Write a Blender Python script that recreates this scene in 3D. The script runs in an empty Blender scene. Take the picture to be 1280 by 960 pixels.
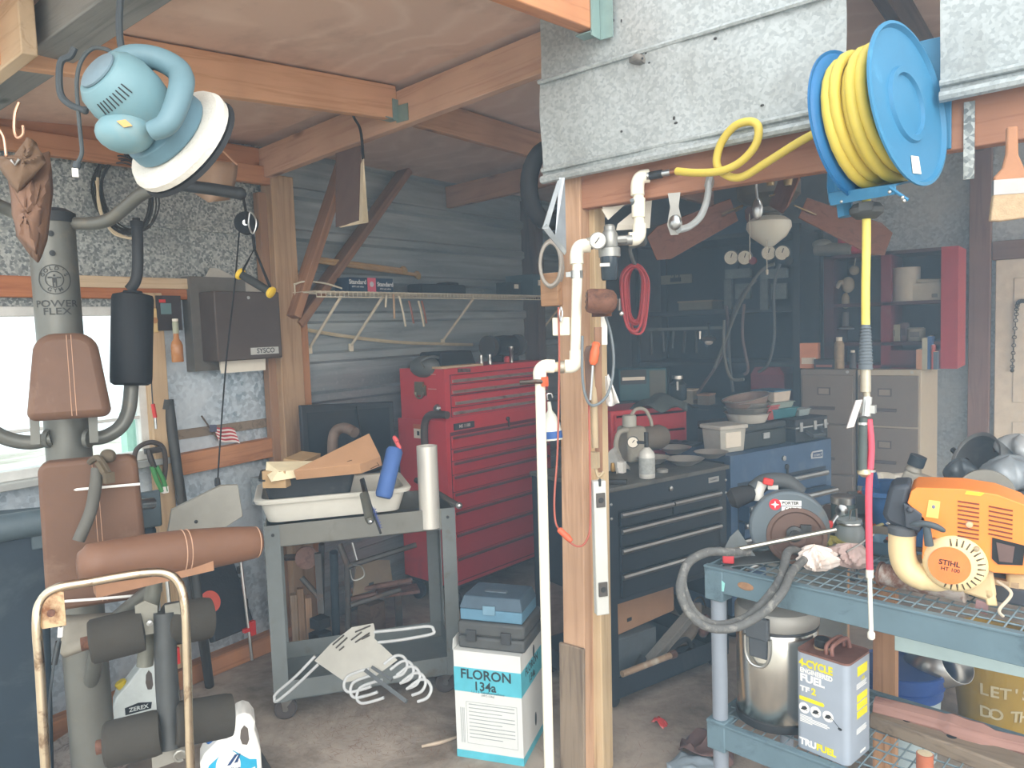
import bpy, math, random
from mathutils import Vector, Matrix, Euler
C = bpy.context.scene.collection
random.seed(7)
V = Vector
rad = math.radians
# ---------------------------------------------------------------- camera
FPX = 950.0
YAW, PIT, ROL = rad(37), rad(4.3), rad(2.0)
EYE = V((0, 0, 1.65))
_f0 = V((-math.sin(YAW), math.cos(YAW), 0)); _r0 = V((math.cos(YAW), math.sin(YAW), 0)); _z = V((0, 0, 1))
FW = math.cos(PIT)*_f0 - math.sin(PIT)*_z
_u0 = math.sin(PIT)*_f0 + math.cos(PIT)*_z
RT = math.cos(ROL)*_r0 - math.sin(ROL)*_u0
UP = math.sin(ROL)*_r0 + math.cos(ROL)*_u0
cam = bpy.data.cameras.new('camera'); cam.sensor_width = 36; cam.lens = FPX/1280*36; cam.clip_start = .02
co = bpy.data.objects.new('camera', cam); C.objects.link(co)
m4 = Matrix((RT, UP, -FW)).transposed().to_4x4(); m4.translation = EYE; co.matrix_world = m4
sc = bpy.context.scene; sc.camera = co
# ---------------------------------------------------------------- light and exposure
sc.view_settings.view_transform = 'Standard'; sc.view_settings.look = 'None'
sc.view_settings.gamma = 1; sc.view_settings.exposure = 0.66; sc.view_settings.use_curve_mapping = False
w = bpy.data.worlds.new('sky'); sc.world = w; w.use_nodes = True
bg = w.node_tree.nodes['Background']; bg.inputs[0].default_value = (.90, .96, 1.0, 1); bg.inputs[1].default_value = 1.45
sl = bpy.data.lights.new('sun', 'SUN'); sl.energy = 2.1; sl.angle = rad(60); sl.color = (1, .97, .92)
so = bpy.data.objects.new('sun', sl); C.objects.link(so)
so.rotation_euler = V((-.74, .60, -.40)).to_track_quat('-Z', 'Y').to_euler()
sc.cycles.use_denoising = True; sc.cycles.max_bounces = 8; sc.cycles.volume_bounces = 1
sc.cycles.transparent_max_bounces = 16
HAZE = .10
# ---------------------------------------------------------------- where a point of the photograph lies in the place
def ray(x, y): return FW + (x-640)/FPX*RT - (y-480)/FPX*UP
def P(x, y, t): return EYE + ray(x, y)*t
def oX(x, y, X): d = ray(x, y); return EYE + d*(X/d.x)
def oY(x, y, Y): d = ray(x, y); return EYE + d*(Y/d.y)
def oZ(x, y, Z): d = ray(x, y); return EYE + d*((Z-1.65)/d.z)
# ---------------------------------------------------------------- materials
def lin(c): return tuple((v/255/12.92 if v/255 <= .04045 else ((v/255+.055)/1.055)**2.4) for v in c)
def shade(c, k): return tuple(min(1, v*k) for v in c) + (1,)
class N:
    def __init__(s, name):
        s.m = bpy.data.materials.new(name); s.m.use_nodes = True; s.t = s.m.node_tree
        s.b = s.t.nodes['Principled BSDF']; s.tc = s.n('ShaderNodeTexCoord').outputs['Object']
    def n(s, k, **kw):
        q = s.t.nodes.new(k)
        for a, v in kw.items(): setattr(q, a, v)
        return q
    def l(s, a, b): s.t.links.new(a, b)
    def noise(s, scale, detail=4, rough=.6, dist=0, vec=None):
        q = s.n('ShaderNodeTexNoise'); q.inputs['Scale'].default_value = scale; q.inputs['Detail'].default_value = detail
        q.inputs['Roughness'].default_value = rough; q.inputs['Distortion'].default_value = dist
        s.l(vec or s.tc, q.inputs['Vector']); return q.outputs['Fac']
    def ramp(s, fac, stops):
        q = s.n('ShaderNodeValToRGB'); e = q.color_ramp.elements
        for i, (p_, c_) in enumerate(stops):
            el = e[i] if i < 2 else e.new(p_)
            el.position = p_; el.color = c_
        s.l(fac, q.inputs[0]); return q.outputs[0]
    def mix(s, fac, a, b, mode='MIX'):
        q = s.n('ShaderNodeMix', data_type='RGBA', blend_type=mode)
        if isinstance(fac, float): q.inputs[0].default_value = fac
        else: s.l(fac, q.inputs[0])
        for i, x in ((6, a), (7, b)):
            if isinstance(x, tuple): q.inputs[i].default_value = x
            else: s.l(x, q.inputs[i])
        return q.outputs[2]
    def stretch(s, sx, sy, sz):
        q = s.n('ShaderNodeMapping'); q.inputs['Scale'].default_value = (sx, sy, sz); s.l(s.tc, q.inputs[0]); return q.outputs[0]
    def bump(s, fac, st, d=.01):
        q = s.n('ShaderNodeBump'); q.inputs['Strength'].default_value = st; q.inputs['Distance'].default_value = d
        s.l(fac, q.inputs['Height']); s.l(q.outputs[0], s.b.inputs['Normal'])
    def out(s, col, rough, metal=0, spec=.5):
        if isinstance(col, tuple): s.b.inputs['Base Color'].default_value = col
        else: s.l(col, s.b.inputs['Base Color'])
        s.b.inputs['Roughness'].default_value = rough; s.b.inputs['Metallic'].default_value = metal
        s.b.inputs['Specular IOR Level'].default_value = spec
        return s.m
MC = {}
def M(c, r=.6, me=0, v=.14, s=14, bump=0, c2=None, f=.58, w=.08, s2=None, spec=.4):
    """a plain material: colour with mottling, and a second colour in blotches of its own shape"""
    key = (c, r, me, v, s, bump, c2, f, w, s2, spec)
    if key in MC: return MC[key]
    q = N('surface'); l = lin(c)
    nz = q.noise(s, 5, .65)
    col = q.ramp(nz, [(.25, shade(l, 1-v)), (.75, shade(l, 1+v))])
    if c2:
        n2 = q.noise(s2 or s*.6, 8, .7, .4)
        fac = q.ramp(n2, [(f-w, (0, 0, 0, 1)), (f+w, (1, 1, 1, 1))])
        col = q.mix(fac, col, lin(c2)+(1,))
    if bump: q.bump(q.noise(s*4, 6, .7), bump)
    MC[key] = q.out(col, r, me, spec); return MC[key]
def wood(c1, c2, ax=0, s=1.0, r=.75, knots=True):
    q = N('wood'); sx = [26*s]*3; sx[ax] = 1.3*s
    v = q.stretch(*sx)
    g = q.noise(1.0, 7, .62, 1.2, v)
    col = q.ramp(g, [(.3, lin(c1)+(1,)), (.5, shade(lin(c2), .93)), (.72, lin(c2)+(1,))])
    big = q.noise(2.2, 3, .5)
    col = q.mix(q.ramp(big, [(.35, (0, 0, 0, 1)), (.7, (.55, .55, .55, 1))]), col, shade(lin(c1), .75))
    if knots:
        sv = [7]*3; sv[ax] = 2.6
        vo = q.n('ShaderNodeTexVoronoi'); vo.inputs['Scale'].default_value = 1.0; q.l(q.stretch(*sv), vo.inputs['Vector'])
        col = q.mix(q.ramp(vo.outputs['Distance'], [(.07, (.8, .8, .8, 1)), (.15, (0, 0, 0, 1))]), col, shade(lin(c1), .35))
    q.bump(g, .25, .004)
    return q.out(col, r, 0, .25)
def galv(c1, c2, s=70, r=.5, me=.35, stain=(120, 120, 116), f=.6, bl=.12, n3f=.62):
    q = N('galvanised')
    vo = q.n('ShaderNodeTexVoronoi'); vo.inputs['Scale'].default_value = s; q.l(q.tc, vo.inputs['Vector'])
    sep = q.n('ShaderNodeSeparateColor'); q.l(vo.outputs['Color'], sep.inputs[0])
    col = q.ramp(sep.outputs[0], [(.1, lin(c1)+(1,)), (.9, lin(c2)+(1,))])
    n2 = q.noise(2.6, 8, .65, .6)
    col = q.mix(q.ramp(n2, [(f-bl, (0, 0, 0, 1)), (f+bl, (.85, .85, .85, 1))]), col, lin(stain)+(1,))
    n3 = q.noise(11, 8, .75)
    col = q.mix(q.ramp(n3, [(n3f, (0, 0, 0, 1)), (n3f+.13, (.6, .6, .6, 1))]), col, shade(lin(c2), 1.15))
    q.bump(q.noise(5, 3), .15, .02)
    return q.out(col, r, me)
def ply(c1, c2):
    q = N('plywood'); v = q.stretch(1.1, .5, 1)
    wv = q.n('ShaderNodeTexWave', wave_type='RINGS'); wv.inputs['Scale'].default_value = 1.6; wv.inputs['Distortion'].default_value = 9
    wv.inputs['Detail'].default_value = 4; wv.inputs['Detail Scale'].default_value = .9; q.l(v, wv.inputs['Vector'])
    col = q.mix(.5, q.ramp(wv.outputs['Fac'], [(.2, lin(c1)+(1,)), (.55, lin(c2)+(1,)), (.9, shade(lin(c1), 1.08))]), lin(c2)+(1,))
    n = q.noise(3, 6, .7)
    col = q.mix(q.ramp(n, [(.5, (0, 0, 0, 1)), (.75, (.6, .6, .6, 1))]), col, shade(lin(c1), .7))
    return q.out(col, .8, 0, .2)
def ribbed():
    q = N('ribbed_sheet'); v = q.stretch(1, 1.1, 16)
    g = q.noise(1.0, 7, .65, .3, v); h = q.noise(1.0, 3, .5, .2, q.stretch(1, .25, 4.4))
    col = q.ramp(g, [(.3, lin((132, 142, 148))+(1,)), (.55, lin((170, 180, 184))+(1,)), (.75, lin((190, 198, 198))+(1,))])
    col = q.mix(q.ramp(h, [(.42, (0, 0, 0, 1)), (.58, (.75, .75, .75, 1))]), col, lin((118, 128, 134))+(1,))  # darker bands imitate the metal's reflections in the colour
    n3 = q.noise(40, 6, .7); col = q.mix(q.ramp(n3, [(.55, (0, 0, 0, 1)), (.7, (.5, .5, .5, 1))]), col, lin((176, 184, 186))+(1,))
    return q.out(col, .45, .35)
def metal(c, r=.3, c2=None, f=.6, s=18, v=.1): return M(c, r, 1.0, v, s, 0, c2, f)
def glassy(c, tr, r=.1):
    q = N('clear'); l = lin(c)
    t = q.n('ShaderNodeBsdfTransparent'); t.inputs[0].default_value = shade(l, 1)
    mx = q.n('ShaderNodeMixShader'); mx.inputs[0].default_value = tr
    q.out(shade(l, 1), r); q.l(q.b.outputs[0], mx.inputs[1]); q.l(t.outputs[0], mx.inputs[2])
    o = [n for n in q.t.nodes if n.type == 'OUTPUT_MATERIAL'][0]; q.l(mx.outputs[0], o.inputs['Surface']); return q.m
# ---------------------------------------------------------------- mesh building
def frame(o, x, y):
    x = V(x).normalized(); z = x.cross(V(y)).normalized(); y = z.cross(x)
    m = Matrix((x, y, z)).transposed().to_4x4(); m.translation = V(o); return m
def axis_frame(o, ax):
    ax = V(ax).normalized(); h = V((1, 0, 0)) if abs(ax.x) < .8 else V((0, 1, 0))
    x = h.cross(ax).normalized(); m = Matrix((x, ax.cross(x), ax)).transposed().to_4x4(); m.translation = V(o); return m
def cr(pts, k=6, closed=False):
    pts = [V(p) for p in pts]; n = len(pts); out = []
    for i in range(n if closed else n-1):
        if closed: a, b, c, d = pts[i-1], pts[i], pts[(i+1) % n], pts[(i+2) % n]
        else: a, b, c, d = pts[max(i-1, 0)], pts[i], pts[i+1], pts[min(i+2, n-1)]
        for j in range(k):
            t = j/k
            out.append(.5*(2*b+(c-a)*t+(2*a-5*b+4*c-d)*t*t+(3*b-a-3*c+d)*t**3))
    if not closed: out.append(pts[-1])
    return out
def arc(c, r, a0, a1, n=12, ax=(1, 0, 0), ay=(0, 0, 1)):
    return [V(c)+V(ax)*r*math.cos(rad(a0+(a1-a0)*i/n))+V(ay)*r*math.sin(rad(a0+(a1-a0)*i/n)) for i in range(n+1)]
FONTS = {}
class B:
    def __init__(s): s.v = []; s.f = []; s.k = []; s.i = 0; s.M = Matrix()
    def mi(s, i): s.i = i; return s
    def at(s, m=None): s.M = m or Matrix(); return s
    def add(s, vs, fs):
        o = len(s.v); s.v += [s.M @ V(v) for v in vs]; s.f += [[o+i for i in f] for f in fs]; s.k += [s.i]*len(fs); return s
    def box(s, c, d, rot=None, tp=(1, 1)):
        R = Euler([rad(a) for a in rot]).to_matrix() if rot else Matrix.Identity(3); vs = []
        for z in (-1, 1):
            for x, y in ((-1, -1), (1, -1), (1, 1), (-1, 1)):
                kx, ky = tp if z > 0 else (1, 1)
                vs.append(V(c)+R @ V((x*d[0]/2*kx, y*d[1]/2*ky, z*d[2]/2)))
        return s.add(vs, [(3, 2, 1, 0), (4, 5, 6, 7), (0, 1, 5, 4), (1, 2, 6, 5), (2, 3, 7, 6), (3, 0, 4, 7)])
    def bb(s, a, b): return s.box([(p+q)/2 for p, q in zip(a, b)], [abs(q-p) for p, q in zip(a, b)])
    def tube(s, pts, r, n=10, closed=False, cap=True):
        pts = [V(p) for p in pts]; m = len(pts); rs = r if isinstance(r, (list, tuple)) else [r]*m
        tg = []
        for i in range(m):
            a = pts[i-1] if (i or closed) else pts[i]; b = pts[(i+1) % m] if (i < m-1 or closed) else pts[i]
            tg.append((b-a).normalized() if (b-a).length > 1e-9 else V((0, 0, 1)))
        h = V((0, 0, 1)) if abs(tg[0].z) < .9 else V((1, 0, 0)); x = h.cross(tg[0]).normalized(); vs = []
        for i in range(m):
            x = (x-tg[i]*x.dot(tg[i])).normalized(); y = tg[i].cross(x)
            for j in range(n):
                a = 2*math.pi*j/n; vs.append(pts[i]+(x*math.cos(a)+y*math.sin(a))*rs[i])
        fs = [(i*n+j, i*n+(j+1) % n, ((i+1) % m)*n+(j+1) % n, ((i+1) % m)*n+j) for i in range(m if closed else m-1) for j in range(n)]
        if cap and not closed: fs += [tuple(reversed(range(n))), tuple(range((m-1)*n, m*n))]
        return s.add(vs, fs)
    def rod(s, a, b, r, n=10, r2=None): return s.tube([a, b], [r, r if r2 is None else r2], n)
    def lathe(s, prof, o=(0, 0, 0), ax=(0, 0, 1), n=24, sq=(1, 1)):
        m = axis_frame(o, ax); vs = []
        for r, z in prof:
            for j in range(n):
                a = 2*math.pi*j/n; vs.append(m @ V((r*sq[0]*math.cos(a), r*sq[1]*math.sin(a), z)))
        k = len(prof); fs = [(i*n+j, i*n+(j+1) % n, (i+1)*n+(j+1) % n, (i+1)*n+j) for i in range(k-1) for j in range(n)]
        if prof[0][0] > 1e-4: fs.append(tuple(reversed(range(n))))
        if prof[-1][0] > 1e-4: fs.append(tuple(range((k-1)*n, k*n)))
        return s.add(vs, fs)
    def cup(s, prof, o=(0, 0, 0), ax=(0, 0, 1), n=24, th=.003):
        return s.lathe(prof+[(max(r-th, .0005), z+(th if i == len(prof)-1 else 0)) for i, (r, z) in enumerate(reversed(prof))], o, ax, n)
    def plate(s, poly, th, o=(0, 0, 0), x=(1, 0, 0), y=(0, 0, 1)):
        m = frame(o, x, y); k = len(poly)
        a = sum(poly[i-1][0]*poly[i][1]-poly[i][0]*poly[i-1][1] for i in range(k))
        if a < 0: poly = poly[::-1]
        vs = [m @ V((p[0], p[1], 0)) for p in poly]+[m @ V((p[0], p[1], th)) for p in poly]
        return s.add(vs, [tuple(reversed(range(k))), tuple(range(k, 2*k))]+[(i, (i+1) % k, k+(i+1) % k, k+i) for i in range(k)])
    def ball(s, c, r, n=16, h=10):
        r = r if isinstance(r, (tuple, list)) else (r, r, r)
        vs = [V(c)+V((r[0]*math.sin(math.pi*i/h)*math.cos(2*math.pi*j/n), r[1]*math.sin(math.pi*i/h)*math.sin(2*math.pi*j/n), r[2]*math.cos(math.pi*i/h))) for i in range(1, h) for j in range(n)]
        vs += [V(c)+V((0, 0, r[2])), V(c)-V((0, 0, r[2]))]; t = len(vs)-2
        fs = [(i*n+j, (i+1)*n+j, (i+1)*n+(j+1) % n, i*n+(j+1) % n) for i in range(h-2) for j in range(n)]
        fs += [(t, j, (j+1) % n) for j in range(n)]+[(t+1, (h-2)*n+(j+1) % n, (h-2)*n+j) for j in range(n)]
        return s.add(vs, fs)
    def sheet(s, nu, nv, fn):
        vs = [fn(i/nu, j/nv) for j in range(nv+1) for i in range(nu+1)]
        return s.add(vs, [(j*(nu+1)+i, j*(nu+1)+i+1, (j+1)*(nu+1)+i+1, (j+1)*(nu+1)+i) for j in range(nv) for i in range(nu)])
    def text(s, t, size, o, x=(1, 0, 0), y=(0, 0, 1), bold=.0, al='CENTER', wide=1, bend=0):
        """lettering as thin raised shapes, lying in the plane of x and y"""
        key = (t, bold, al)
        if key not in FONTS:
            cu = bpy.data.curves.new('letters', 'FONT'); cu.body = t; cu.size = 1; cu.align_x = al; cu.align_y = 'CENTER'; cu.offset = bold; cu.extrude = .01; cu.resolution_u = 3
            ob = bpy.data.objects.new('letters', cu); me = bpy.data.meshes.new_from_object(ob)
            FONTS[key] = ([v.co.copy() for v in me.vertices], [tuple(p.vertices) for p in me.polygons])
            bpy.data.objects.remove(ob); bpy.data.curves.remove(cu); bpy.data.meshes.remove(me)
        vs, fs = FONTS[key]; m = frame(o, x, y); q = []
        for v in vs:
            a, b_, c_ = v.x*size*wide, v.y*size, min(v.z*size, .0006)
            q.append(m @ (V((bend*math.sin(a/bend), b_, bend*math.cos(a/bend)-bend+c_)) if bend else V((a, b_, c_))))
        return s.add(q, fs)
def mesh_obj(name, b, mats, smooth=38, bev=0, sub=0, sol=0, shift=None):
    me = bpy.data.meshes.new(name)
    me.from_pydata([v-shift for v in b.v] if shift else b.v, [], b.f)
    for m in (mats if isinstance(mats, (list, tuple)) else [mats]): me.materials.append(m)
    me.polygons.foreach_set('material_index', b.k)
    if smooth:
        me.polygons.foreach_set('use_smooth', [True]*len(me.polygons)); me.set_sharp_from_angle(angle=rad(smooth))
    me.update(); o = bpy.data.objects.new(name, me); C.objects.link(o)
    if sol: q = o.modifiers.new('s', 'SOLIDIFY'); q.thickness = sol; q.offset = 0
    if bev: q = o.modifiers.new('b', 'BEVEL'); q.width = bev; q.segments = 2; q.limit_method = 'ANGLE'; q.angle_limit = rad(40)
    if sub: q = o.modifiers.new('u', 'SUBSURF'); q.levels = sub; q.render_levels = sub
    return o
def tag(o, label, cat, group=None, kind=None):
    if label: o['label'] = label
    if cat: o['category'] = cat
    if group: o['group'] = group
    if kind: o['kind'] = kind
    return o
class T:
    """a thing: an Empty at its base; parts are built in its own frame, or in the room's when W is set"""
    def __init__(s, name, label, cat, loc=(0, 0, 0), rz=0, group=None, W=False):
        s.o = bpy.data.objects.new(name, None); C.objects.link(s.o); s.o.empty_display_size = .05
        s.o.location = loc; s.o.rotation_euler = (0, 0, rad(rz)); s.W = W; tag(s.o, label, cat, group)
        s.sh = V(loc) if W else None
    def p(s, name, b, mats, par=None, label=None, **kw):
        o = mesh_obj(name, b, mats, shift=s.sh, **kw); o.parent = par or s.o
        if label: o['label'] = label
        return o
def one(name, label, cat, b, mats, group=None, kind=None, **kw):
    lo = [min(v[i] for v in b.v) for i in range(3)]; hi = [max(v[i] for v in b.v) for i in range(3)]
    sh = V(((lo[0]+hi[0])/2, (lo[1]+hi[1])/2, lo[2]))
    o = mesh_obj(name, b, mats, shift=sh, **kw); o.location = sh; return tag(o, label, cat, group, kind)
def struct(name, b, mats, **kw): return one(name, None, None, b, mats, None, 'structure', **kw)
def dup(t, loc, rz=None, label=None):
    r = t.o.copy(); C.objects.link(r); r.location = loc
    if rz is not None: r.rotation_euler = (0, 0, rad(rz))
    if label: r['label'] = label
    for ch in list(t.o.children):
        c = ch.copy(); C.objects.link(c); c.parent = r
        for g in ch.children: d = g.copy(); C.objects.link(d); d.parent = c
    return r
def face(x, y, t):
    """a place seen at (x, y): its point, the turn that faces the camera, and metres per pixel there"""
    p = P(x, y, t); return p, math.degrees(math.atan2(-p.x, p.y)), t/FPX
TRIM = [0]
def beam(p0, p1, wd, ht, mat, up=(0, 0, 1), name=None):
    p0, p1 = V(p0), V(p1); d = p1-p0; L = d.length; d.normalize()
    y = V(up).cross(d).normalized(); z = d.cross(y)
    b = B().box((L/2, 0, 0), (L, wd, ht)); TRIM[0] += 1
    o = mesh_obj(name or 'trim_%d' % TRIM[0], b, mat, bev=.004)
    m = Matrix((d, y, z)).transposed().to_4x4(); m.translation = p0; o.matrix_world = m; o['kind'] = 'structure'; return o
# ================================================================ the shed
PINE = wood((150, 98, 66), (196, 140, 100)); PINEZ = wood((158, 112, 82), (200, 152, 112), 2); PALE = wood((178, 150, 118), (214, 190, 158))
PALEZ = wood((150, 120, 92), (205, 172, 136), 2); OLD = wood((104, 90, 78), (150, 134, 116)); OLDZ = wood((112, 92, 76), (158, 138, 116), 2)
GREYW = wood((112, 114, 112), (150, 150, 146)); DARKW = wood((74, 62, 56), (106, 90, 80)); DARKZ = wood((78, 62, 58), (104, 86, 80), 2)
GALV = galv((150, 156, 156), (172, 178, 178), 110, .55, .3, (132, 134, 130), .62)
GALVD = galv((116, 122, 122), (186, 190, 186), 105, .55, .2, (126, 130, 128), .64, .12, .74)
GALVB = galv((150, 168, 184), (196, 210, 222), 60, .5, .35, (196, 206, 214), .5)
CORR = ribbed()
PLY = ply((206, 172, 150), (226, 198, 178)); PLYD = ply((196, 168, 152), (214, 190, 174))
HANG = M((132, 156, 152), .5, .2)
FLOOR = M((168, 156, 144), .92, 0, .16, 5, .35, (92, 80, 70), .57, .14, 2.2, .2)
GROUND = M((206, 198, 184), .95, 0, .12, 3, .3, (140, 128, 112), .6, .1, .8, .2)
struct('floor', B().bb((-3.5, .2, -.1), (3.2, 6, 0)), FLOOR)
struct('floor', B().bb((-14, -18, -.2), (14, 18, -.11)), GROUND)
XW = -3.44
b = B().mi(0).bb((XW-.02, .2, .98), (XW, 2.5, 1.12)).bb((XW-.02, .2, 0), (XW, 2.5, .98)).bb((XW-.02, 1.77, 1.12), (XW, 2.5, 1.86))
b.mi(1).bb((XW-.02, .2, 1.79), (XW, 1.77, 1.86)).bb((XW-.02, .2, 1.86), (XW, 2.5, 2.66))
b.mi(1).bb((XW, .2, 2.165), (XW+.016, 2.5, 2.185)).mi(0).bb((XW, 1.85, .62), (XW+.005, 2.45, .65))
b.mi(2).bb((XW, 1.86, 1.17), (XW+.012, 2.44, 1.215))
PEEL = galv((140, 156, 170), (196, 210, 220), 55, .5, .3, (204, 212, 218), .47, .1)
struct('wall_left', b, [PEEL, GALVD, OLD])
b = B(); zz = [0]
prof = []
z = 0
while z < 2.72:
    prof += [(0, z), (.004, z+.06), (0, z+.13), (.026, z+.145), (.026, z+.185), (0, z+.20)]; z += .225
prof = [(x, z) for x, z in prof]
vs = [(XW-.005+x, Y, z) for Y in (2.5, 5.95) for x, z in prof]; k = len(prof)
b.add(vs, [(i, i+1, k+i+1, k+i) for i in range(k-1)])
b.bb((XW-.03, 2.5, 0), (XW-.022, 5.95, 2.72))
struct('wall_left', b, CORR, smooth=0)
# the window: frame, sill, panes
WIN = M((205, 205, 200), .5)
b = B()
for y in (.24, 1.0, 1.745): b.box((XW, y, 1.45), (.05, .045, .7))
for z in (1.125, 1.78): b.box((XW, 1.0, z), (.055, 1.55, .04))
b.box((XW+.012, 1.0, 1.30), (.02, 1.5, .014))
wn = one('window_1', None, None, b, WIN, None, 'structure', bev=.003)
q = mesh_obj('pane', B().box((-.005, 0, .34), (.004, 1.5, .63)), glassy((240, 248, 248), .93)); q.parent = wn
struct('trim_1', B().box((XW+.03, 1.0, 1.09), (.09, 1.66, .03)), M((170, 172, 168), .5), bev=.004)
TRIM[0] = 1
# boards on the left wall
beam((XW+.025, .2, 1.885), (XW+.025, 2.42, 1.872), .045, .085, wood((150, 88, 54), (186, 122, 82)))
beam((XW+.055, 1.42, 1.905), (XW+.055, 2.06, 1.905), .006, .05, PALE)
beam((XW+.03, 1.87, 1.055), (XW+.03, 2.46, 1.065), .06, .1, PINE)
beam((XW+.03, .2, .045), (XW+.03, 2.44, .045), .09, .09, PINE)
beam((XW+.04, 1.80, .1), (XW+.04, 1.80, 1.86), .085, .05, PALEZ if 0 else wood((158, 128, 98), (206, 178, 142)), up=(1, 0, 0))
beam((XW+.03, .2, 2.50), (XW+.03, 2.44, 2.535), .09, .13, PINE)
beam((XW+.09, .2, 2.43), (XW+.09, 2.44, 2.46), .04, .09, PINE)
# posts of the left wall where the shop begins
beam((XW+.045, 2.43, 0), (XW+.045, 2.43, 2.38), .09, .05, wood((128, 98, 78), (160, 126, 100)), up=(1, 0, 0))
beam((XW+.07, 2.50, 0), (XW+.07, 2.50, 2.47), .14, .09, wood((146, 116, 90), (186, 156, 124)), up=(1, 0, 0))
beam((XW+.05, 2.60, 0), (XW+.05, 2.60, 1.85), .09, .05, wood((150, 100, 66), (190, 138, 98)), up=(1, 0, 0))
beam((XW+.06, 4.80, 0), (XW+.06, 4.80, 2.6), .1, .14, DARKW, up=(1, 0, 0))
BR = wood((134, 96, 72), (170, 128, 98))
beam((-3.30, 2.50, 1.74), (-3.30, 2.94, 2.68), .045, .085, BR, up=(1, 0, 0))
beam((-3.355, 2.56, 1.70), (-3.355, 3.44, 2.63), .045, .095, wood((120, 86, 66), (152, 116, 90)), up=(1, 0, 0))
# roof framing
def roof(x, y): return 2.705+.07*(x+2.37)+.098*min(0, y-2.4)
def slab(name, x0, x1, y0, y1, mat):
    vs = [(x, y, roof(x, y)+d) for d in (0, .02) for x, y in ((x0, y0), (x1, y0), (x1, y1), (x0, y1))]
    struct(name, B().add(vs, [(3, 2, 1, 0), (4, 5, 6, 7), (0, 1, 5, 4), (1, 2, 6, 5), (2, 3, 7, 6), (3, 0, 4, 7)]), mat, smooth=0)
slab('ceiling', XW-.03, -1.22, .35, 2.38, PLY)
slab('ceiling', XW-.03, 3.2, 2.38, 6, PLYD)
HD = wood((180, 138, 112), (212, 174, 146))
beam((XW, 2.42, 2.515), (-1.40, 2.42, 2.675), .045, .15, HD)
beam((-2.39, .35, 2.43), (-2.39, 2.40, 2.625), .04, .14, wood((196, 146, 108), (230, 180, 142)))
beam((-2.39, 2.44, 2.62), (-2.39, 5.9, 2.62), .04, .135, wood((156, 114, 84), (190, 146, 112)))
beam((XW, 3.92, 2.53), (2.5, 3.92, 2.80), .045, .14, wood((150, 112, 86), (182, 142, 112)))
beam((-1.275, .75, 2.515), (-1.275, 2.17, 2.645), .05, .14, wood((170, 110, 76), (208, 146, 104)))
beam((-.55, 2.4, 2.74), (-.55, 5.9, 2.74), .045, .14, DARKW)
beam((.8, 2.4, 2.84), (.8, 5.9, 2.84), .045, .14, DARKW)
b = B().box((-2.366, 2.39, 2.59), (.004, .05, .09)).box((-2.34, 2.394, 2.575), (.07, .004, .07)).box((-2.39, 2.36, 2.552), (.05, .07, .004))
struct('trim_50', b, HANG)
b = B().box((-1.246, 2.155, 2.63), (.004, .05, .16)).box((-1.275, 2.155, 2.563), (.06, .05, .004)).box((-1.225, 2.185, 2.63), (.05, .004, .16))
struct('trim_51', b, HANG)
# grey eaves beam over the near end of the lean-to, with the pale board nailed to its face
beam((XW, 1.08, 2.53), (-1.5, .965, 2.53), .12, .14, GREYW)
beam((XW, .985, 2.485), (-2.205, .893, 2.485), .04, .17, PALE)
# front of the main bay
FY = 2.2
def fascia(x0, x1):
    b = B(); nu = 14
    def low(x): return 2.135+.03*(x+1.49)*.9
    for (za, zb, yy) in ((0, .345, FY-.004), (.325, 1.02, FY+.006)):
        def fn(u, v, za=za, zb=zb, yy=yy):
            x = x0+(x1-x0)*u; return (x, yy+.006*math.sin(9*u+7*v)+.004*math.sin(23*u), low(x)+za+(zb-za)*v)
        b.sheet(nu, 6, fn)
    b.tube([(x0, FY-.008, low(x0)+.012), (x1, FY-.008, low(x1)+.012)], .014, 8)
    b.tube([(x0, FY-.006, low(x0)+.045), (x1, FY-.006, low(x1)+.045)], .009, 8)
    b.tube([(x0, FY-.010, low(x0)+.338), (x1, FY-.010, low(x1)+.338)], .008, 6)
    return b
struct('wall_front', fascia(-1.493, -.512), GALV)
struct('wall_front', fascia(-.295, 3.2), GALV)
b = B()
for k in range(16):
    x = random.uniform(-1.45, -.6); z = random.choice([2.46, 2.6, 2.25, 2.66, 2.7])+random.uniform(-.03, .03)
    b.ball((x, FY-.006, z), (random.uniform(.003, .007), .003, random.uniform(.003, .006)), 6, 4)
struct('trim_60', b, M((60, 56, 52), .9))
beam((-1.47, 2.275, 2.115), (3.2, 2.275, 2.18), .045, .15, wood((142, 96, 74), (178, 130, 104)))
# the post
PX = -1.433
beam((PX-.027, 2.285, 0), (PX+.017, 2.285, 2.16), .09, .092, wood((160, 124, 98), (200, 164, 134)), up=(1, 0, 0), name='trim_40')
beam((PX+.035, 2.335, 0), (PX+.06, 2.335, 2.16), .075, .045, wood((164, 138, 106), (206, 182, 146)), up=(1, 0, 0), name='trim_41')  # paler wood here: light from the right put into the colour
beam((PX-.032, 2.232, 0), (PX-.02, 2.232, .50), .014, .105, OLD, up=(1, 0, 0), name='trim_42')
struct('trim_43', B().box((-1.49, 2.225, 1.775), (.075, .03, .115)), wood((150, 112, 84), (186, 148, 114)), bev=.004)
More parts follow.
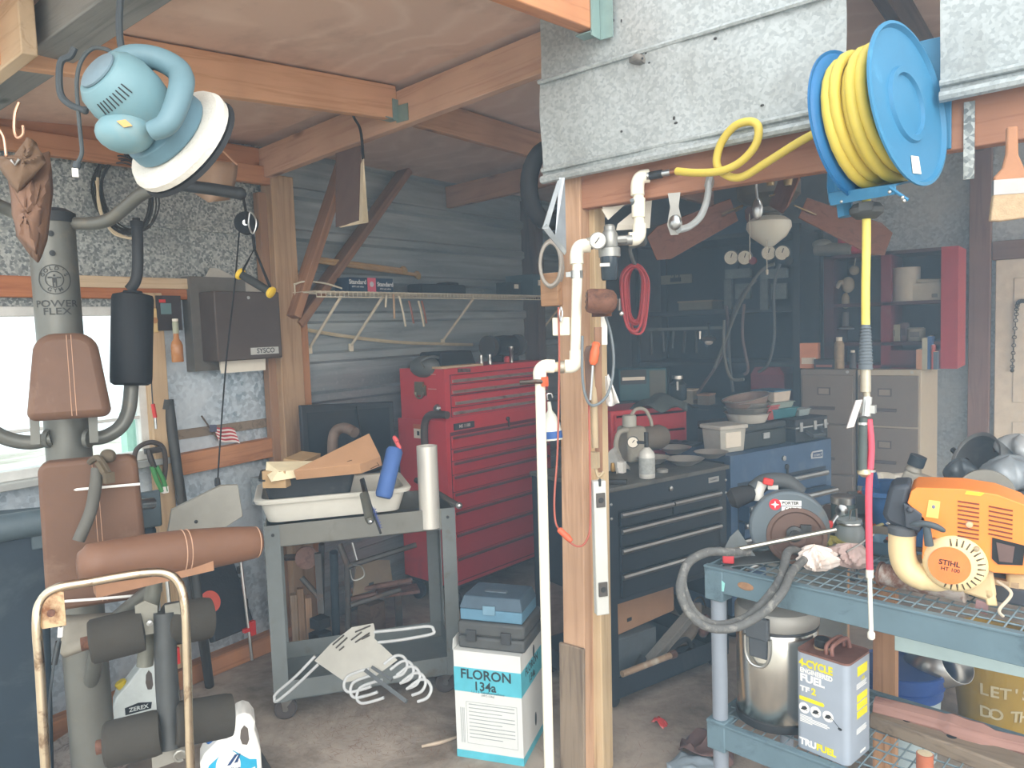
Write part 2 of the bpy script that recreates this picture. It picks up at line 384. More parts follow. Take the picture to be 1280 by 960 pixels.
# back and right walls, door
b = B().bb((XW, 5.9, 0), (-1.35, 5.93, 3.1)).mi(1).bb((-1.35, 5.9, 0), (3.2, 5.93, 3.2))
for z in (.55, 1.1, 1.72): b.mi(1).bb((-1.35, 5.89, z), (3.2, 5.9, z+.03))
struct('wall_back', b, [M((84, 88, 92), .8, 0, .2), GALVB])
beam((-.545, 5.84, 0), (-.545, 5.84, 2.8), .1, .12, wood((116, 86, 78), (146, 114, 104)), up=(1, 0, 0))
beam((-.48, 5.86, 2.03), (1.2, 5.86, 2.03), .06, .12, wood((110, 84, 74), (140, 112, 100)))
b = B().box((0, 0, .985), (.86, .04, 1.97)); 
for z in (.55, 1.45): b.box((0, -.022, z), (.66, .008, .75 if z < 1 else .8))
d = one('door_1', None, None, b.at(), M((226, 220, 206), .55), None, 'structure', bev=.006); d.location = (-.03, 5.86, 0)
q = mesh_obj('door_handle', B().rod((.36, -.02, 1.0), (.36, -.07, 1.0), .012).ball((.36, -.085, 1.0), .028), metal((170, 150, 110), .3)); q.parent = d
b = B()
ch = cr([(-.30, 5.82, 1.70), (-.335, 5.82, 1.69), (-.345, 5.82, 1.6), (-.355, 5.82, 1.42), (-.362, 5.82, 1.27)], 7)
for i, c in enumerate(ch): b.tube(arc(c, .011, 0, 360, 8, (1, 0, 0) if i % 2 else (0, 1, 0), (0, 0, 1))[:-1], .003, 5, True)
b.ball(ch[-1]-V((0, 0, .012)), .012, 8, 6)
one('hanging_chain', 'short dark chain hanging against the white door', 'chain', b, metal((80, 70, 60), .5))
# pale things seen through the window
PG = M((168, 214, 190), .7)
b = B().bb((-4.8, 2.33, 0), (-4.76, 2.55, 1.15)).bb((-4.82, 2.30, 0), (-4.74, 2.34, 1.2))
one('fence_panel', 'pale green panel standing outside beyond the window', 'fence', b, PG)
# added haze volume standing in for lens glare, denser toward the back
hz = N('haze'); vs_ = hz.n('ShaderNodeVolumeScatter'); vs_.inputs['Color'].default_value = (.50, .75, 1, 1); 
_s = hz.n('ShaderNodeSeparateXYZ'); hz.l(hz.n('ShaderNodeNewGeometry').outputs['Position'], _s.inputs[0])
_r = hz.n('ShaderNodeMapRange', interpolation_type='SMOOTHSTEP'); hz.l(_s.outputs[1], _r.inputs[0])
for _i, _v in ((1, 1.1), (2, 3.3), (3, .016), (4, HAZE)): _r.inputs[_i].default_value = _v
hz.l(_r.outputs[0], vs_.inputs['Density']); vs_.inputs['Anisotropy'].default_value = .2
om = [n for n in hz.t.nodes if n.type == 'OUTPUT_MATERIAL'][0]; hz.l(vs_.outputs[0], om.inputs['Volume']); hz.t.nodes.remove(hz.b)
one('haze', 'thin bluish haze added to imitate lens glare in the open shed', 'haze', B().bb((XW-.2, .1, -.15), (3.4, 6.1, 3.5)), hz.m, kind='stuff', smooth=0)
# ================================================================ palette
BLK = M((44, 46, 48), .55, 0, .2); BLKR = M((38, 39, 41), .85, 0, .2); DGREY = M((66, 72, 76), .6, 0, .15, c2=(92, 90, 84), f=.66)
GUN = M((104, 104, 98), .42, .35, .12, 9, 0, (128, 120, 104), .68, .1)
VINYL = M((98, 71, 55), .62, 0, .14, 7, .06, (128, 104, 88), .66, .12, 3.5)
STITCH = M((176, 140, 116), .7); WHITE = M((232, 230, 224), .5, 0, .05); PVC = M((238, 232, 214), .4, 0, .04)
FOAM = M((58, 55, 50), .95, 0, .1, 20, .15); CHROME = metal((200, 194, 182), .18, (120, 74, 46), .64, 16)
STEEL = metal((178, 180, 180), .28); STEELB = metal((198, 198, 194), .34); IRON = metal((96, 90, 86), .55, (96, 66, 48), .58)
RUST = M((120, 84, 68), .85, .2, .2, 30, .3, (84, 60, 52), .55); RUSTM = M((128, 100, 90), .7, .4, .2, 22, .15, (92, 68, 60), .58)
YEL = M((226, 190, 60), .5); RED = M((196, 52, 48), .5); TEAL = M((38, 96, 110), .5)
PAPER = M((226, 220, 206), .85, 0, .05); CARD = M((176, 136, 102), .85, 0, .07); TAN = M((206, 176, 140), .85)
def H(x, y, t, z=0): return P(x, y, t)
# ---------------------------------------------------------------- buffer hanging from a black hook
def utility_hook(pts, label, t, name='utility_hook', r=.0075, mat=None, cat='hook', group=None):
    one(name, label, cat, B().tube(cr([P(x, y, t) for x, y in pts], 6), r, 8).ball(P(*pts[-1], t), r*1.15, 8, 6), mat or DGREY, group)
utility_hook([(152, -30), (150, 5), (149, 30), (152, 60), (163, 77), (182, 84), (202, 80)], 'black coated utility hook that carries the blue polisher', 1.62)
utility_hook([(93, 60), (88, 70), (77, 76), (74, 92), (76, 118), (88, 131), (106, 138)], 'grey utility hook on the eaves beam holding only the looped cord', 1.66)
p0, rz, s = face(192, 144, 1.62)
t = T('car_polisher', 'light blue electric car polisher hanging upside down from the eaves beam', 'polisher', p0, rz); t.o.scale = (1.02, 1.02, 1.02)
ax = V((.70, .50, -.50)).normalized()            # from motor to pad
BLU = M((112, 146, 154), .5, 0, .08, 6, 0, (134, 150, 148), .62); BLUD = M((92, 124, 138), .5, 0, .08)
o_ = V((-.05, -.03, .03))
b = B().lathe([(.012, -.062), (.052, -.06), (.066, -.045), (.074, -.015), (.073, .02), (.066, .05), (.066, .072), (.078, .085)], o_, ax, 28)
b.mi(1).lathe([(.064, .066), (.092, .082), (.094, .112), (.088, .118)], o_, ax, 28)
side = ax.cross(V((0, 1, 0))).normalized()
b.mi(0).ball(o_+side*-.02+ax*.01+V((-.0, -.02, -.06)), (.055, .05, .04))
body = t.p('motor_housing', b, [BLU, BLUD], bev=.002)
m = axis_frame(o_-ax*.063, -ax)
b = B().lathe([(.042, 0), (.042, .004), (.036, .007), (0, .007)], o_-ax*.062, -ax, 24)
t.p('end_cap', b, M((112, 132, 142), .6), par=body)
rx = (V((0, -1, 0))+ax*ax.y).normalized(); ry = ax.cross(rx)
def rim(a, z, r): return o_+ax*z+(rx*math.cos(rad(a))+ry*math.sin(rad(a)))*r
sg = 1 if ry.z < 0 else -1
b = B()
for k in range(9): b.tube([rim(sg*(4+7*k), -.040, .0675), rim(sg*(4+7*k), -.018, .0745)], .0014, 5)
t.p('vent_slots', b, BLK, par=body)
c = rim(sg*44, .006, .0745); t.p('maker_badge', B().plate([(-.008, -.012), (.008, -.012), (.008, .012), (-.008, .012)], .0015, c, ax, ry*sg*-1).mi(1).plate([(-.005, -.004), (.005, -.004), (.005, .008), (-.005, .008)], .0022, c, ax, ry*sg*-1), [BLK, RED], par=body)
c = o_+side*-.02+ax*.01+V((0, -.02, -.06))+V((.002, -.050, .006)); t.p('diamond_badge', B().plate([(-.014, 0), (0, .008), (.014, 0), (0, -.008)], .003, c, (1, 0, -.25), (.25, 0, 1)), M((206, 160, 96), .5), par=body)
hp = cr([o_+V((-.02, -.01, .055)), o_+V((.02, 0, .078)), o_+V((.07, 0, .075)), o_+V((.105, -.02, .045)), o_+V((.10, -.06, -.01)), o_+V((.075, -.075, -.07)), o_+V((.045, -.06, -.085))], 6)
t.p('handle', B().tube(hp, [.019+.006*math.sin(math.pi*i/(len(hp)-1)) for i in range(len(hp))], 12), M((104, 134, 144), .5, 0, .08))
b = B().lathe([(.085, .118), (.122, .122), (.13, .135), (.128, .150), (.11, .158)], o_, ax, 36).mi(1).lathe([(.11, .156), (.128, .156), (.132, .164), (.12, .170), (0, .170)], o_, ax, 36)
t.p('bonnet_pad', b, [M((226, 222, 212), .95, 0, .08, 30, .5), BLKR])
cpts = [(146, 72), (136, 64), (118, 62), (104, 76), (98, 100), (99, 130), (102, 165), (104, 190), (99, 202)]
inv = Matrix.Rotation(-rad(rz), 4, 'Z')
cl = [inv @ (P(x, y, 1.66)-V(p0)) for x, y in cpts]
cd = t.p('cord', B().tube(cr(cl, 6), .0045, 8), M((74, 80, 82), .6))
t.p('plug', B().rod(cl[-1], cl[-1]+V((-.004, 0, -.012)), .008).mi(1).box(cl[-1]+V((-.006, 0, -.022)), (.012, .008, .018)), [DGREY, WHITE], par=cd)
# ---------------------------------------------------------------- copper hooks and the leather pouch
COP = metal((206, 160, 132), .4)
utility_hook([(24, 128), (19, 142), (18, 162), (22, 172), (29, 168), (29, 158)], 'bare copper hook under the eaves beam, with a curled tip', 1.7, r=.0035, mat=COP)
utility_hook([(-2, 160), (5, 172), (8, 194)], 'bare copper hook at the edge beside the leather pouch', 1.7, r=.0035, mat=COP)
LEA = M((112, 84, 66), .8, 0, .16, 9, .25, (136, 108, 88), .62)
t = T('leather_tool_pouch', 'brown leather tool pouch hung folded above the exercise machine', 'pouch', P(35, 330, 1.85), W=True)
def pouch(pts, d, bul):
    n = len(pts); c = (sum(p[0] for p in pts)/n, sum(p[1] for p in pts)/n)
    def fn(u, v):
        a = u*n; i = int(a) % n; f = a-int(a); q = pts[i]; r = pts[(i+1) % n]
        x = q[0]+(r[0]-q[0])*f; y = q[1]+(r[1]-q[1])*f
        return P(c[0]+(x-c[0])*v, c[1]+(y-c[1])*v, d-bul*(1-v**2)+.006*math.sin(6*u*6.28+5*v))
    return B().sheet(n*4, 6, fn)
t.p('pocket', pouch([(8, 205), (62, 190), (65, 240), (58, 300), (48, 328), (38, 318), (22, 295), (18, 265)], 1.86, .05), LEA, sol=.006, smooth=50)
t.p('pocket', pouch([(14, 230), (40, 222), (52, 262), (46, 318), (24, 296), (16, 268)], 1.82, .03), M((124, 94, 76), .8, 0, .16, 9, .25), sol=.005, smooth=50)
t.p('flap', pouch([(-8, 197), (18, 195), (28, 182), (35, 172), (44, 178), (52, 192), (57, 203), (40, 222), (22, 241), (0, 210)], 1.80, .03), M((116, 92, 72), .75, 0, .12, 9, .2), sol=.005, smooth=50)
t.p('badge', B().tube([P(14, 200, 1.765), P(19, 206, 1.765), P(24, 199, 1.765)], .003, 6), STEEL)
# ---------------------------------------------------------------- wire coil, shield, hanging on the left wall
b = B()
for k in range(9):
    a = random.uniform(-6, 6); cx, cy = 158+a*.8, 243+random.uniform(-4, 4); rx, ry = 36+random.uniform(-5, 7), 46+random.uniform(-5, 6)
    b.tube(cr([P(cx+rx*math.cos(i*.7854), cy+ry*math.sin(i*.7854+.2), 3.28+.02*math.sin(i+k)) for i in range(8)], 5, True), .0035, 5, True)
one('wire_coil', 'loose coil of thin dark wire hanging high on the galvanised wall', 'wire', b, M((52, 50, 48), .6))
b = B().tube(cr([P(122, 222, 3.25), P(124, 260, 3.25), P(137, 285, 3.25), P(158, 297, 3.25), P(172, 296, 3.25)], 6), .006, 6).tube(cr([P(120, 226, 3.23), P(128, 268, 3.23), P(142, 292, 3.23), P(168, 299, 3.23)], 6), .004, 6)
one('cable_loop', 'pale stiff cable curving below the dark wire coil', 'cable', b, M((206, 190, 160), .6))
t = T('face_shield', 'curved smoky plastic face shield hanging beside the polisher pad', 'face shield', P(262, 262, 3.0), W=True)
def fn(u, v):
    x0 = 226+8*v; x1 = 297-10*v*v; x = x0+(x1-x0)*u; y = 196+8*u+v*(50-10*abs(u-.5)*2+6*u)
    return P(x, y, 3.05-.09*math.sin(math.pi*u))
t.p('visor', B().sheet(12, 6, fn), glassy((188, 158, 132), .35, .35), sol=.002)
t.p('band', B().tube(cr([P(262, 180, 3.03), P(275, 186, 3.03), P(292, 202, 3.03), P(297, 206, 3.03)], 5), .004, 6), M((196, 150, 120), .6))
# ---------------------------------------------------------------- pulley with its handle and cable
t = T('cable_pulley', 'black pulley wheel hanging from the wall plate on a small clip', 'pulley', P(308, 292, 3.1), W=True)
c0 = P(308, 279, 3.1); n0 = V((.7, -.7, 0))
t.p('wheel', B().lathe([(.046, -.014), (.046, -.007), (.036, 0), (.046, .007), (.046, .014)], c0, n0, 24).mi(1).lathe([(.012, -.02), (.012, .02)], c0, n0, 12), [BLKR, STEEL])
t.p('bracket', B().tube([P(303, 237, 3.1), P(305, 252, 3.1), P(307, 262, 3.1), P(308, 279, 3.07)], .006, 6).ball(P(298, 243, 3.1), .014, 10, 6), BLK)
t = T('pull_handle', 'black stirrup pull handle with yellow ends hanging below the pulley', 'handle', P(320, 372, 3.0), W=True)
b = B()
a_, c_ = P(301, 343, 3.02), P(338, 365, 3.0)
t.p('grip', B().tube([a_, a_.lerp(c_, .5), c_], [.016, .0175, .016], 12), M((58, 60, 60), .7))
t.p('strap', B().tube([P(302, 341, 3.01), P(318, 311, 3.03), P(339, 362, 2.99)], .0055, 8).tube([P(318, 311, 3.03), P(316, 292, 3.03)], .006, 8), BLKR)
for e, d in ((a_, (a_-c_).normalized()), (c_, (c_-a_).normalized())): t.p('end_ring', B().lathe([(.02, -.006), (.024, 0), (.024, .008), (.018, .012)], e, d, 16), YEL)
t.p('clip', B().tube(cr([P(313, 265, 3.02), P(319, 272, 3.02), P(320, 282, 3.02), P(316, 292, 3.02), P(311, 282, 3.02), P(311, 272, 3.02)], 5, True), .0035, 6, True), STEEL)
t = T('pulley_cable', 'thin black cable hanging from the pulley to a hook and chain', 'cable', P(268, 640, 2.95), W=True)
t.p('cable', B().tube(cr([P(299, 290, 3.08), P(293, 360, 3.05), P(283, 450, 3.0), P(276, 540, 2.98), P(272, 603, 2.96)], 5), .0035, 6), BLKR)
t.p('stop', B().lathe([(.008, .03), (.011, .02), (.011, 0), (.006, -.005)], P(272, 607, 2.96), (0, 0, 1), 10).rod(P(272, 607, 2.96), P(271, 632, 2.95), .006), BLK)
b = B()
for i in range(4): c = P(270-1.6*i, 635+4*i, 2.95); b.tube(arc(c, .009, 0, 360, 8, (1, 0, 0) if i % 2 else (0, 1, 0), (0, 0, 1))[:-1], .0025, 5, True)
t.p('chain', b, IRON)
# ---------------------------------------------------------------- paper towel dispenser on the wall
Wn = V((1, 0, 0))
t = T('towel_dispenser', 'dark brown paper towel dispenser on the wall with a silver plate', 'dispenser', (XW+.05, 2.2, 1.53))
t.p('casing', B().box((.075, 0, .17), (.15, .36, .33)), M((84, 74, 68), .55, .1, .12, 9), bev=.006)
t.p('back_box', B().box((-.012, -.075, .185), (.07, .30, .45)), M((104, 100, 94), .7, 0, .14))
t.p('lid', B().plate([(-.18, 0), (.18, 0), (.18, .015), (-.06, .12), (-.10, .12)], .004, (-.0, -.0, .335), (0, 1, 0), (0, 0, 1)), M((176, 172, 162), .5))
t.p('keyhole', B().lathe([(.008, 0), (.008, .004)], (.15, .0, .305), (1, 0, 0), 10), STEEL)
b = B().box((.152, .075, .045), (.004, .16, .034)).mi(1).text('SYSCO', .034, (.1545, .08, .045), (0, 1, 0), (0, 0, 1), .012)
t.p('name_plate', b, [STEELB, BLK])
t.p('paper_towel', B().box((.08, -.0, -.02), (.003, .25, .07), (0, 4, 0)).box((.07, -.0, -.01), (.003, .25, .06), (0, -4, 0)), PAPER)
# ---------------------------------------------------------------- things hung on the window post
t = T('carded_bottle', 'small bottle on a black hanging card beside the window', 'bottle', oX(213, 455, XW+.09), W=True)
c = oX(211, 390, XW+.07); 
t.p('card', B().plate([oo for oo in [(-.06, -.085), (.06, -.085), (.06, .075), (-.06, .075)]], .004, c, (0, 1, 0), (0, 0, 1)).mi(1).box(c+V((.004, -.015, .015)), (.004, .05, .05)).mi(2).box(c+V((.004, -.03, .05)), (.004, .03, .014)), [M((58, 50, 48), .7), M((96, 122, 124), .7), RED])
c = oX(221, 432, XW+.13)
t.p('bottle', B().lathe([(.024, 0), (.026, .004), (.026, .075), (.022, .09), (.013, .105), (.011, .14)], c+V((0, 0, -.075)), (0, 0, 1), 18), glassy((196, 136, 84), .25, .1))
t.p('neck_label', B().lathe([(.0135, 0), (.0135, .05), (.01, .055)], c+V((0, 0, .055)), (0, 0, 1), 14).mi(1).lathe([(.013, 0), (.013, .012), (0, .013)], c+V((0, 0, .11)), (0, 0, 1), 14), [M((156, 160, 140), .5), PAPER])
t = T('thermometer', 'small brass dial thermometer at the window edge', 'thermometer', oX(191, 425, XW+.06), W=True)
c = oX(191, 402, XW+.06)
t.p('housing', B().plate([(-.018, -.05), (.018, -.05), (.022, 0), (.018, .06), (-.018, .06), (-.022, 0)], .014, c, (0, 1, 0), (0, 0, 1)), M((206, 178, 122), .45), bev=.004)
t.p('dial', B().lathe([(.014, 0), (.014, .004), (0, .004)], c+V((.016, 0, .005)), (1, 0, 0), 16), M((170, 120, 70), .4))
X2 = XW+.10
t = T('grease_gun_hose', 'dark rubber hose bent in an arch over the window post', 'hose', oX(190, 600, X2), W=True)
t.p('hose', B().tube(cr([oX(168, 590, X2), oX(169, 566, X2), oX(178, 556, X2), oX(192, 553, X2), oX(204, 560, X2), oX(207, 580, X2), oX(205, 600, X2)], 6), .011, 8), M((70, 60, 54), .7))
t.p('bracket', B().box(oX(191, 563, X2), (.02, .07, .025)), IRON)
t = T('shears', 'hand shears with green grips hanging on the window post', 'shears', oX(200, 618, X2), W=True)
for dx in (0, 8): t.p('grip', B().tube(cr([oX(190+dx*.7, 583, X2+.02), oX(196+dx, 600, X2+.02), oX(203+dx*.6, 614, X2+.02)], 5), .011, 8), M((72, 136, 78), .6))
t.p('blades', B().tube([oX(185, 562, X2+.02), oX(189, 575, X2+.02), oX(193, 584, X2+.02)], [.012, .014, .012], 8), IRON)
t.p('tip', B().box(oX(206, 612, X2+.02), (.02, .025, .03)), WHITE)
t = T('red_marker', 'small red tester hanging by its wire beside the window', 'tester', oX(193, 530, X2), W=True)
t.p('barrel', B().rod(oX(191, 505, X2), oX(194, 522, X2), .009, 10), RED); t.p('tip', B().rod(oX(194, 522, X2), oX(195, 536, X2), .006, 8), STEEL)
t.p('wire', B().tube(cr([oX(189, 470, X2), oX(190, 490, X2), oX(191, 505, X2)], 4), .003, 6), BLK)
one('iron_pipe', 'long black iron pipe leaning against the wall right of the window', 'pipe', B().tube([oX(210, 500, XW+.05), oX(222, 590, XW+.11), oZ(262, 858, .01)], [.024, .022, .02], 12).tube([oX(207, 512, XW+.05), oX(209, 500, XW+.05)], .028, 10), M((70, 70, 68), .6, .3))
# small flag
t = T('small_flag', 'small striped flag on a dark stick tucked behind the wall board', 'flag', oX(285, 552, XW+.03), W=True)
t.p('stick', B().rod(oX(252, 520, XW+.03), oX(273, 550, XW+.03), .004, 6), M((96, 84, 74), .7))
b = B()
for k in range(8):
    b.mi(k % 2)
    def fn(u, v, k=k): yy = 532+3*u+(k+v)*2.3+1.5*math.sin(6*u); return oX(266+27*u+(k+v)*.9, yy+1.5*u, XW+.035+.006*math.sin(8*u))
    b.sheet(6, 1, fn)
b.mi(2).sheet(2, 2, lambda u, v: oX(262+9*u, 531+9*v, XW+.042))
t.p('cloth', b, [M((172, 62, 66), .9), M((214, 206, 202), .9), M((86, 88, 106), .9)])
# ================================================================ the exercise machine
GX, GY = -2.60, 1.075
t = T('exercise_machine', 'grey upright home gym with brown padded seat and foam rollers', 'exercise machine', (GX, GY, 0), W=True)
gym = t
R_ = .066; cf = V((.905, -.425, 0)); cx_ = V((.425, .905, 0))
col = t.p('column', B().tube([(GX, GY, .06), (GX, GY, 1.0), (GX, GY, 2.045)], [R_, R_, R_], 28), GUN)
t.p('column_cap', B().lathe([(R_+.004, -.01), (R_+.004, .02), (R_-.02, .034), (0, .036)], (GX, GY, 2.035), (0, 0, 1), 24), BLK, par=col)
b = B()
for z in (1.985, 1.925): b.lathe([(.009, 0), (.009, .004), (0, .006)], V((GX, GY, z))+cf*R_, cf, 10)
t.p('bolt_pattern', b, BLK, par=col)
b = B(); lc = V((GX, GY, 1.845))+cf*(R_+.001)
def bend_ring(b, r0, r1, c, n=40):
    def q(r, a):
        xx = r*math.cos(a); zz = r*math.sin(a); th = xx/R_
        return V((GX, GY, 0))+(cx_*math.sin(th)+cf*math.cos(th))*(R_+.0012)+V((0, 0, c+zz))
    vs = []
    for i in range(n): a = 2*math.pi*i/n; vs += [q(r0, a), q(r1, a)]
    b.add(vs, [(2*i, 2*i+1, (2*i+3) % (2*n), (2*i+2) % (2*n)) for i in range(n)])
for r0, r1 in ((.043, .046), (.023, .026)): bend_ring(b, r0, r1, 1.845)
for word, up in (("GOLD'S", 1), ('GYM', -1)):
    k = len(word)
    for i, chv in enumerate(word):
        a = (90-(i-(k-1)/2)*26) if up > 0 else (270+(i-(k-1)/2)*26)
        xx, zz = .0345*math.cos(rad(a)), .0345*math.sin(rad(a)); th = xx/R_
        pos = V((GX, GY, 0))+(cx_*math.sin(th)+cf*math.cos(th))*(R_+.0012)+V((0, 0, 1.845+zz))
        tx = cx_*math.cos(th)-cf*math.sin(th); ta = rad(a-90 if up > 0 else a+90)
        b.text(chv, .017, pos, tx*math.cos(ta)+V((0, 0, math.sin(ta))), -tx*math.sin(ta)+V((0, 0, math.cos(ta))), .02)
pos = lc
for (x, z, w_, h_) in ((0, .012, .006, .006), (0, -.002, .012, .016), (-.012, .006, .012, .004), (.012, .006, .012, .004), (-.004, -.015, .004, .014), (.004, -.015, .004, .014)):
    b.plate([(-w_/2, -h_/2), (w_/2, -h_/2), (w_/2, h_/2), (-w_/2, h_/2)], .001, lc+cx_*x+V((0, 0, z)), cx_, (0, 0, 1))
b.text('POWER', .03, lc+V((0, 0, -.075)), cx_, (0, 0, 1), .012, 'CENTER', 1.25, R_); b.text('FLEX', .03, lc+V((0, 0, -.099)), cx_, (0, 0, 1), .012, 'CENTER', 1.25, R_)
t.p('emblem', b, M((56, 56, 54), .6), par=col)
g = lambda x, y, d=2.4: P(x, y, d)
arm = t.p('lat_arm', B().tube(cr([g(70, 276), g(105, 280), g(135, 275), g(158, 258, 2.38), g(178, 242, 2.35), g(205, 232, 2.33)], 7), .0205, 14), GUN)
t.p('arm_grip', B().tube(cr([g(190, 237, 2.34), g(214, 231, 2.33), g(255, 235, 2.33), g(300, 242, 2.33)], 7), .0185, 12).ball(g(300, 242, 2.33), .02, 10, 6), BLK, par=arm)
t.p('lat_arm', B().tube(cr([g(52, 276), g(30, 272), g(10, 262, 2.38), g(-30, 245, 2.3)], 7), .0205, 14), GUN)
# press arm: tube, foam cylinder, bent handle
arm = t.p('press_arm', B().tube(cr([g(110, 548, 2.42), g(130, 546, 2.44), g(150, 534, 2.46), g(161, 512, 2.48), g(165, 470, 2.5)], 7), .0225, 14).tube([g(108, 548, 2.4), g(113, 548, 2.4)], .03, 12), GUN)
w0, w1 = g(164, 480, 2.5), g(166, 366, 2.5)
t.p('foam_cylinder', B().lathe([(.05, -.004), (.062, .004), (.0635, .02), (.0635, .28), (.06, .292), (.03, .30), (.028, .306)], w0, (w1-w0), 28), M((26, 28, 30), .7, 0, .1), par=arm)
t.p('bent_handle', B().tube(cr([g(162, 362, 2.5), g(169, 352, 2.5), g(172, 335, 2.5), g(172, 300, 2.5), g(171, 284, 2.5)], 7), .0175, 12).lathe([(.02, 0), (.02, .02), (.012, .022), (.012, .03)], g(171, 284, 2.5), (0, 0, 1), 12), M((46, 47, 49), .6), par=arm)
t.p('press_arm', B().tube(cr([g(64, 548, 2.38), g(40, 553, 2.36), g(15, 550, 2.33), g(-8, 540, 2.3), g(-30, 520, 2.28)], 7), .0225, 14).tube([g(58, 548, 2.38), g(64, 548, 2.38)], .03, 12), GUN)
for q in (g(43, 535, 2.32), g(116, 533, 2.36)): t.p('bracket', B().plate([(-.012, -.05), (.012, -.05), (.016, .05), (-.01, .055)], .006, q, cx_, (0, 0, 1)), GUN)
# pads
def pad(nm, px0, px1, y0, y1, d, th, rt, rb, tilt=0, top=1.0, seams=True):
    c = P((px0+px1)/2, (y0+y1)/2, d); k = d/FPX; w_ = (px1-px0)*k*.99; h_ = (y1-y0)*k
    up_ = (V((0, 0, 1))+cf*tilt).normalized(); poly = []
    for (sx, sz, r, wk) in ((1, -1, rb, 1), (1, 1, rt, top), (-1, 1, rt, top), (-1, -1, rb, 1)):
        cxp, czp = sx*(w_/2*wk-r), sz*(h_/2-r); a0 = {(1, -1): -90, (1, 1): 0, (-1, 1): 90, (-1, -1): 180}[(sx, sz)]
        poly += [(cxp+r*math.cos(rad(a0+90*i/6)), czp+r*math.sin(rad(a0+90*i/6))) for i in range(7)]
    vx = V((.50, .866, 0))
    o = t.p(nm, B().plate(poly, th, c, vx, up_), VINYL, bev=.022, smooth=60)
    if seams:
        z_ = vx.cross(up_).normalized()
        b = B()
        for dx in (-.006, .006): b.tube([c+vx*(dx+w_*.06)+z_*(th+.0006)+up_*zz for zz in (-h_*.47, 0, h_*.47)], .0011, 5)
        t.p('stitching', b, STITCH, par=o)
    return o, c
pad('head_pad', 41, 132, 418, 524, 2.3, .055, .06, .025, -.12, .80)
bp, bc = pad('back_pad', 62, 177, 568, 752, 2.28, .06, .03, .012, .06, .93)
for y in (610, 749): t.p('tie', B().tube([P(60, y+(5 if y < 700 else 4), 2.19), P(118, y, 2.20), P(175, y-5, 2.24)], .004, 6), WHITE, par=bp)
t.p('strap_handle', B().tube(cr([P(122, 585, 2.17), P(119, 610, 2.16), P(113, 640, 2.15), P(98, 676, 2.13)], 6), [.0165]*19, 12), M((84, 82, 76), .7), par=bp)
b = B().tube(cr([P(112, 578, 2.18), P(122, 572, 2.16), P(132, 585, 2.16), P(140, 602, 2.16), P(131, 592, 2.15), P(122, 578, 2.15)], 5), .009, 6).ball(P(135, 570, 2.19), (.03, .02, .02), 10, 8).box(P(136, 597, 2.15), (.02, .025, .03))
t.p('strap', b, M((84, 74, 60), .85), par=bp)
# curl pad, leg developer
a_, e_ = P(98, 707, 2.0), P(325, 677, 2.32)
prof = [(0, -.004), (.035, 0), (.044, .012)]+[(.046+.017*math.sin(math.pi*min(1, .15+.8*i/12)), .02+(((e_-a_).length-.04)*i/12)) for i in range(13)]+[(.043, (e_-a_).length-.006), (.034, (e_-a_).length), (0, (e_-a_).length+.003)]
cp = t.p('curl_pad', B().lathe(prof, a_, e_-a_, 28, (1, .9)), M((112, 80, 62), .58, 0, .14, 7, .06, (136, 112, 94), .66, .12, 3), smooth=60)
b = B()
for f, rr in ((.05, .052), (.53, .0635), (.56, .0635), (.975, .047)): b.lathe([(rr, -.0015), (rr+.001, 0), (rr, .0015)], a_.lerp(e_, f), e_-a_, 28, (1, .9))
t.p('stitching', b, STITCH, par=cp)
t.p('pad_underside', B().plate([(0, 0), (.30, 0), (.30, .035), (0, .05)], .06, P(117, 740, 2.06), (.30, .95, .03), (0, 0, 1)), M((150, 112, 86), .8), par=cp)
t.p('upright', B().tube([P(193, 725, 2.16), P(187, 770, 2.15), P(181, 832, 2.14)], .022, 14), M((112, 112, 102), .5, .2))
leg = t.p('leg_developer', B().tube([P(206, 765, 2.08), P(208, 850, 2.07), P(214, 935, 2.05)], .0285, 14), M((62, 64, 64), .5, .1))
b = B().plate([(-.03, -.045), (.02, -.045), (.025, .03), (-.005, .05), (-.03, .04)], .006, P(185, 772, 2.07), cx_, (0, 0, 1)).plate([(-.02, -.03), (.02, -.03), (.02, .04), (-.02, .04)], .006, P(217, 772, 2.08), cx_, (0, 0, 1)).mi(1).lathe([(.008, 0), (.008, .008), (0, .009)], P(187, 778, 2.05), cf, 10)
t.p('hinge_plate', b, [M((132, 130, 120), .5, .3), STEEL], par=leg)
for (x0, y0, x1, y1, da, db) in ((112, 803, 181, 786, 2.02, 2.08), (205, 781, 264, 772, 2.10, 2.18), (131, 932, 203, 914, 2.0, 2.05), (218, 906, 291, 893, 2.06, 2.14)):
    a_, e_ = P(x0, y0, da), P(x1, y1, db); L_ = (e_-a_).length
    r_ = t.p('foam_roller', B().lathe([(.02, 0), (.052, 0), (.058, .006), (.059, .02), (.059, L_-.02), (.056, L_-.004), (.02, L_)], a_, e_-a_, 28), FOAM)
    t.p('roller_axle', B().rod(a_-(e_-a_).normalized()*.02, a_, .018, 12), RUST, par=r_)
t.p('axle', B().rod(P(190, 784, 2.1), P(228, 777, 2.14), .012).rod(P(203, 914, 2.05), P(224, 905, 2.07), .012), IRON)
t.p('foot_plate', B().plate([(-.05, -.03), (.05, -.02), (.05, .02), (-.05, .01)], .01, P(215, 940, 2.05), cx_, (0, 0, 1)).tube(arc(P(225, 945, 2.03), .014, 0, 300, 8, cx_, (0, 0, 1)), .004, 6), M((150, 148, 140), .4, .5))
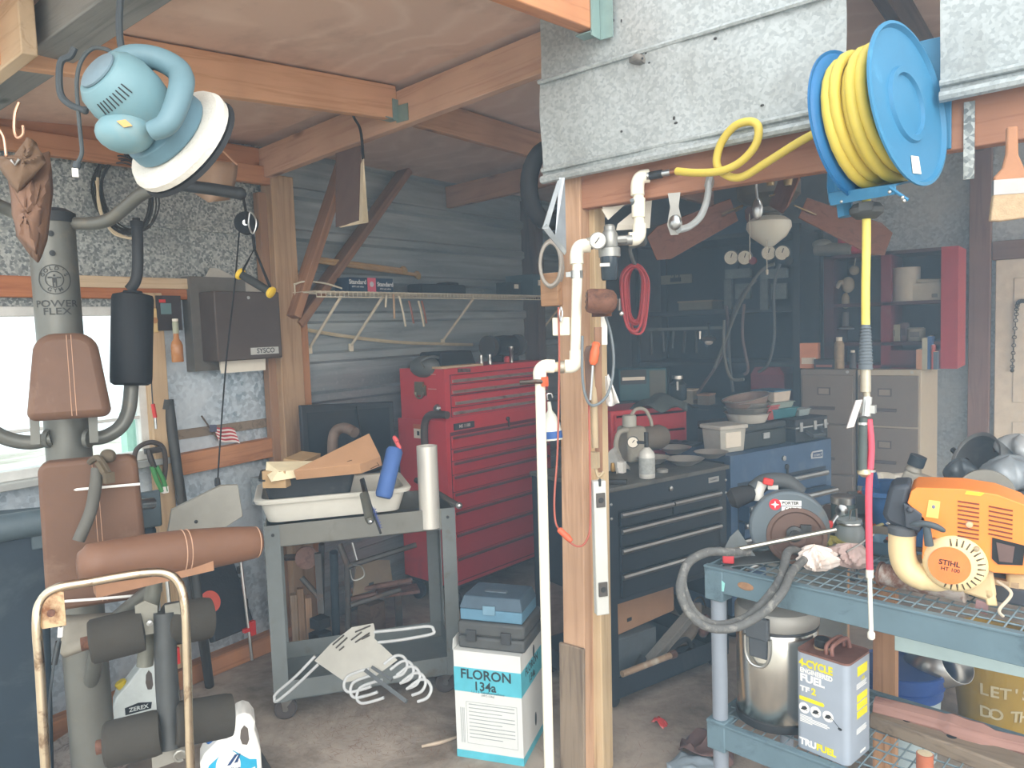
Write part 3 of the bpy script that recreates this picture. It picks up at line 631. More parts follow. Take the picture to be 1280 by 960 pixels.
# weight shroud behind
dx_ = V((.395, .918, 0)); dn = V((.918, -.395, 0)); s0 = V((-3.05, .45, 0))
sh = t.p('weight_shroud', B().plate([(0, .0), (.0, 1.06), (.60, 1.035), (.66, 1.0), (1.0, .98), (1.0, .86), (.66, .84), (.62, 0)], .05, s0-dn*.05, dx_, (0, 0, 1)).plate([(0, 1.03), (0, 1.07), (1.0, 1.02), (1.0, .97)], .30, s0-dn*.36, dx_, (0, 0, 1)), M((30, 42, 52), .7, 0, .14, 6, 0, (52, 62, 68), .62), bev=.015)
t.p('top_cover', B().plate([(.62, .96), (.62, 1.09), (1.02, 1.11), (1.02, .98)], .03, s0-dn*.02, dx_, (0, 0, 1)).tube([s0+dx_*.3+V((0, 0, 1.04)), s0+dx_*.95+V((0, 0, 1.06))], .045, 14), M((70, 82, 88), .6), par=sh, bev=.006)
t.p('end_cover', B().plate([(0, 0), (.20, .0), (.26, .03), (.25, .15), (.19, .155), (.02, .09)], .025, P(208, 668, 2.72), dx_, (0, 0, 1)).mi(1).lathe([(.007, 0), (.007, .005), (0, .006)], P(245, 652, 2.66), dn, 8), [M((138, 136, 128), .6, 0, .1), BLK], par=sh, bev=.008)
t.p('info_plate', B().plate([(0, 0), (.1, 0), (.1, .23), (0, .23)], .004, P(-25, 735, 2.52), dx_, (0, 0, 1)), M((88, 98, 100), .5, .3), par=sh, bev=.006)
t.p('cable_end', B().rod(P(174, 631, 2.55), P(191, 629, 2.6), .019, 14), metal((150, 156, 160), .3), par=sh)
t.p('base', B().box((GX-.02, GY+.02, .03), (.14, 1.1, .06), (0, 0, -20)).box((GX+.12, GY-.1, .03), (.5, .1, .06), (0, 0, -20)), M((70, 72, 72), .6), bev=.006)
t.p('seat_post', B().tube([V((GX, GY, .5)), V((GX+.25, GY-.05, .78)), P(193, 735, 2.16)], .024, 12), GUN)
b = B().sheet(8, 4, lambda u, v: P(78+95*u, 772+18*v-4*u+30*v*(1-u), 2.24-.12*v)); t.p('seat_board', b, M((126, 120, 108), .8, 0, .15), sol=.02)
# ---------------------------------------------------------------- bent chrome frame
t = T('chrome_tube_frame', 'bent chrome tube hoop with rust specks standing before the exercise machine', 'frame', (-1.9, .8, 0), W=True)
hp = [P(62, 1100, 1.86), P(57, 960, 1.86), P(50, 840, 1.86), P(46, 780, 1.86), P(51, 752, 1.87), P(72, 735, 1.88), P(120, 726, 1.91), P(180, 716, 1.94), P(208, 717, 1.96), P(224, 730, 1.97), P(231, 760, 1.97), P(234, 830, 1.97), P(238, 960, 1.97), P(241, 1090, 1.97)]
hp[0].z = 0; hp[-1].z = 0
tb = t.p('tube', B().tube(cr(hp, 7), .0115, 14), metal((206, 190, 166), .22, (112, 74, 46), .62, 22))
t.p('bracket', B().plate([(0, 0), (.055, 0), (.055, .085), (.03, .09), (.0, .05)], .004, P(51, 786, 1.87), (.5, .86, 0), (0, 0, 1)).mi(1).lathe([(.009, 0), (.009, .006), (0, .007)], P(64, 766, 1.86), cf, 10), [M((196, 168, 132), .6, .3, .15, 25, 0, (128, 84, 54), .56), RUST], par=tb)
t.p('control_cable', B().tube(cr([P(76, 783, 1.86), P(75, 795, 1.86), P(70, 815, 1.87), P(66, 840, 1.88), P(62, 880, 1.9), P(60, 940, 1.9)], 6), .0035, 8).mi(1).rod(P(76, 784, 1.86), P(75, 796, 1.86), .006).mi(2).rod(P(73, 802, 1.87), P(68, 830, 1.88), .007), [DGREY, WHITE, BLK], par=tb)
# ---------------------------------------------------------------- jugs on the floor
def jug(name, label, x, y, w_, h_, body, lab, parts):
    base = oZ(x, y, 0); rz = math.degrees(math.atan2(-base.x, base.y)); t = T(name, label, 'jug', base, rz)
    d = w_*.55
    poly = [(-w_/2, .01), (-w_/2+.01, 0), (w_/2-.01, 0), (w_/2, .01), (w_/2, h_*.50), (w_*.47, h_*.60), (w_*.42, h_*.76), (w_*.44, h_*.86), (w_*.36, h_*.96), (w_*.26, h_), (w_*.14, h_*.98), (w_*.06, h_*.88), (-w_*.02, h_*.83), (-w_*.2, h_*.72), (-w_*.42, h_*.6), (-w_*.5, h_*.5)]
    b = B().plate(poly, d, (0, d/2, 0), (1, 0, 0), (0, 0, 1))
    bd = t.p('bottle', b, body, bev=.014)
    hole = [(w_*.20, h_*.62), (w_*.28, h_*.60), (w_*.32, h_*.66), (w_*.31, h_*.80), (w_*.25, h_*.85), (w_*.19, h_*.80), (w_*.17, h_*.70)]
    t.p('handle_hole', B().plate(hole, d+.002, (0, d/2+.001, 0), (1, 0, 0), (0, 0, 1)), M((92, 84, 78), .8), par=bd)
    t.p('cap', B().lathe([(.02, 0), (.022, .004), (.022, .022), (.018, .026), (0, .026)], (-w_*.28, 0, h_*.66), (-.5, 0, 1), 18), lab[0])
    parts(t, w_, h_, d)
def valv(t, w_, h_, d):
    y = -d/2-.001
    b = B().plate([(-w_*.40, 0.012), (w_*.42, .012), (w_*.42, h_*.40), (w_*.30, h_*.42), (w_*.05, h_*.57), (-w_*.2, h_*.53), (-w_*.36, h_*.45), (-w_*.42, h_*.35)], .002, (0, y, 0))
    b.mi(1).lathe([(w_*.27, 0), (w_*.27, .002), (0, .002)], (-w_*.05, y-.001, h_*.40), (0, -1, 0), 30, (1, .75))
    b.mi(2).plate([(0, 0), (.012, 0), (.04, .035), (.028, .035)], .001, (-w_*.07, y-.003, h_*.405)).plate([(.016, 0), (.028, 0), (.04, .03), (.034, .03)], .001, (-w_*.03, y-.003, h_*.42))
    b.text('Valvoline', .022, (-w_*.05, y-.0035, h_*.345), bold=.015)
    b.mi(1).plate([(0, 0), (.06, .012), (.06, .02), (0, .008)], .001, (0, y-.003, h_*.20)).plate([(0, 0), (.05, .012), (.05, .02), (0, .008)], .001, (.03, y-.003, h_*.25))
    t.p('label_sticker', b, [M((46, 160, 196), .5), WHITE, M((40, 66, 110), .5)])
jug('oil_jug', 'white oil jug with a sky blue label at the front edge', 291, 985, .205, .30, WHITE, [M((40, 90, 150), .5)], valv)
def zer(t, w_, h_, d):
    y = -d/2-.001
    b = B().box((.0, y, h_*.36), (w_*.7, .002, h_*.5)).mi(1).box((0, y-.001, h_*.20), (w_*.66, .002, h_*.13)).mi(2).plate([(-.05, 0), (.045, .004), (.05, .03), (0, .04), (-.05, .03)], .001, (0, y-.002, h_*.37))
    b.mi(0).text('ZEREX', .024, (0, y-.0035, h_*.42), bold=.02).mi(2).text('EXTENDED', .02, (-.005, y-.003, h_*.225), bold=.02).text('LIFE', .02, (-.025, y-.003, h_*.17), bold=.02)
    t.p('label_sticker', b, [M((206, 214, 212), .5), M((212, 190, 40), .5), M((30, 34, 40), .5)])
jug('coolant_jug', 'white coolant jug with a yellow label behind the foam rollers', 176, 920, .185, .345, M((206, 214, 212), .5), [M((200, 176, 40), .5)], zer)
def crump(fn, seed, amp):
    r = random.Random(seed); ph = [r.uniform(0, 6) for _ in range(6)]
    return lambda u, v: fn(u, v)+V((math.sin(9*u+ph[0])*math.sin(7*v+ph[1]), math.sin(8*u+ph[2]+5*v), math.sin(11*u+ph[3])*math.sin(9*v+ph[4])))*amp
t = T('newspaper', 'crumpled newspaper lying on the floor under the rollers', 'newspaper', oZ(130, 935, 0), W=True)
c = oZ(130, 945, .04)
t.p('sheet', B().sheet(14, 12, crump(lambda u, v: c+V((.40*(u-.5)-.1*(v-.5), .34*(v-.5)+.2*(u-.5), .05*u+.05*math.sin(2.5*v))), 3, .015)), M((168, 156, 146), .9, 0, .15, 30, 0, (110, 96, 92), .55))
t.p('sheet', B().sheet(10, 8, crump(lambda u, v: c+V((.22*(u-.5)+.16, .26*(v-.5)+.02, .06+.05*u)), 8, .012)), M((176, 150, 132), .9, 0, .2, 12, 0, (120, 70, 60), .62))
# ---------------------------------------------------------------- against the wall: black case, clamps
t = T('black_case', 'black hard case with a red round sticker leaning against the wall', 'case', oX(283, 800, XW+.08), W=True)
q = [oX(245, 715, XW+.03), oX(298, 700, XW+.03), oX(312, 785, XW+.16), oX(262, 805, XW+.18)]
xx, yy = (q[2]-q[3]), (q[0]-q[3])
b = B().plate([(0, 0), (xx.length, 0), (xx.length, yy.length), (0, yy.length)], .05, q[3], xx, yy)
body = t.p('shell', b, M((44, 48, 52), .7, 0, .2, 20, .2), bev=.008); zz_ = xx.cross(yy).normalized()
t.p('sticker', B().lathe([(.052, 0), (.052, .002), (0, .002)], oX(263, 752, XW+.165)+zz_*.0, zz_, 26), M((206, 92, 76), .6), par=body)
for i in range(4): t.p('latch', B().box(q[3]+xx*.88+yy*(.35+.16*i)+zz_*.05, (.01, .02, .035)), M((72, 76, 78), .6), par=body)
def clamp(label, x0, y0, x1, y1, X, grips):
    t = T('bar_clamp', label, 'clamp', oX(x1, y1, X), W=True, group='bar clamps by the wall')
    t.p('bar', B().rod(oX(x0, y0, X-.06), oX(x1, y1, X), .0075, 8), STEELB)
    for gx, gy in grips: t.p('jaw', B().box(oX(gx, gy, X-.02), (.022, .03, .07)).box(oX(gx-5, gy+2, X-.02), (.02, .05, .018)), RED)
clamp('steel bar clamp with red jaws beside the black case', 301, 703, 315, 825, -3.20, [(315, 785)])
clamp('bar clamp with red jaws behind the right chrome upright', 208, 718, 226, 900, -3.0, [(219, 820), (224, 888)])
one('iron_bar', 'dark iron bar standing behind the upper right foam roller', 'bar', B().tube([P(243, 715, 2.8), P(252, 780, 2.78), oZ(262, 856, .01)], [.016, .017, .021], 12), M((60, 62, 62), .6, .3))
# ================================================================ what hangs and stands along the left wall inside
SHY = M((214, 206, 186), .5)
t = T('wire_shelf', 'long cream wire shelf on diagonal brackets along the ribbed wall', 'shelf', (XW, 2.5, 1.84), W=True)
b = B(); y0, y1 = 2.53, 5.3
for x in (XW+.02, XW+.11, XW+.20, XW+.30): b.rod((x, y0, 1.865), (x, y1, 1.865), .0035, 6)
b.rod((XW+.305, y0, 1.838), (XW+.305, y1, 1.838), .0035, 6)
n = 92
for i in range(n): y = y0+(y1-y0)*i/(n-1); b.rod((XW+.02, y, 1.869), (XW+.30, y, 1.869), .0018, 4).rod((XW+.304, y, 1.869), (XW+.304, y, 1.838), .0018, 4)
t.p('deck', b, SHY, smooth=0)
for y in (2.70, 3.00, 3.80, 4.9): t.p('bracket', B().tube([(XW+.012, y, 1.575), (XW+.295, y, 1.845)], .008, 6).box((XW+.008, y, 1.56), (.01, .03, .05)), SHY)
one('cord', 'cream cord tied along the braces to the wire shelf', 'cord', B().tube(cr([P(360, 345, 4.05), P(367, 355, 4.0), P(380, 352, 3.98), P(405, 354, 4.1), P(432, 362, 4.2)], 5), .005, 6).tube([P(368, 356, 4.0), P(370, 380, 3.98)], .004, 6), SHY)
one('plastic_strip', 'long cream plastic strip fastened low along the ribbed wall', 'strip', B().tube(cr([oX(376, 411, XW+.03), oX(430, 420, XW+.03), oX(500, 428, XW+.03), oX(590, 431, XW+.03)], 6), .011, 6), M((196, 184, 156), .6))
t = T('light_bulb_box', 'dark blue bulb carton with a pink stripe on the wire shelf', 'box', (-3.2, 2.97, 1.8705), 90)
for nm in ('Sylvania',):
    b = B().box((0, .06, .04), (.32, .12, .08)).mi(1).box((.0, -.0005, .04), (.06, .003, .081)).mi(2).text('Standard', .034, (-.10, -.002, .055), bold=.02).text('Standard', .034, (.10, -.002, .045), bold=.02).text('60W soft white', .013, (-.10, -.002, .03), bold=.01).text('60W soft white', .013, (.10, -.002, .02), bold=.01).mi(3).ball((0, -.001, .045), (.018, .002, .018), 10, 6)
    t.p('carton', b, [M((36, 58, 82), .5), M((206, 96, 116), .5), M((216, 220, 222), .5), M((190, 190, 196), .5)], bev=.0)
t.o.rotation_euler = (0, 0, rad(88))
for i, (xa, ya, xb, yb) in enumerate(((388, 322, 508, 338), (390, 326, 525, 344))):
    t = T('bamboo_stake', ('upper' if i == 0 else 'lower')+' of two tan wooden stakes lying above the bulb carton', 'stake', oX(xa, ya, XW+.08), W=True, group='tan stakes on the wire shelf')
    t.p('shaft', B().rod(oX(xa, ya, XW+.09), oX(xb, yb, XW+.09), .011, 8), M((172, 140, 98), .7))
    t.p('knob', B().ball(oX(xb-4, yb-1, XW+.09), (.02, .025, .022), 8, 6).ball(oX(xb-2, yb+2, XW+.1), (.016, .02, .018), 8, 6), M((160, 134, 92), .8))
HK = [(483, 370, 482, 384, SHY), (492, 368, 493, 398, M((190, 160, 130), .6)), (499, 370, 507, 408, SHY), (511, 376, 517, 404, M((150, 96, 78), .6)), (523, 376, 530, 408, SHY), (527, 376, 533, 404, M((150, 96, 78), .6))]
for i, (a, c_, d, e, mt) in enumerate(HK):
    one('hanging_strap', ['short cream strap', 'long tan strap', 'cream strap with bent end', 'brown strap', 'second cream strap with bent end', 'last brown strap'][i]+' hanging from the wire shelf front', 'strap', B().tube(cr([oX(a, c_, XW+.31), oX((a+d)/2, (c_+e)/2-2, XW+.32), oX(d, e, XW+.31)], 5), .006, 6), mt, 'straps hanging from the wire shelf')
def heap(name, label, cat, items, grp=None):
    pass
b = B().box((0, 0, .03), (.12, .42, .06)).box((.0, .1, .05), (.1, .12, .05), (0, 0, 8))
o = one('dark_case', 'flat dark case lying on the wire shelf right of the carton', 'case', b, BLKR, bev=.01); o.location = (-3.26, 3.58, 1.8705)
b = B().box((0, 0, .075), (.24, .30, .15)).mi(1).box((.122, -.05, .09), (.004, .07, .04)).mi(2).box((.122, .02, .03), (.004, .05, .04))
o = one('storage_tub', 'teal grey tub standing at the far end of the wire shelf', 'tub', b, [M((70, 90, 98), .6), PAPER, RED], bev=.006); o.location = (-3.27, 4.62, 1.8705)
b = B().box((0, 0, .045), (.12, .13, .09)).mi(1).box((.062, .01, .06), (.003, .05, .03))
o = one('small_black_box', 'small black box with a white sticker on the wire shelf', 'box', b, [BLK, PAPER], bev=.004); o.location = (-3.24, 4.3, 1.8705)
# book on a hook under the joist
t = T('hanging_manual', 'brown bound manual hanging open by a hook under the roof header', 'book', P(440, 280, 3.15), W=True)
e1, e2, e3, e4 = P(443, 190, 3.15), P(421, 196, 3.35), P(421, 284, 3.35), P(445, 277, 3.15)
def quad(b, a, c_, d, e, th=.004):
    nrm = (c_-a).cross(e-a).normalized()*th; return b.add([a, c_, d, e, a+nrm, c_+nrm, d+nrm, e+nrm], [(3, 2, 1, 0), (4, 5, 6, 7), (0, 1, 5, 4), (1, 2, 6, 5), (2, 3, 7, 6), (3, 0, 4, 7)])
t.p('cover', quad(B(), P(452, 182, 3.18), P(421, 192, 3.32), P(421, 284, 3.32), P(449, 279, 3.18), .006), M((98, 80, 74), .7))
b = B()
for i in range(6): quad(b, P(455, 197+i, 3.13), P(451, 205, 3.18), P(449, 279, 3.18), P(453.5+1.4*i, 277, 3.10+.01*i), .0012)
quad(b, P(449, 276, 3.17), P(424, 284, 3.3), P(426, 284.5, 3.28), P(461, 278, 3.1), .002)
t.p('pages', b, M((222, 208, 180), .85))
t.p('hook', B().tube(cr([P(439, 138, 3.5), P(443, 148, 3.35), P(449, 158, 3.25), P(452, 172, 3.2), P(454, 198, 3.13)], 5), .006, 6), BLKR)
# ================================================================ the red tool chest
RC = M((192, 50, 56), .42, 0, .1, 5, 0, (168, 54, 60), .64); RC2 = M((184, 46, 52), .42, 0, .1, 5)
t = T('red_tool_chest', 'tall red tool chest with stacked drawers against the ribbed wall', 'tool chest', (-2.885, 3.19, 0), 85)
Wd, Dp = .93, .42
cab = t.p('cabinet', B().bb((0, .0, .16), (Wd, Dp, 1.125)).mi(1).bb((.03, -.002, .18), (Wd-.03, 0, 1.06)), [RC, M((96, 26, 32), .6)], bev=.006)
top = t.p('top_chest', B().bb((.005, .0, 1.125), (Wd-.005, Dp-.03, 1.425)).mi(1).bb((.045, -.002, 1.145), (Wd-.045, 0, 1.39)), [RC, M((90, 26, 32), .6)], bev=.006)
CHR = M((176, 168, 160), .35, .5, .1, 18, 0, (120, 96, 84), .62)
def drawer(t, x0, x1, z0, z1, par, trim=CHR, hz='top', body=RC2, y=-.012):
    d = t.p('drawer', B().bb((x0, y, z0), (x1, 0, z1)), body, par=par, bev=.003)
    zz = z1-.012 if hz == 'top' else (z0+z1)/2
    t.p('handle', B().plate([(0, -.008), (.006, -.009), (.012, -.004), (.012, .004), (0, .008)], x1-x0-.004, (x0+.002, y, zz), (0, -1, 0), (0, 0, 1)), trim, par=par) if par is None else None
    return d
def pull(t, d, x0, x1, y, zz, mat, r=.009):
    t.p('handle', B().plate([(0, -r), (.010, -r*.9), (.014, -r*.2), (.010, r*.7), (0, r)], x1-x0, (x0 if True else 0, y, zz), (0, -1, 0), (0, 0, 1)) if False else B().add([(x, y-yy, zz+z_) for x in (x0, x1) for yy, z_ in ((0, -r), (.010, -r*.9), (.015, 0), (.010, r*.7), (0, r))], [(0, 1, 2, 3, 4), (9, 8, 7, 6, 5)]+[(i, 5+i, 5+(i+1) % 5, (i+1) % 5) for i in range(5)]), mat, par=d)
for z0, z1, hz in ((1.335, 1.385, 1.352), (1.275, 1.33, 1.29), (1.205, 1.268, 1.226), (1.148, 1.198, 1.168)):
    out = -.012 if z0 != 1.205 else -.03
    d = t.p('drawer', B().bb((.05, out, z0), (Wd-.05, 0, z1)), RC2, bev=.003); pull(t, d, .052, Wd-.052, out, hz, CHR)
for z0, z1 in ((.965, 1.04), (.895, .96), (.815, .89), (.715, .81), (.605, .71), (.475, .60), (.335, .47), (.19, .33)):
    d = t.p('drawer', B().bb((.035, -.012, z0), (Wd-.035, 0, z1)), RC2, bev=.003); pull(t, d, .04, Wd-.04, -.012, z1-.012, M((120, 84, 84), .4, .4), .008)
t.p('maker_plate', B().box((.14, -.006, 1.088), (.16, .01, .038)).mi(1).text('MS 1100', .026, (.14, -.0115, 1.088), bold=.02), [BLK, M((200, 196, 190), .5)], par=cab)
t.p('lock', B().lathe([(.012, 0), (.014, .01), (.008, .016), (0, .017)], (.52, 0, 1.085), (0, -1, 0), 14).box((.52, -.012, 1.045), (.012, .006, .06)), IRON, par=cab)
b = B().box((-.003, .20, 1.30), (.006, .10, .06)).tube(arc((-.014, .20, 1.29), .035, 180, 360, 10, (0, 1, 0), (0, 0, 1)), .007, 8).box((-.01, .20, 1.335), (.014, .07, .03))
t.p('side_handle', b, metal((156, 148, 120), .45), par=top)
t.p('side_knob', B().lathe([(.026, 0), (.022, .012), (.012, .016), (.014, .024), (0, .026)], (0, .06, 1.20), (-1, 0, 0), 18), STEEL, par=top)
t.p('warning_sticker', B().box((-.002, .22, 1.055), (.003, .11, .08)).mi(1).box((-.004, .22, 1.085), (.002, .11, .026)).mi(2).box((-.004, .235, 1.045), (.002, .02, .025)), [PAPER, M((196, 112, 80), .6), BLK], par=cab)
for z in (1.395, 1.31): t.p('scratch_mark', B().box((-.0015, .10, z), (.002, .07, .004)), M((206, 170, 160), .6), par=top)
t.p('badge', B().box((.16, -.0035, 1.408), (.10, .006, .022), (0, 3, 0)), metal((140, 130, 124), .5, (90, 50, 46), .5), par=top)
t.p('push_bar', B().tube(cr([(-.03, .15, .90), (-.03, .15, 1.08), (-.03, .11, 1.155), (-.03, .02, 1.17), (-.03, -.05, 1.17)], 6), .022, 12), M((84, 74, 68), .6, .3), par=cab)
for x in (.06, Wd-.06):
    for y in (.05, Dp-.05): t.p('caster', B().lathe([(.02, -.014), (.055, -.014), (.058, 0), (.055, .014), (.02, .014)], (x, y, .06), (1, 0, 0), 18).box((x, y, .14), (.05, .05, .04)), BLKR)
t.p('base_frame', B().bb((.01, .02, .14), (Wd-.01, Dp-.02, .16)), BLK)
TOPZ = 1.4265
def RL(x, y): return Matrix.Translation((-2.885, 3.19, TOPZ)) @ Matrix.Rotation(rad(85), 4, 'Z') @ V((x, y, 0))
t = T('helmet', 'dark bicycle helmet lying on the red tool chest', 'helmet', RL(.02, .12), 85)
t.p('shell', B().ball((0, .06, .01), (.07, .11, .065), 18, 8).tube(cr([(-.075, -.02, .01), (-.08, .0, .045), (-.03, -.03, .07), (.03, -.03, .06)], 6), .007, 8), [M((92, 96, 96), .5)])
o = one('black_tray', 'low black tray lying on the red tool chest', 'tray', B().box((0, 0, .045), (.30, .22, .09), None, (.85, .85)), BLKR, bev=.01); o.location = RL(.25, .24); o.rotation_euler = (0, 0, rad(85))
for x, lab in ((.36, 'left of two short chrome sockets on the red chest top'), (.435, 'right of two short chrome sockets on the red chest top')):
    p = RL(x, .05); one('socket', lab, 'socket', B().lathe([(.013, 0), (.013, .03), (.011, .034), (.011, .06), (.006, .06), (0, .05)], p, (0, 0, 1), 14), STEEL, 'chrome sockets on the chest')
p = RL(.63, .06); t = T('extension_bar', 'chrome extension bar standing upright in a red base on the chest', 'tool', p)
t.p('base', B().lathe([(.022, 0), (.022, .03), (.012, .04), (0, .04)], (-.02, 0, 0), (0, 0, 1), 14), RED); t.p('bar', B().lathe([(.012, 0), (.012, .07), (.016, .075), (.016, .10), (0, .1)], (.012, 0, 0), (0, 0, 1), 14), STEEL)
p = RL(.77, .24); t = T('bench_grinder', 'dark bench grinder at the far end of the red chest', 'grinder', p, 85)
t.p('motor', B().lathe([(.03, -.11), (.065, -.09), (.07, 0), (.065, .09), (.03, .11)], (0, 0, .10), (1, 0, 0), 20).box((0, 0, .02), (.16, .12, .04)), BLKR)
for x in (-.14, .14): t.p('wheel', B().lathe([(.02, -.02), (.072, -.018), (.072, .018), (.02, .02)], (x, 0, .10), (1, 0, 0), 22), M((70, 68, 66), .9))
b = B().box((0, 0, .006), (.34, .09, .012)); o = one('wood_strip', 'pale wooden strip lying along the red chest top edge', 'strip', b, PALE); o.location = RL(.16, .05); o.rotation_euler = (0, 0, rad(85))
# ================================================================ the grey tool cart
CG = M((106, 112, 112), .6, .1, .12, 8, 0, (90, 84, 76), .64)
ct = T('grey_tool_cart', 'grey steel two shelf tool cart on casters with a white tub on it', 'cart', (-2.705, 1.85, 0), 53)
t = ct; L_, D_ = .80, .43
b = B().bb((0, 0, .765), (L_, D_, .772)); b.bb((0, 0, .765), (L_, .006, .86)).bb((0, D_-.006, .765), (L_, D_, .86)).bb((0, 0, .765), (.006, D_, .86)).bb((L_-.006, 0, .765), (L_, D_, .86))
t.p('top_tray', b, M((112, 112, 106), .6, .1, .1, 8, 0, (94, 90, 82), .62), bev=.002)
b = B().bb((0, 0, .10), (L_, D_, .108)); b.bb((0, 0, .10), (L_, .006, .185)).bb((0, D_-.006, .10), (L_, D_, .185)).bb((0, 0, .10), (.006, D_, .185)).bb((L_-.006, 0, .1), (L_, D_, .185))
t.p('lower_tray', b, CG, bev=.002)
for x in (0, L_):
    for y in (0, D_):
        sx, sy = (1 if x == 0 else -1), (1 if y == 0 else -1)
        t.p('leg', B().plate([(-.004*sx, -.004*sy), (.058*sx, -.004*sy), (.058*sx, .003*sy), (.003*sx, .003*sy), (.003*sx, .058*sy), (-.004*sx, .058*sy)], .76, (x, y, .10), (1, 0, 0), (0, 1, 0)).mi(1).lathe([(.007, 0), (.007, .004), (0, .005)], (x+.03*sx, y-.003*sy, .82), (0, -sy, 0), 8), [CG, BLK])
for x in (.05, L_-.05):
    for y in (.05, D_-.05):
        c = t.p('caster', B().plate([(-.022, .04), (.03, .10), (-.03, .10)], .003, (x, y-.018, 0)).plate([(-.022, .04), (.03, .10), (-.03, .10)], .003, (x, y+.02, 0)).bb((x-.03, y-.02, .096), (x+.03, y+.02, .10)), STEEL)
        t.p('wheel', B().lathe([(.012, -.012), (.04, -.014), (.048, -.008), (.048, .008), (.04, .014), (.012, .012)], (x-.012, y, .048), (0, 1, 0), 22).mi(1).lathe([(.012, -.016), (.012, .016)], (x-.012, y, .048), (0, 1, 0), 10), [M((72, 66, 64), .8), STEEL], par=c)
CM = Matrix.Translation((-2.705, 1.85, 0)) @ Matrix.Rotation(rad(53), 4, 'Z')
def onc(x, y, z=0): return CM @ V((x, y, z))
# tub
t = T('white_tub', 'white plastic tub on the grey cart, filled with odds and ends', 'tub', onc(.29, .2, .862), 53)
b = B(); W2, D2 = .325, .20
def ringv(w_, d_, z, r=.05):
    o = []
    for sx, sy, a0 in ((1, -1, -90), (1, 1, 0), (-1, 1, 90), (-1, -1, 180)):
        for i in range(6): a = rad(a0+18*i); o.append(V((sx*(w_-r)+r*math.cos(a), sy*(d_-r)+r*math.sin(a), z)))
    return o
def loft(b, rings, cap=True):
    n = len(rings[0]); vs = [v for r in rings for v in r]
    fs = [(i*n+j, i*n+(j+1) % n, (i+1)*n+(j+1) % n, (i+1)*n+j) for i in range(len(rings)-1) for j in range(n)]
    if cap: fs += [tuple(reversed(range(n))), tuple(range((len(rings)-1)*n, len(rings)*n))]
    return b.add(vs, fs)
t.p('basin', loft(b, [ringv(.28, .16, 0), ringv(.305, .185, .085), ringv(.325, .205, .088), ringv(.33, .21, .102), ringv(.325, .205, .106), ringv(.30, .18, .104), ringv(.275, .155, .008)]), M((206, 204, 194), .5, 0, .07))
t = T('dark_tray', 'dark grey plastic tray lying in the white tub', 'tray', onc(.19, .13, .945), 53)
t.p('pan', loft(B(), [ringv(.165, .10, 0, .03), ringv(.19, .12, .10, .03), ringv(.205, .13, .102, .03), ringv(.205, .13, .11, .03), ringv(.182, .112, .108, .03), ringv(.16, .095, .01, .03)]), M((46, 50, 54), .6, 0, .14, 8, 0, (70, 74, 78), .62))
t = T('cardboard_box', 'long brown cardboard box lying tilted over the dark tray', 'box', P(395, 592, 3.2), W=True)
a_, c_, d_, e_ = P(372, 597, 3.12), P(465, 551, 3.3), P(478, 580, 3.28), P(440, 596, 3.1)
b = quad(B(), P(370, 600, 3.12), P(452, 592, 3.12), P(478, 582, 3.24), P(464, 553, 3.3), .05)
t.p('carton', b, CARD, bev=.002)
nrm = (P(452, 592, 3.12)-P(370, 600, 3.12)).cross(P(464, 553, 3.3)-P(370, 600, 3.12)).normalized()
off = nrm*-.0015 if nrm.dot(EYE-P(440, 580, 3.2)) > 0 and False else nrm*.051
face_off = .0 
b = B(); q = [P(441, 573, 3.195), P(468, 565, 3.235), P(472, 577, 3.225), P(447, 585, 3.18)]
b.add([v-ray(455, 575)*.012 for v in q], [(0, 1, 2, 3)])
t.p('address_label', b, M((206, 192, 172), .8))
b = B()
for q in ((434, 577, 436, 589), (436, 589, 441, 588), (434, 577, 440, 575), (471, 578, 474, 582), (463, 586, 474, 581), (410, 592, 418, 588)): b.rod(P(q[0], q[1], 3.16), P(q[2], q[3], 3.17), .0015, 4)
t.p('printed_marks', b, M((90, 66, 50), .8))
t = T('parts_carton', 'open white and brown carton with folded flaps at the left of the tub', 'box', P(365, 596, 3.2), W=True)
b = B(); quad(b, P(333, 577, 3.2), P(402, 576, 3.3), P(382, 590, 3.2), P(348, 588, 3.12), .003); quad(b, P(333, 577, 3.2), P(348, 589, 3.12), P(339, 602, 3.1), P(332, 590, 3.16), .003)
quad(b, P(348, 590, 3.12), P(385, 585, 3.2), P(372, 597, 3.15), P(339, 602, 3.1), .003)
t.p('flaps', b, M((226, 212, 178), .8)); t.p('shell', B().box(P(350, 596, 3.2), (.10, .12, .07), (0, 0, 30)).box(P(378, 574, 3.38), (.09, .20, .03), (0, 8, 30)), M((176, 146, 108), .8))
t = T('blue_foam_float', 'blue foam block standing tilted in the white tub', 'foam block', P(485, 600, 3.25), W=True)
a_, e_ = P(479, 622, 3.2), P(494, 560, 3.26)
b = B().tube([a_, a_.lerp(e_, .06), a_.lerp(e_, .94), e_], [.030, .036, .036, .028], 18)
t.p('block', b, M((66, 98, 156), .7, 0, .08)); t.p('seam', B().tube([a_.lerp(e_, .1)-ray(484, 600)*.0115, a_.lerp(e_, .9)-ray(484, 600)*.0115], .0025, 6), M((46, 70, 120), .7))
t.p('red_clip', B().tube(cr([P(500, 561, 3.25), P(496, 553, 3.25), P(493, 547, 3.25), P(497, 552, 3.24)], 5), .009, 8), M((206, 90, 92), .5))
t = T('aluminium_tube', 'silver aluminium tube standing upright on the cart corner', 'tube', oZ(528, 638, .86)+V((-.0, .045, -.085)))
t.p('tube', B().cup([(.046, 0), (.046, .365)], n=28, th=.003), M((212, 210, 202), .4, .45, .08, 5))
t = T('television', 'flat black television panel standing behind the tub', 'television', (0, 0, 0), W=True)
q = [oX(381, 596, -3.12), oX(496, 596, -3.02), oX(496, 509, -3.02), oX(381, 506, -3.12)]
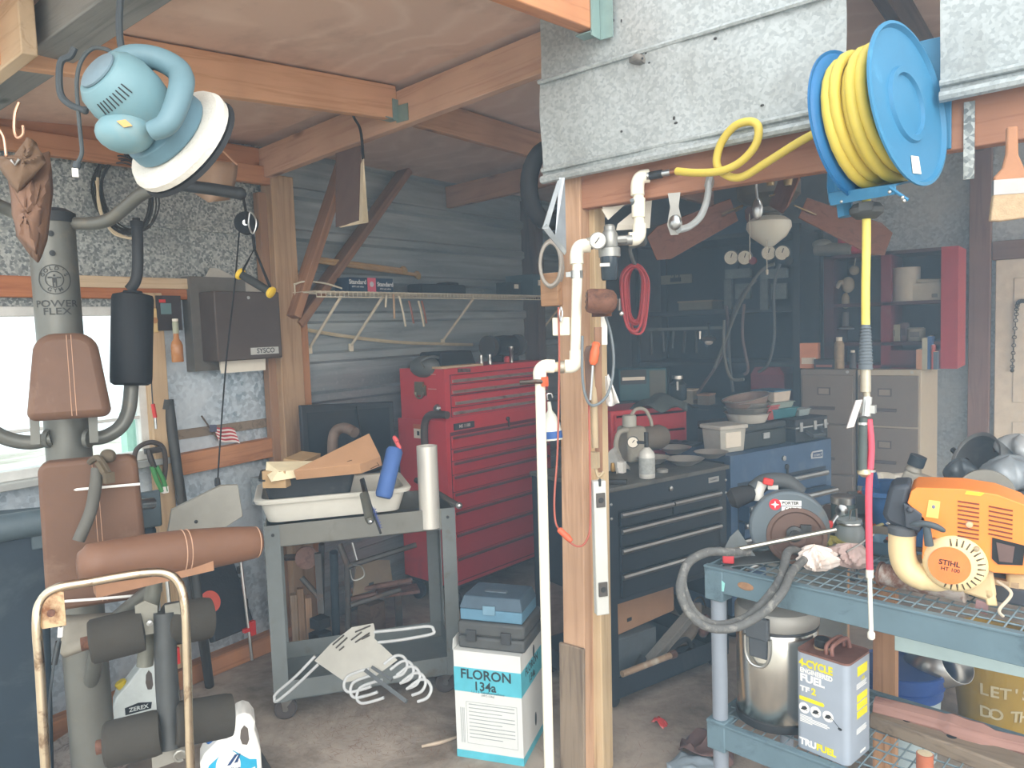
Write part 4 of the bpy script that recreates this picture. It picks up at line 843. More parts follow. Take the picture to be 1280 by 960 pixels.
q[0].z = q[1].z = .90
xx = q[1]-q[0]; hh = 1.295-.90
b = B().plate([(0, 0), (xx.length, 0), (xx.length, hh-.03), (0, hh)], .03, q[0]-xx.cross(V((0, 0, 1))).normalized()*.03, xx, (0, 0, 1))
sc_ = t.p('casing', b, M((36, 40, 44), .45), bev=.004)
n_ = xx.cross(V((0, 0, 1))).normalized()
t.p('screen', B().plate([(.03, .03), (xx.length-.03, .03), (xx.length-.03, hh-.06), (.03, hh-.04)], .002, q[0]+n_*.001, xx, (0, 0, 1)), M((30, 36, 42), .25), par=sc_)
t.p('cable', B().tube(cr([q[3].lerp(q[2], .52)+V((0, 0, .0))+n_*.02, q[3].lerp(q[2], .54)+V((0, 0, -.1))+n_*.02, q[3].lerp(q[2], .56)+V((0, 0, -.25))+n_*.04], 5), .004, 6), BLKR, par=sc_)
t.p('stand', B().plate([(.1, -.06), (xx.length-.1, -.06), (xx.length-.1, .01), (.1, .01)], .02, q[0]-n_*.03, xx, (0, 0, 1)), BLK)
t.o.location = (0, 0, 0)
b = B().box((0, 0, .02), (.1, .1, .04))
one('exhaust_elbow', 'rusty exhaust elbow rising behind the cardboard box', 'pipe', B().tube(cr([P(416, 575, 3.42), P(416, 550, 3.42), P(421, 538, 3.42), P(432, 535, 3.4), P(444, 541, 3.36)], 6), .024, 14), M((104, 90, 82), .65, .3, .15, 14, 0, (130, 100, 84), .6))
t = T('breaker_bar', 'steel breaker bar lying over the cart rim at right', 'bar', P(572, 632, 3.3), W=True)
t.p('shaft', B().rod(P(520, 600, 3.55), P(573, 632, 3.3), .013, 10), M((84, 80, 78), .45, .6)); t.p('end_knob', B().ball(P(574, 632, 3.29), .015, 10, 8), STEEL)
t = T('torque_wrench', 'old torque wrench lying out over the front of the white tub', 'wrench', P(462, 650, 3.05), W=True)
t.p('shaft', B().rod(P(452, 600, 3.2), P(458, 626, 3.06), .008, 8), IRON); t.p('grip', B().rod(P(455, 618, 3.08), P(462, 649, 3.0), .0185, 12).ball(P(462.5, 650, 3.0), .017, 10, 6), M((92, 92, 84), .5, .4)); t.p('end_cap', B().ball(P(463, 652, 2.99), .011, 8, 6), STEEL)
t = T('wire_brush', 'thin wire brush with dark blue bristles hanging over the cart rail', 'brush', P(474, 665, 3.02), W=True)
t.p('stem', B().tube([P(454, 598, 3.16), P(463, 630, 3.05), P(476, 667, 2.99)], .005, 6), BLK)
b = B()
for i in range(26):
    f = i/25; c = P(467, 636, 3.03).lerp(P(475, 660, 3.0), f); a = i*2.4
    b.rod(c-V((math.cos(a), .3*math.sin(a), math.sin(a)))*.013, c+V((math.cos(a), .3*math.sin(a), math.sin(a)))*.013, .0012, 4)
t.p('bristles', b, M((62, 78, 132), .7))
# behind the cart
FR = M((86, 84, 82), .55, .4, .15, 12, 0, (120, 92, 76), .62)
one('galvanised_box', 'grey sheet metal box end standing against the wall behind the cart', 'box', B().box((-3.32, 2.36, .86), (.14, .22, .14)).box((-3.33, 2.3, .5), (.03, .05, .7)), galv((140, 150, 156), (176, 184, 186), 60), bev=.003)
t = T('folded_chair_frame', 'folded steel tube frame standing on the floor behind the cart', 'frame', (-3.05, 2.45, 0), W=True)
b = B().tube(cr([P(402, 680, 3.75), P(402, 740, 3.72), P(402, 795, 3.7)], 5), .012, 10).tube(cr([P(432, 683, 3.6), P(433, 730, 3.6), P(435, 785, 3.6)], 5), .014, 10)
t.p('upright', B().tube([P(402, 680, 3.75), oZ(402, 815, .005)], .014, 10), FR); t.p('upright', B().tube([P(424, 680, 3.6), P(434, 705, 3.6), oZ(436, 822, .005)], .015, 10), FR); t.p('upright', B().tube([P(417, 690, 3.65), oZ(421, 820, .005)], .02, 10), M((60, 70, 78), .6, .2))
t.p('crossbar', B().rod(P(434, 708, 3.6), P(520, 681, 3.75), .013, 10), FR); t.p('crossbar', B().rod(P(438, 757, 3.6), P(500, 737, 3.75), .013, 10), FR)
t.p('braces', B().rod(P(440, 678, 3.62), P(446, 700, 3.62), .007, 8).tube(cr([P(438, 712, 3.58), P(442, 725, 3.58), P(455, 720, 3.58), P(452, 708, 3.58), P(441, 706, 3.58)], 5), .004, 6), STEEL)
t = T('metal_sheet', 'tan metal sheet leaning behind the folded frame', 'panel', (-2.9, 2.75, 0), W=True)
t.p('panel', quad(B(), P(440, 745, 3.95), P(490, 730, 4.1), P(486, 700, 4.12), P(445, 700, 4.0), .01), M((138, 124, 106), .7)); t.p('slot', quad(B(), P(461, 732, 3.96), P(467, 730, 3.97), P(467, 727, 3.97), P(461, 729, 3.96), .004), BLK)
t.p('support', B().box(oZ(465, 780, .12), (.1, .1, .24)), DARKW)
t = T('scissor_jack', 'rusty steel jack with a gear standing behind the cart leg', 'jack', (-3.2, 2.3, 0), W=True)
t.p('gear', B().lathe([(.015, -.012), (.055, -.012), (.055, .012), (.015, .012)], P(383, 697, 3.72), (.7, -.5, .1), 14), RUSTM)
t.p('arm', B().plate([(0, 0), (.03, 0), (.03, .30), (0, .30)], .03, P(397, 765, 3.75), (.6, .8, 0), (0, 0, 1)).rod(P(377, 722, 3.75), P(402, 750, 3.73), .014, 8), FR)
t.p('shaft', B().rod(P(357, 697, 3.75), P(378, 696, 3.72), .016, 10), IRON); t.p('foot', B().box(P(400, 778, 3.75), (.07, .07, .05)).bb(tuple(P(400, 790, 3.78)*1-V((.04, .04, .0))), (P(400, 790, 3.78).x+.04, P(400, 790, 3.78).y+.04, 0)), BLKR)
for i, (x, w_, h_, tl) in enumerate(((371, .04, .34, 3), (380, .035, .36, -2), (389, .05, .33, 4))):
    p = oZ(x, 822, 0); o = one('wood_offcut', ['narrow', 'middle', 'wide'][i]+' rough wood offcut standing behind the grey cart', 'board', B().box((0, 0, h_/2), (.03, w_, h_)), [OLDZ, wood((120, 96, 76), (160, 132, 106), 2), wood((134, 104, 78), (172, 140, 112), 2)][i], 'wood offcuts behind the cart'); o.location = p; o.rotation_euler = (rad(tl), 0, rad(55))
t = T('pedal_unit', 'old iron pedal unit with a flat plate under the cart', 'machine', oZ(500, 800, 0), 53)
t.p('plate', B().box((0, 0, .27), (.22, .12, .015)), RUST); t.p('post', B().box((0, 0, .13), (.035, .035, .26)), IRON); t.p('foot', B().box((0, 0, .012), (.2, .14, .024)), BLKR); t.p('rod', B().rod((-.25, 0, .30), (.08, .02, .31), .016, 8).rod((-.25, .05, .24), (.1, .05, .26), .016, 8), RUSTM)
# ---------------------------------------------------------------- white wire rack leaning on the cart
rc = T('wire_hook_rack', 'white folding rack with wire loops and hooks leaning on the cart', 'rack', oZ(450, 885, 0), W=True)
t = rc; WW = M((172, 174, 174), .45, .1)
def dep(x, y): return 2.83+(885-y)/105*.13-(x-450)*.0009
R = lambda x, y, o=0: P(x, y, dep(x, y)-o)
b = B(); A = [(393, 826), (414, 804), (440, 784), (467, 779), (469, 789), (468, 798), (497, 825), (470, 845), (432, 853)]
vs = [R(*p) for p in A]; nn = ray(440, 815)*.004
b.add(vs+[v+nn for v in vs], [tuple(range(9)), tuple(reversed(range(9, 18)))]+[(i, (i+1) % 9, 9+(i+1) % 9, 9+i) for i in range(9)])
b.mi(1)
for (x0, y0, x1, y1) in ((416, 806, 430, 794), (420, 810, 434, 797), (424, 813, 430, 808), (439, 800, 452, 790), (444, 803, 462, 791), (444, 790, 456, 785), (456, 785, 463, 782), (452, 799, 462, 794)):
    b.rod(R(x0, y0, .004), R(x1, y1, .004), .003, 4)
t.p('plate', b, [M((158, 156, 148), .6, 0, .08), M((70, 66, 62), .8)])
def loop(pts): return B().tube(cr([R(*p) for p in pts], 6), .0058, 8)
t.p('wire_arm', loop([(468, 790), (500, 787), (535, 783), (542, 788), (538, 793), (500, 800), (473, 803)]), WW)
t.p('wire_arm', loop([(394, 820), (370, 845), (346, 866), (343, 873), (347, 876), (372, 855), (398, 830)]), WW)
t.p('rail', B().tube([R(457, 838), R(480, 856, .01), R(508, 877, .02)], .010, 4).tube([R(465, 834), R(490, 850, .01)], .008, 4), M((96, 100, 102), .5, .5))
for (x, y, dx, dy, s_) in ((462, 836, -30, 14, -1), (470, 843, -30, 14, -1), (478, 850, -30, 14, -1), (480, 838, 26, -10, 1), (488, 845, 26, -10, 1), (496, 852, 26, -10, 1), (503, 860, 26, -10, 1), (510, 868, 26, -10, 1)):
    if s_ < 0: pts = [(x, y), (x-12, y+3), (x-28, y+10), (x-32, y+22), (x-26, y+29), (x-10, y+26), (x+2, y+22)]
    else: pts = [(x, y-8), (x+14, y-18), (x+24, y-17), (x+29, y-7), (x+24, y+4), (x+12, y+9)]
    t.p('hook', loop(pts), WW)
# ---------------------------------------------------------------- floor clutter in front
p0 = oZ(572, 945, 0); p1 = oZ(655, 958, 0); d = p1-p0; rz = math.degrees(math.atan2(d.y, d.x)); w_ = d.length
t = T('refrigerant_box', 'white and turquoise lettered carton on the floor by the post', 'box', p0, rz)
TQ = M((84, 172, 188), .6); CW = M((204, 206, 203), .7, 0, .04)
h_ = .425; dp = .27
b = B().bb((0, 0, 0), (w_, dp, h_)).mi(1).bb((-.0008, -.0008, .265), (w_+.0008, dp+.0008, .36)).bb((-.0008, -.0008, 0), (w_+.0008, dp+.0008, .03))
b.mi(2).text('FLORON', .052, (w_*.48, -.001, .334), bold=.02).text('134a', .048, (w_*.46, -.001, .29), bold=.02).text('1,1,1,2 Tetrafluoroethane', .013, (w_*.5, -.0015, .268)).text('(HFC-134a)', .011, (w_*.5, -.0005, .256))
b.text('FLORON', .042, (w_+.001, dp*.5, .337), (0, 1, 0), (0, 0, 1), .02).text('134a', .042, (w_+.001, dp*.5, .292), (0, 1, 0), (0, 0, 1), .02)
b.mi(3)
for (xa, za, xb, zb) in ((.045, .06, w_-.02, .061), (.045, .225, w_-.02, .226), (.045, .06, .046, .226), (w_-.021, .06, w_-.02, .226)): b.bb((xa, -.001, za), (xb, 0, zb))
for i in range(10): z = .215-.0145*i; b.bb((.055, -.001, z), (w_-.03-(.05 if i in (2, 5, 9) else 0), 0, z+.003))
for i in range(4): b.bb((.02+.005*i, -.001, .06), (.0215+.005*i, 0, .20))
b.mi(2)
for z in (.10, .375): b.ball((w_+.0005, dp*.62, z), (.001, .012, .028), 10, 8)
bx = t.p('carton', b, [CW, TQ, M((44, 58, 62), .6), M((150, 156, 156), .7)])
t.p('flap', B().plate([(0, 0), (.27, 0), (.25, .035), (.03, .05)], .002, (-.001, dp, h_), (0, -1, 0), (-.15, 0, 1)), CW, par=bx)
t = T('grey_tool_case', 'dark grey plastic tool case lying on the white carton', 'case', p0+V((0, 0, h_+.001)), rz)
b = B().bb((.012, .02, 0), (w_+.012, dp-.02, .048)).bb((.012, .02, .052), (w_+.012, dp-.02, .105)); GC = M((74, 76, 76), .65)
t.p('shell', b.bb((.02, .03, .04), (w_, dp-.03, .06)), GC, bev=.012)
for x in (.07, .21): t.p('latch', B().box((x, .016, .055), (.04, .012, .045)), M((58, 60, 62), .6), bev=.003)
t = T('blue_tool_box', 'small blue plastic box with a moulded lid on the grey case', 'box', p0+V((0, 0, h_+.108)), rz)
b = B().box((.145, .13, .022), (.25, .19, .044)); body = t.p('tray', b, M((88, 126, 148), .55), bev=.004)
t.p('lid', B().box((.145, .13, .068), (.255, .195, .046), None, (.9, .8)), M((66, 84, 98), .55), bev=.004)
t.p('lid_handle', B().box((.145, .11, .094), (.09, .025, .006)), M((84, 96, 106), .55), bev=.002); t.p('latch', B().box((.14, .032, .045), (.05, .008, .035)), M((104, 136, 154), .5), bev=.002)
one('twig', 'bare broken twig lying on the floor beside the carton', 'twig', B().tube(cr([oZ(527, 933, .008), oZ(550, 928, .012), oZ(572, 921, .008)], 4), [.006, .006, .007, .008, .008, .008, .007, .006, .005], 6), M((176, 160, 142), .85))
b = B(); r = random.Random(5)
for i in range(900):
    c = oZ(r.gauss(470, 70), r.gauss(918, 22), .003) if i < 620 else oZ(r.gauss(860, 60), r.gauss(880, 40), .003)
    a = r.uniform(0, 6.3); l_ = r.uniform(.015, .06); e = V((math.cos(a), math.sin(a), r.uniform(-.02, .1)))*l_
    if c.y < .3: continue
    b.add([c, c+V((-.0014*math.sin(a), .0014*math.cos(a), 0)), c+e+V((0, 0, .002)), ], [(0, 1, 2)])
o = one('pine_needles', 'dry pine needles and crumbs scattered over the dusty floor', 'needles', b, M((128, 92, 70), .9, 0, .3, 60), kind='stuff', smooth=0)
# ================================================================ the air line on the post
t = T('air_line', 'white plastic air pipe with elbows climbing the wooden post', 'pipe', (-1.55, 2.2, 0), W=True)
r_ = .0165
def pv(*q): return [P(x, y, d) for x, y, d in q]
foot = oZ(687, 985, 0)
D0 = 2.42
a0 = P(675, 475, D0); a1 = P(800, 225, 2.4)
low = V((a0.x+.01, a0.y-.05, 0)); low = P(687, 1000, 2.5); low.z = 0
t.p('lower_pipe', B().tube([low, a0], r_, 16), PVC)
t.p('pipe', B().tube(pv((690, 459, D0), (712, 458, D0)), r_*.95, 16), M((226, 214, 184), .45, 0, .04))
t.p('pipe', B().tube(pv((719, 447, D0), (722, 320, D0)), r_, 16), PVC)
t.p('pipe', B().tube(pv((760, 300, 2.42), (798, 299, 2.42)), r_*.8, 14), PVC)
t.p('pipe', B().tube(pv((799, 290, 2.42), (798, 232, 2.42)), r_, 16), PVC)
def elbow(pts): return B().tube(cr(pv(*pts), 6), r_*1.32, 16)
t.p('elbow', elbow([(675, 476, D0), (675, 464, D0), (681, 458, D0), (693, 458, D0)]), PVC)
t.p('elbow', elbow([(706, 458, D0), (716, 457, D0), (720, 450, D0), (720, 438, D0)]), PVC)
t.p('elbow', elbow([(721, 330, D0), (721, 316, D0), (726, 308, D0), (738, 307, D0)]), PVC)
t.p('elbow', elbow([(786, 299, 2.42), (795, 298, 2.42), (799, 292, 2.42), (799, 280, 2.42)]), PVC)
t.p('elbow', elbow([(797, 244, 2.42), (797, 230, 2.42), (801, 222, 2.42), (811, 220, 2.42)]), PVC)
t.p('coupling', B().tube(pv((798, 272, 2.42), (798, 248, 2.42)), r_*1.3, 16), PVC)
for x0, y0, x1, y1 in ((700, 459, 705, 459), (734, 305, 740, 304)): t.p('brass_fitting', B().tube(pv((x0, y0, D0), (x1, y1, D0)), r_*1.2, 12), M((168, 160, 146), .5, .5))
for x, y in ((721, 343),): t.p('strap_clamp', B().lathe([(r_*1.15, -.012), (r_*1.2, -.012), (r_*1.2, .012), (r_*1.15, .012)], P(x, y, D0), (0, 0, 1), 18).box(P(713, y, D0), (.03, .006, .016)), STEELB)
t = T('strip_clamp', 'small bar clamp with an orange tip gripping the lower air pipe', 'clamp', P(672, 478, D0), W=True)
t.p('bar', B().tube(pv((650, 478, D0-.01), (668, 477, D0-.025), (682, 477, D0-.02)), .007, 8), IRON); t.p('tip', B().box(P(681, 477, D0-.02), (.014, .02, .03)), M((214, 96, 60), .5))
t = T('air_regulator', 'grey air regulator with a round gauge and clear bowl between the pipes', 'regulator', P(761, 300, 2.38), W=True)
AL = M((150, 150, 146), .4, .6)
t.p('body', B().rod(P(742, 302, 2.40), P(790, 300, 2.40), .016, 12).lathe([(.02, -.03), (.026, -.02), (.026, .018), (.018, .03)], P(762, 300, 2.38), (0, 0, 1), 18).rod(P(771, 300, 2.38), P(783, 299, 2.38), .013, 8), AL)
t.p('knob', B().lathe([(.014, 0), (.018, .004), (.018, .022), (.012, .028), (0, .028)], P(762, 292, 2.38), (0, 0, 1), 14), AL)
gd = (EYE-P(746, 300, 2.3)); gd.z *= .2; gd.normalize()
g0 = P(747, 301, 2.34)
b = B().lathe([(.022, -.018), (.026, -.014), (.026, .002), (.022, .004)], g0, gd, 24).mi(1).lathe([(.0225, .004), (.0225, .0045), (0, .0046)], g0, gd, 24).mi(2)
gx = V((0, 0, 1)).cross(gd).normalized()
b.rod(g0+gd*.005+gx*-.008+V((0, 0, -.008)), g0+gd*.005+gx*.006+V((0, 0, .01)), .0016, 4)
for k in range(9): a = rad(-40+32.5*k); b.ball(g0+gd*.005+(gx*math.cos(a)+V((0, 0, math.sin(a))))*.018, .0013, 4, 3)
t.p('gauge', b, [AL, PAPER, BLK])
t.p('bowl_collar', B().lathe([(.028, -.004), (.034, 0), (.034, .026), (.028, .03)], P(762, 321, 2.38), (0, 0, 1), 24), AL)
t.p('filter_bowl', B().lathe([(.0, 0), (.022, .001), (.026, .008), (.028, .075)], P(762, 351, 2.38), (0, 0, 1), 24).mi(1).box(P(756, 331, 2.345), (.03, .002, .010), (0, 0, 35)), [M((44, 54, 62), .15), PAPER])
t = T('hose_coupler', 'black quick coupler with steel ends joining the pipe to the yellow hose', 'coupler', P(820, 217, 2.38), W=True)
t.p('sleeve', B().rod(P(812, 220, 2.4), P(828, 217, 2.38), .013, 12), BLK); t.p('collar', B().rod(P(826, 217.5, 2.38), P(837, 215.5, 2.37), .010, 12).rod(P(808, 220, 2.4), P(813, 220, 2.4), .011, 12), STEEL); t.p('nipple', B().rod(P(837, 215.5, 2.37), P(846, 214, 2.36), .009, 10), M((150, 104, 80), .4, .6))
HY = M((206, 184, 78), .5, 0, .06)
one('yellow_lead_hose', 'short yellow air hose curled in one loop toward the blue reel', 'hose', B().tube(cr([oY(x, y, Y) for x, y, Y in ((846, 214, 2.19), (870, 216, 2.17), (900, 214, 2.155), (925, 203, 2.15), (944, 182, 2.145), (948, 160, 2.14), (938, 152, 2.14), (918, 158, 2.145), (901, 180, 2.16), (896, 205, 2.17), (908, 219, 2.18), (928, 221, 2.18), (960, 202, 2.17), (1000, 177, 2.16), (1036, 158, 2.15))], 7), .0115, 12), HY)
# ---------------------------------------------------------------- hung about the post
t = T('rafter_square', 'grey metal rafter square hung on the corner of the post', 'square', P(702, 270, 2.4), W=True)
A_, B_, C_ = P(703, 221, 2.38), P(707, 318, 2.42), P(679, 286, 2.34)
t.p('blade', quad(B(), P(699, 222, 2.40), P(706, 222, 2.40), P(708, 317, 2.44), P(694, 296, 2.41), .003), M((150, 156, 162), .4, .6))
t.p('leg', quad(B(), P(697, 226, 2.37), P(703, 222, 2.38), P(685, 286, 2.34), P(678, 286, 2.33), .004).mi(0), M((176, 182, 186), .4, .6))
t.p('leg', quad(B(), P(678, 285, 2.33), P(684, 280, 2.335), P(708, 314, 2.42), P(706, 319, 2.42), .004), M((168, 174, 178), .4, .6))
one('tyre', 'black tyre hanging under the roof behind the metal fascia edge', 'tyre', B().tube([P(687+26*math.sin(a), 232+46*math.cos(a), 2.75+.04*math.sin(a)) for a in [i*.2617 for i in range(24)]], .032, 12, True), BLKR)
b = B()
for k in range(4): b.tube(cr([P(688+(13+k)*math.cos(a)+k, 330+(27+1.2*k)*math.sin(a), 2.6+.02*k) for a in [i*.785 for i in range(8)]], 4, True), .006, 6, True)
one('cord_coil', 'small coil of grey cord hanging left of the post', 'cord', b, M((158, 152, 144), .7))
t = T('white_keyhook', 'white plastic box hanging from a steel clip on the post', 'box', P(701, 405, 2.40), W=True)
t.p('box', B().box(P(702, 408, 2.43), (.055, .03, .058), (0, 0, 20)), M((226, 220, 200), .5), bev=.004); t.p('clip', B().tube(cr(pv((701, 402, 2.39), (699, 392, 2.4), (701, 384, 2.4), (703, 392, 2.4), (701, 402, 2.39)), 4), .003, 6), STEEL)
t = T('pencil_sharpener', 'rusty wall mounted pencil sharpener with a crank on the post', 'sharpener', P(752, 377, 2.38), W=True)
a_, e_ = P(733, 376, 2.36), P(770, 377, 2.36)
t.p('barrel', B().lathe([(.018, 0), (.034, .002), (.038, .012), (.039, .06), (.034, .082), (.022, .092), (.010, .095)], a_, e_-a_, 24), RUST)
b = B(); ad = (a_-e_).normalized(); axx = axis_frame(a_+ad*.001, ad)
for k in range(8): b.lathe([(.0042, 0), (.0042, .001)], axx @ V((.025*math.cos(k*.785), .025*math.sin(k*.785), 0)), ad, 8)
t.p('holes', b, BLK); t.p('crank', B().tube(pv((770, 376, 2.36), (774, 374, 2.36), (774, 388, 2.35)), .004, 6).ball(P(777, 392, 2.34), .008, 10, 6), STEELB); t.p('mount', B().box(P(752, 386, 2.43), (.05, .04, .05)), RUST)
b = B()
for k in range(11):
    y0 = 332+random.uniform(-2, 2); w_ = random.uniform(9, 15); yb = 402+random.uniform(-6, 12); cx0 = 794+random.uniform(-3, 3); d_ = 2.78+.012*k
    b.tube(cr([P(cx0, y0, d_), P(cx0-w_, y0+12, d_), P(cx0-w_-1, (y0+yb)/2, d_), P(cx0-w_*.6, yb, d_), P(cx0+w_*.6, yb+2, d_), P(cx0+w_+1, (y0+yb)/2, d_), P(cx0+w_, y0+12, d_)], 4, True), .0042, 6, True)
one('cable_coil', 'faded red extension cord hung in a long coil right of the post', 'cord', b, M((158, 66, 70), .6))
one('cord_hook', 'grey hook that holds the red extension cord coil', 'hook', B().tube(cr(pv((790, 250, 2.40), (806, 300, 2.6), (800, 306, 2.68), (788, 310, 2.72), (790, 322, 2.76), (796, 336, 2.84)), 5), .007, 8), M((120, 128, 130), .5, .4))
t = T('orange_screwdriver', 'screwdriver with an orange handle standing in a holder on the post', 'screwdriver', P(742, 450, 2.36), W=True)
t.p('handle', B().lathe([(.008, 0), (.014, .01), (.015, .04), (.012, .055), (.014, .065), (.009, .072)], P(741, 456, 2.36), P(744, 437, 2.36)-P(741, 456, 2.36), 14), M((206, 98, 58), .45)); t.p('shaft', B().rod(P(741, 457, 2.36), P(738, 500, 2.36), .004, 8), STEEL)
one('leather_sheath', 'dark brown sheath screwed to the post behind the screwdriver', 'sheath', B().plate([(-.016, -.13), (.012, -.13), (.02, .03), (.012, .05), (-.012, .05), (-.02, .03)], .006, P(738, 452, 2.40), (.8, .6, 0), (0, 0, 1)), M((104, 84, 74), .8), bev=.003)
one('wood_lath', 'narrow brown lath fixed upright along the right face of the post', 'lath', B().box(P(748, 500, 2.405), (.022, .02, .46), (0, 1, 36)), wood((112, 84, 66), (146, 112, 90), 2))
one('white_strip', 'short white plastic strip behind the brown lath', 'strip', B().box(P(755, 408, 2.5), (.02, .012, .12), (0, 1, 36)), WHITE)
t = T('spray_bottle', 'white plastic bottle with a blue band hanging left of the post', 'bottle', P(688, 530, 2.55), W=True)
t.p('bottle', B().lathe([(.006, .13), (.008, .10), (.018, .085), (.028, .06), (.033, .03), (.033, .0), (0, 0)][::-1], P(691, 550, 2.56), P(686, 500, 2.56)-P(691, 550, 2.56), 18), M((214, 216, 206), .4)); t.p('label_band', B().lathe([(.034, .006), (.0345, .006), (.034, .03), (.033, .03)], P(691, 550, 2.56), P(686, 500, 2.56)-P(691, 550, 2.56), 18), M((52, 92, 156), .5)); t.p('hook', B().tube(cr(pv((685, 500, 2.56), (684, 493, 2.56), (689, 492, 2.56), (691, 497, 2.56)), 4), .003, 6), STEEL)
t = T('white_rag', 'white cloth hanging behind the post at bench height', 'rag', P(762, 500, 2.6), W=True)
t.p('cloth', B().sheet(8, 8, lambda u, v: P(757+1*v+(3+13*v)*u, 470+36*v+2*math.sin(5*u), 2.62+.02*math.sin(9*u+2*v))), M((236, 234, 230), .9), sol=.004)
one('grey_lead', 'grey cord drooping in a loop beside the pencil sharpener', 'cord', B().tube(cr(pv((757, 396, 2.42), (763, 415, 2.4), (767, 445, 2.39), (765, 475, 2.38), (757, 497, 2.37), (742, 507, 2.36), (733, 498, 2.35), (728, 470, 2.35), (728, 420, 2.37)), 6), .0045, 8), M((104, 112, 116), .6))
t = T('test_lead', 'thin red wire draped down both sides of the post with an orange plug', 'wire', P(718, 690, 2.3), W=True)
t.p('wire', B().tube(cr(pv((698, 384, 2.40), (699, 450, 2.40), (697, 560, 2.38), (693, 620, 2.36), (694, 650, 2.33), (699, 662, 2.31), (708, 674, 2.29), (722, 683, 2.28), (733, 676, 2.29), (738, 650, 2.32), (737, 560, 2.36), (736, 500, 2.38)), 6), .0032, 6), M((156, 84, 70), .6))
t.p('plug', B().lathe([(.005, 0), (.009, .004), (.010, .04), (.006, .055)], P(698, 661, 2.30), P(714, 676, 2.28)-P(698, 661, 2.3), 12), M((206, 92, 62), .5))
t = T('power_strip', 'long white power strip with black outlets on the post', 'power strip', P(751, 680, 2.37), W=True)
xs = V((.62, .78, 0)); zt, zb = P(751, 598, 2.37).z, P(755, 768, 2.37).z; pc = P(752, 680, 2.345)
b = B().plate([(-.021, zb-pc.z), (.021, zb-pc.z), (.021, zt-pc.z), (-.021, zt-pc.z)], .028, pc-xs.cross(V((0, 0, 1)))*.028, xs, (0, 0, 1))
body = t.p('casing', b, M((186, 186, 180), .5, 0, .06), bev=.004); nrm = xs.cross(V((0, 0, 1)))
for y in (624, 738): c = P(752, y, 2.345); c = V((pc.x, pc.y, c.z)); t.p('outlet', B().plate([(-.014, -.022), (.014, -.022), (.014, .022), (-.014, .022)], .006, c, xs, (0, 0, 1)).mi(1).lathe([(.009, .006), (.009, .0075), (0, .0075)], c, nrm, 14), [M((76, 72, 68), .6), BLK], par=body, bev=.002)
t.p('hook_hole', B().plate([(-.004, -.012), (.003, -.012), (.004, .01), (0, .014), (-.006, .010)], .001, V((pc.x, pc.y, P(752, 602, 2.345).z)), xs, (0, 0, 1)), BLK, par=body)
one('spade_handle', 'small pale wooden tool handle in a holder above the power strip', 'tool handle', B().tube(pv((741, 430, 2.41), (744, 560, 2.39)), .011, 10).box(P(743, 575, 2.385), (.028, .02, .05)).tube(cr(pv((744, 582, 2.385), (748, 596, 2.38), (755, 590, 2.38)), 4), .005, 6), M((164, 146, 118), .7))
t = T('paper_notes', 'white paper sheets pinned under the beam behind the air pipe', 'paper', P(788, 262, 2.5), W=True)
for nm, q in (('sheet', [(752, 262), (760, 275), (785, 252), (778, 247)]), ('sheet', [(772, 280), (770, 288), (812, 285), (815, 245)]), ('sheet', [(752, 256), (757, 272), (772, 262), (768, 252)])):
    t.p(nm, quad(B(), *[P(x, y, 2.56+.01*i) for i, (x, y) in enumerate(q)], .001), PAPER)
t = T('mud_nest', 'round grey mud wasp nest stuck on the metal fascia seam', 'wasp nest', oY(797, 72, FY-.004), W=True)
b = B().sheet(10, 5, lambda u, v: oY(797+(11+2*math.sin(3*6.28*u))*v*math.cos(6.28*u), 73+(10+1.5*math.sin(2*6.28*u+1))*v*math.sin(6.28*u), FY-.028+.026*v*v)); t.p('nest', b, M((120, 116, 110), .95, 0, .2, 40, .5)); t.p('hole', B().ball(oY(803, 73, FY-.027), (.004, .003, .004), 8, 6), BLK)
# ================================================================ the hose reel
RB = M((58, 122, 160), .42, 0, .08, 6, 0, (88, 156, 196), .68); RBD = M((36, 104, 156), .45, 0, .08)
t = T('hose_reel', 'blue steel hose reel wound with yellow hose on the front beam', 'hose reel', P(1100, 250, 2.0), W=True)
hc = P(1135, 130, 1.80); axr = V((.97, -.25, .13)).normalized()
hc2 = P(1130, 130, 1.83)
fw_ = axr.cross(V((0, 0, 1))).normalized(); up_ = fw_.cross(axr)
def disc(c, rr, sgn): return B().lathe([(0, 0), (rr*.36, 0), (rr*.38, .008*sgn), (rr*.45, .008*sgn), (rr*.47, 0), (rr*.93, .0), (rr*.96, .010*sgn), (rr, .008*sgn), (rr, .003*sgn), (rr*.96, .005*sgn), (rr*.92, -.004*sgn), (0, -.004*sgn)], c, axr, 48)
RR = .196
near_ = P(1134, 131, 1.80); far_ = near_-axr*.135
dn_ = t.p('disc', disc(near_, RR, 1), RB, smooth=50)
t.p('disc', disc(far_, RR*.97, -1), RBD, smooth=50)
b = B()
for k in range(6): a = k*1.047+.4; b.lathe([(.005, 0), (.005, .003), (0, .004)], near_+axr*.001+(up_*math.sin(a)+fw_*math.cos(a))*.085, axr, 8)
t.p('rivets', b, STEELB, par=dn_)
t.p('label_sticker', B().plate([(-.022, -.022), (.022, -.02), (.02, .022), (-.02, .02)], .001, near_+axr*.0015-up_*.145+fw_*-.0, -fw_ if False else fw_*-1, up_), PAPER, par=dn_)
t.p('hub', B().lathe([(.05, 0), (.05, .125)], far_, axr, 20), RBD)
pts = []; nt = 5
for k in range(nt):
    for i in range(24):
        f = (k+i/24)/nt; a = i*2*math.pi/24; rr = .150+.012*math.sin(f*11)
        pts.append(far_+axr*(.016+.10*f)+(up_*math.cos(a)+fw_*math.sin(a))*rr)
hz_ = t.p('hose', B().tube(pts, .0135, 10), HY)
pts = []
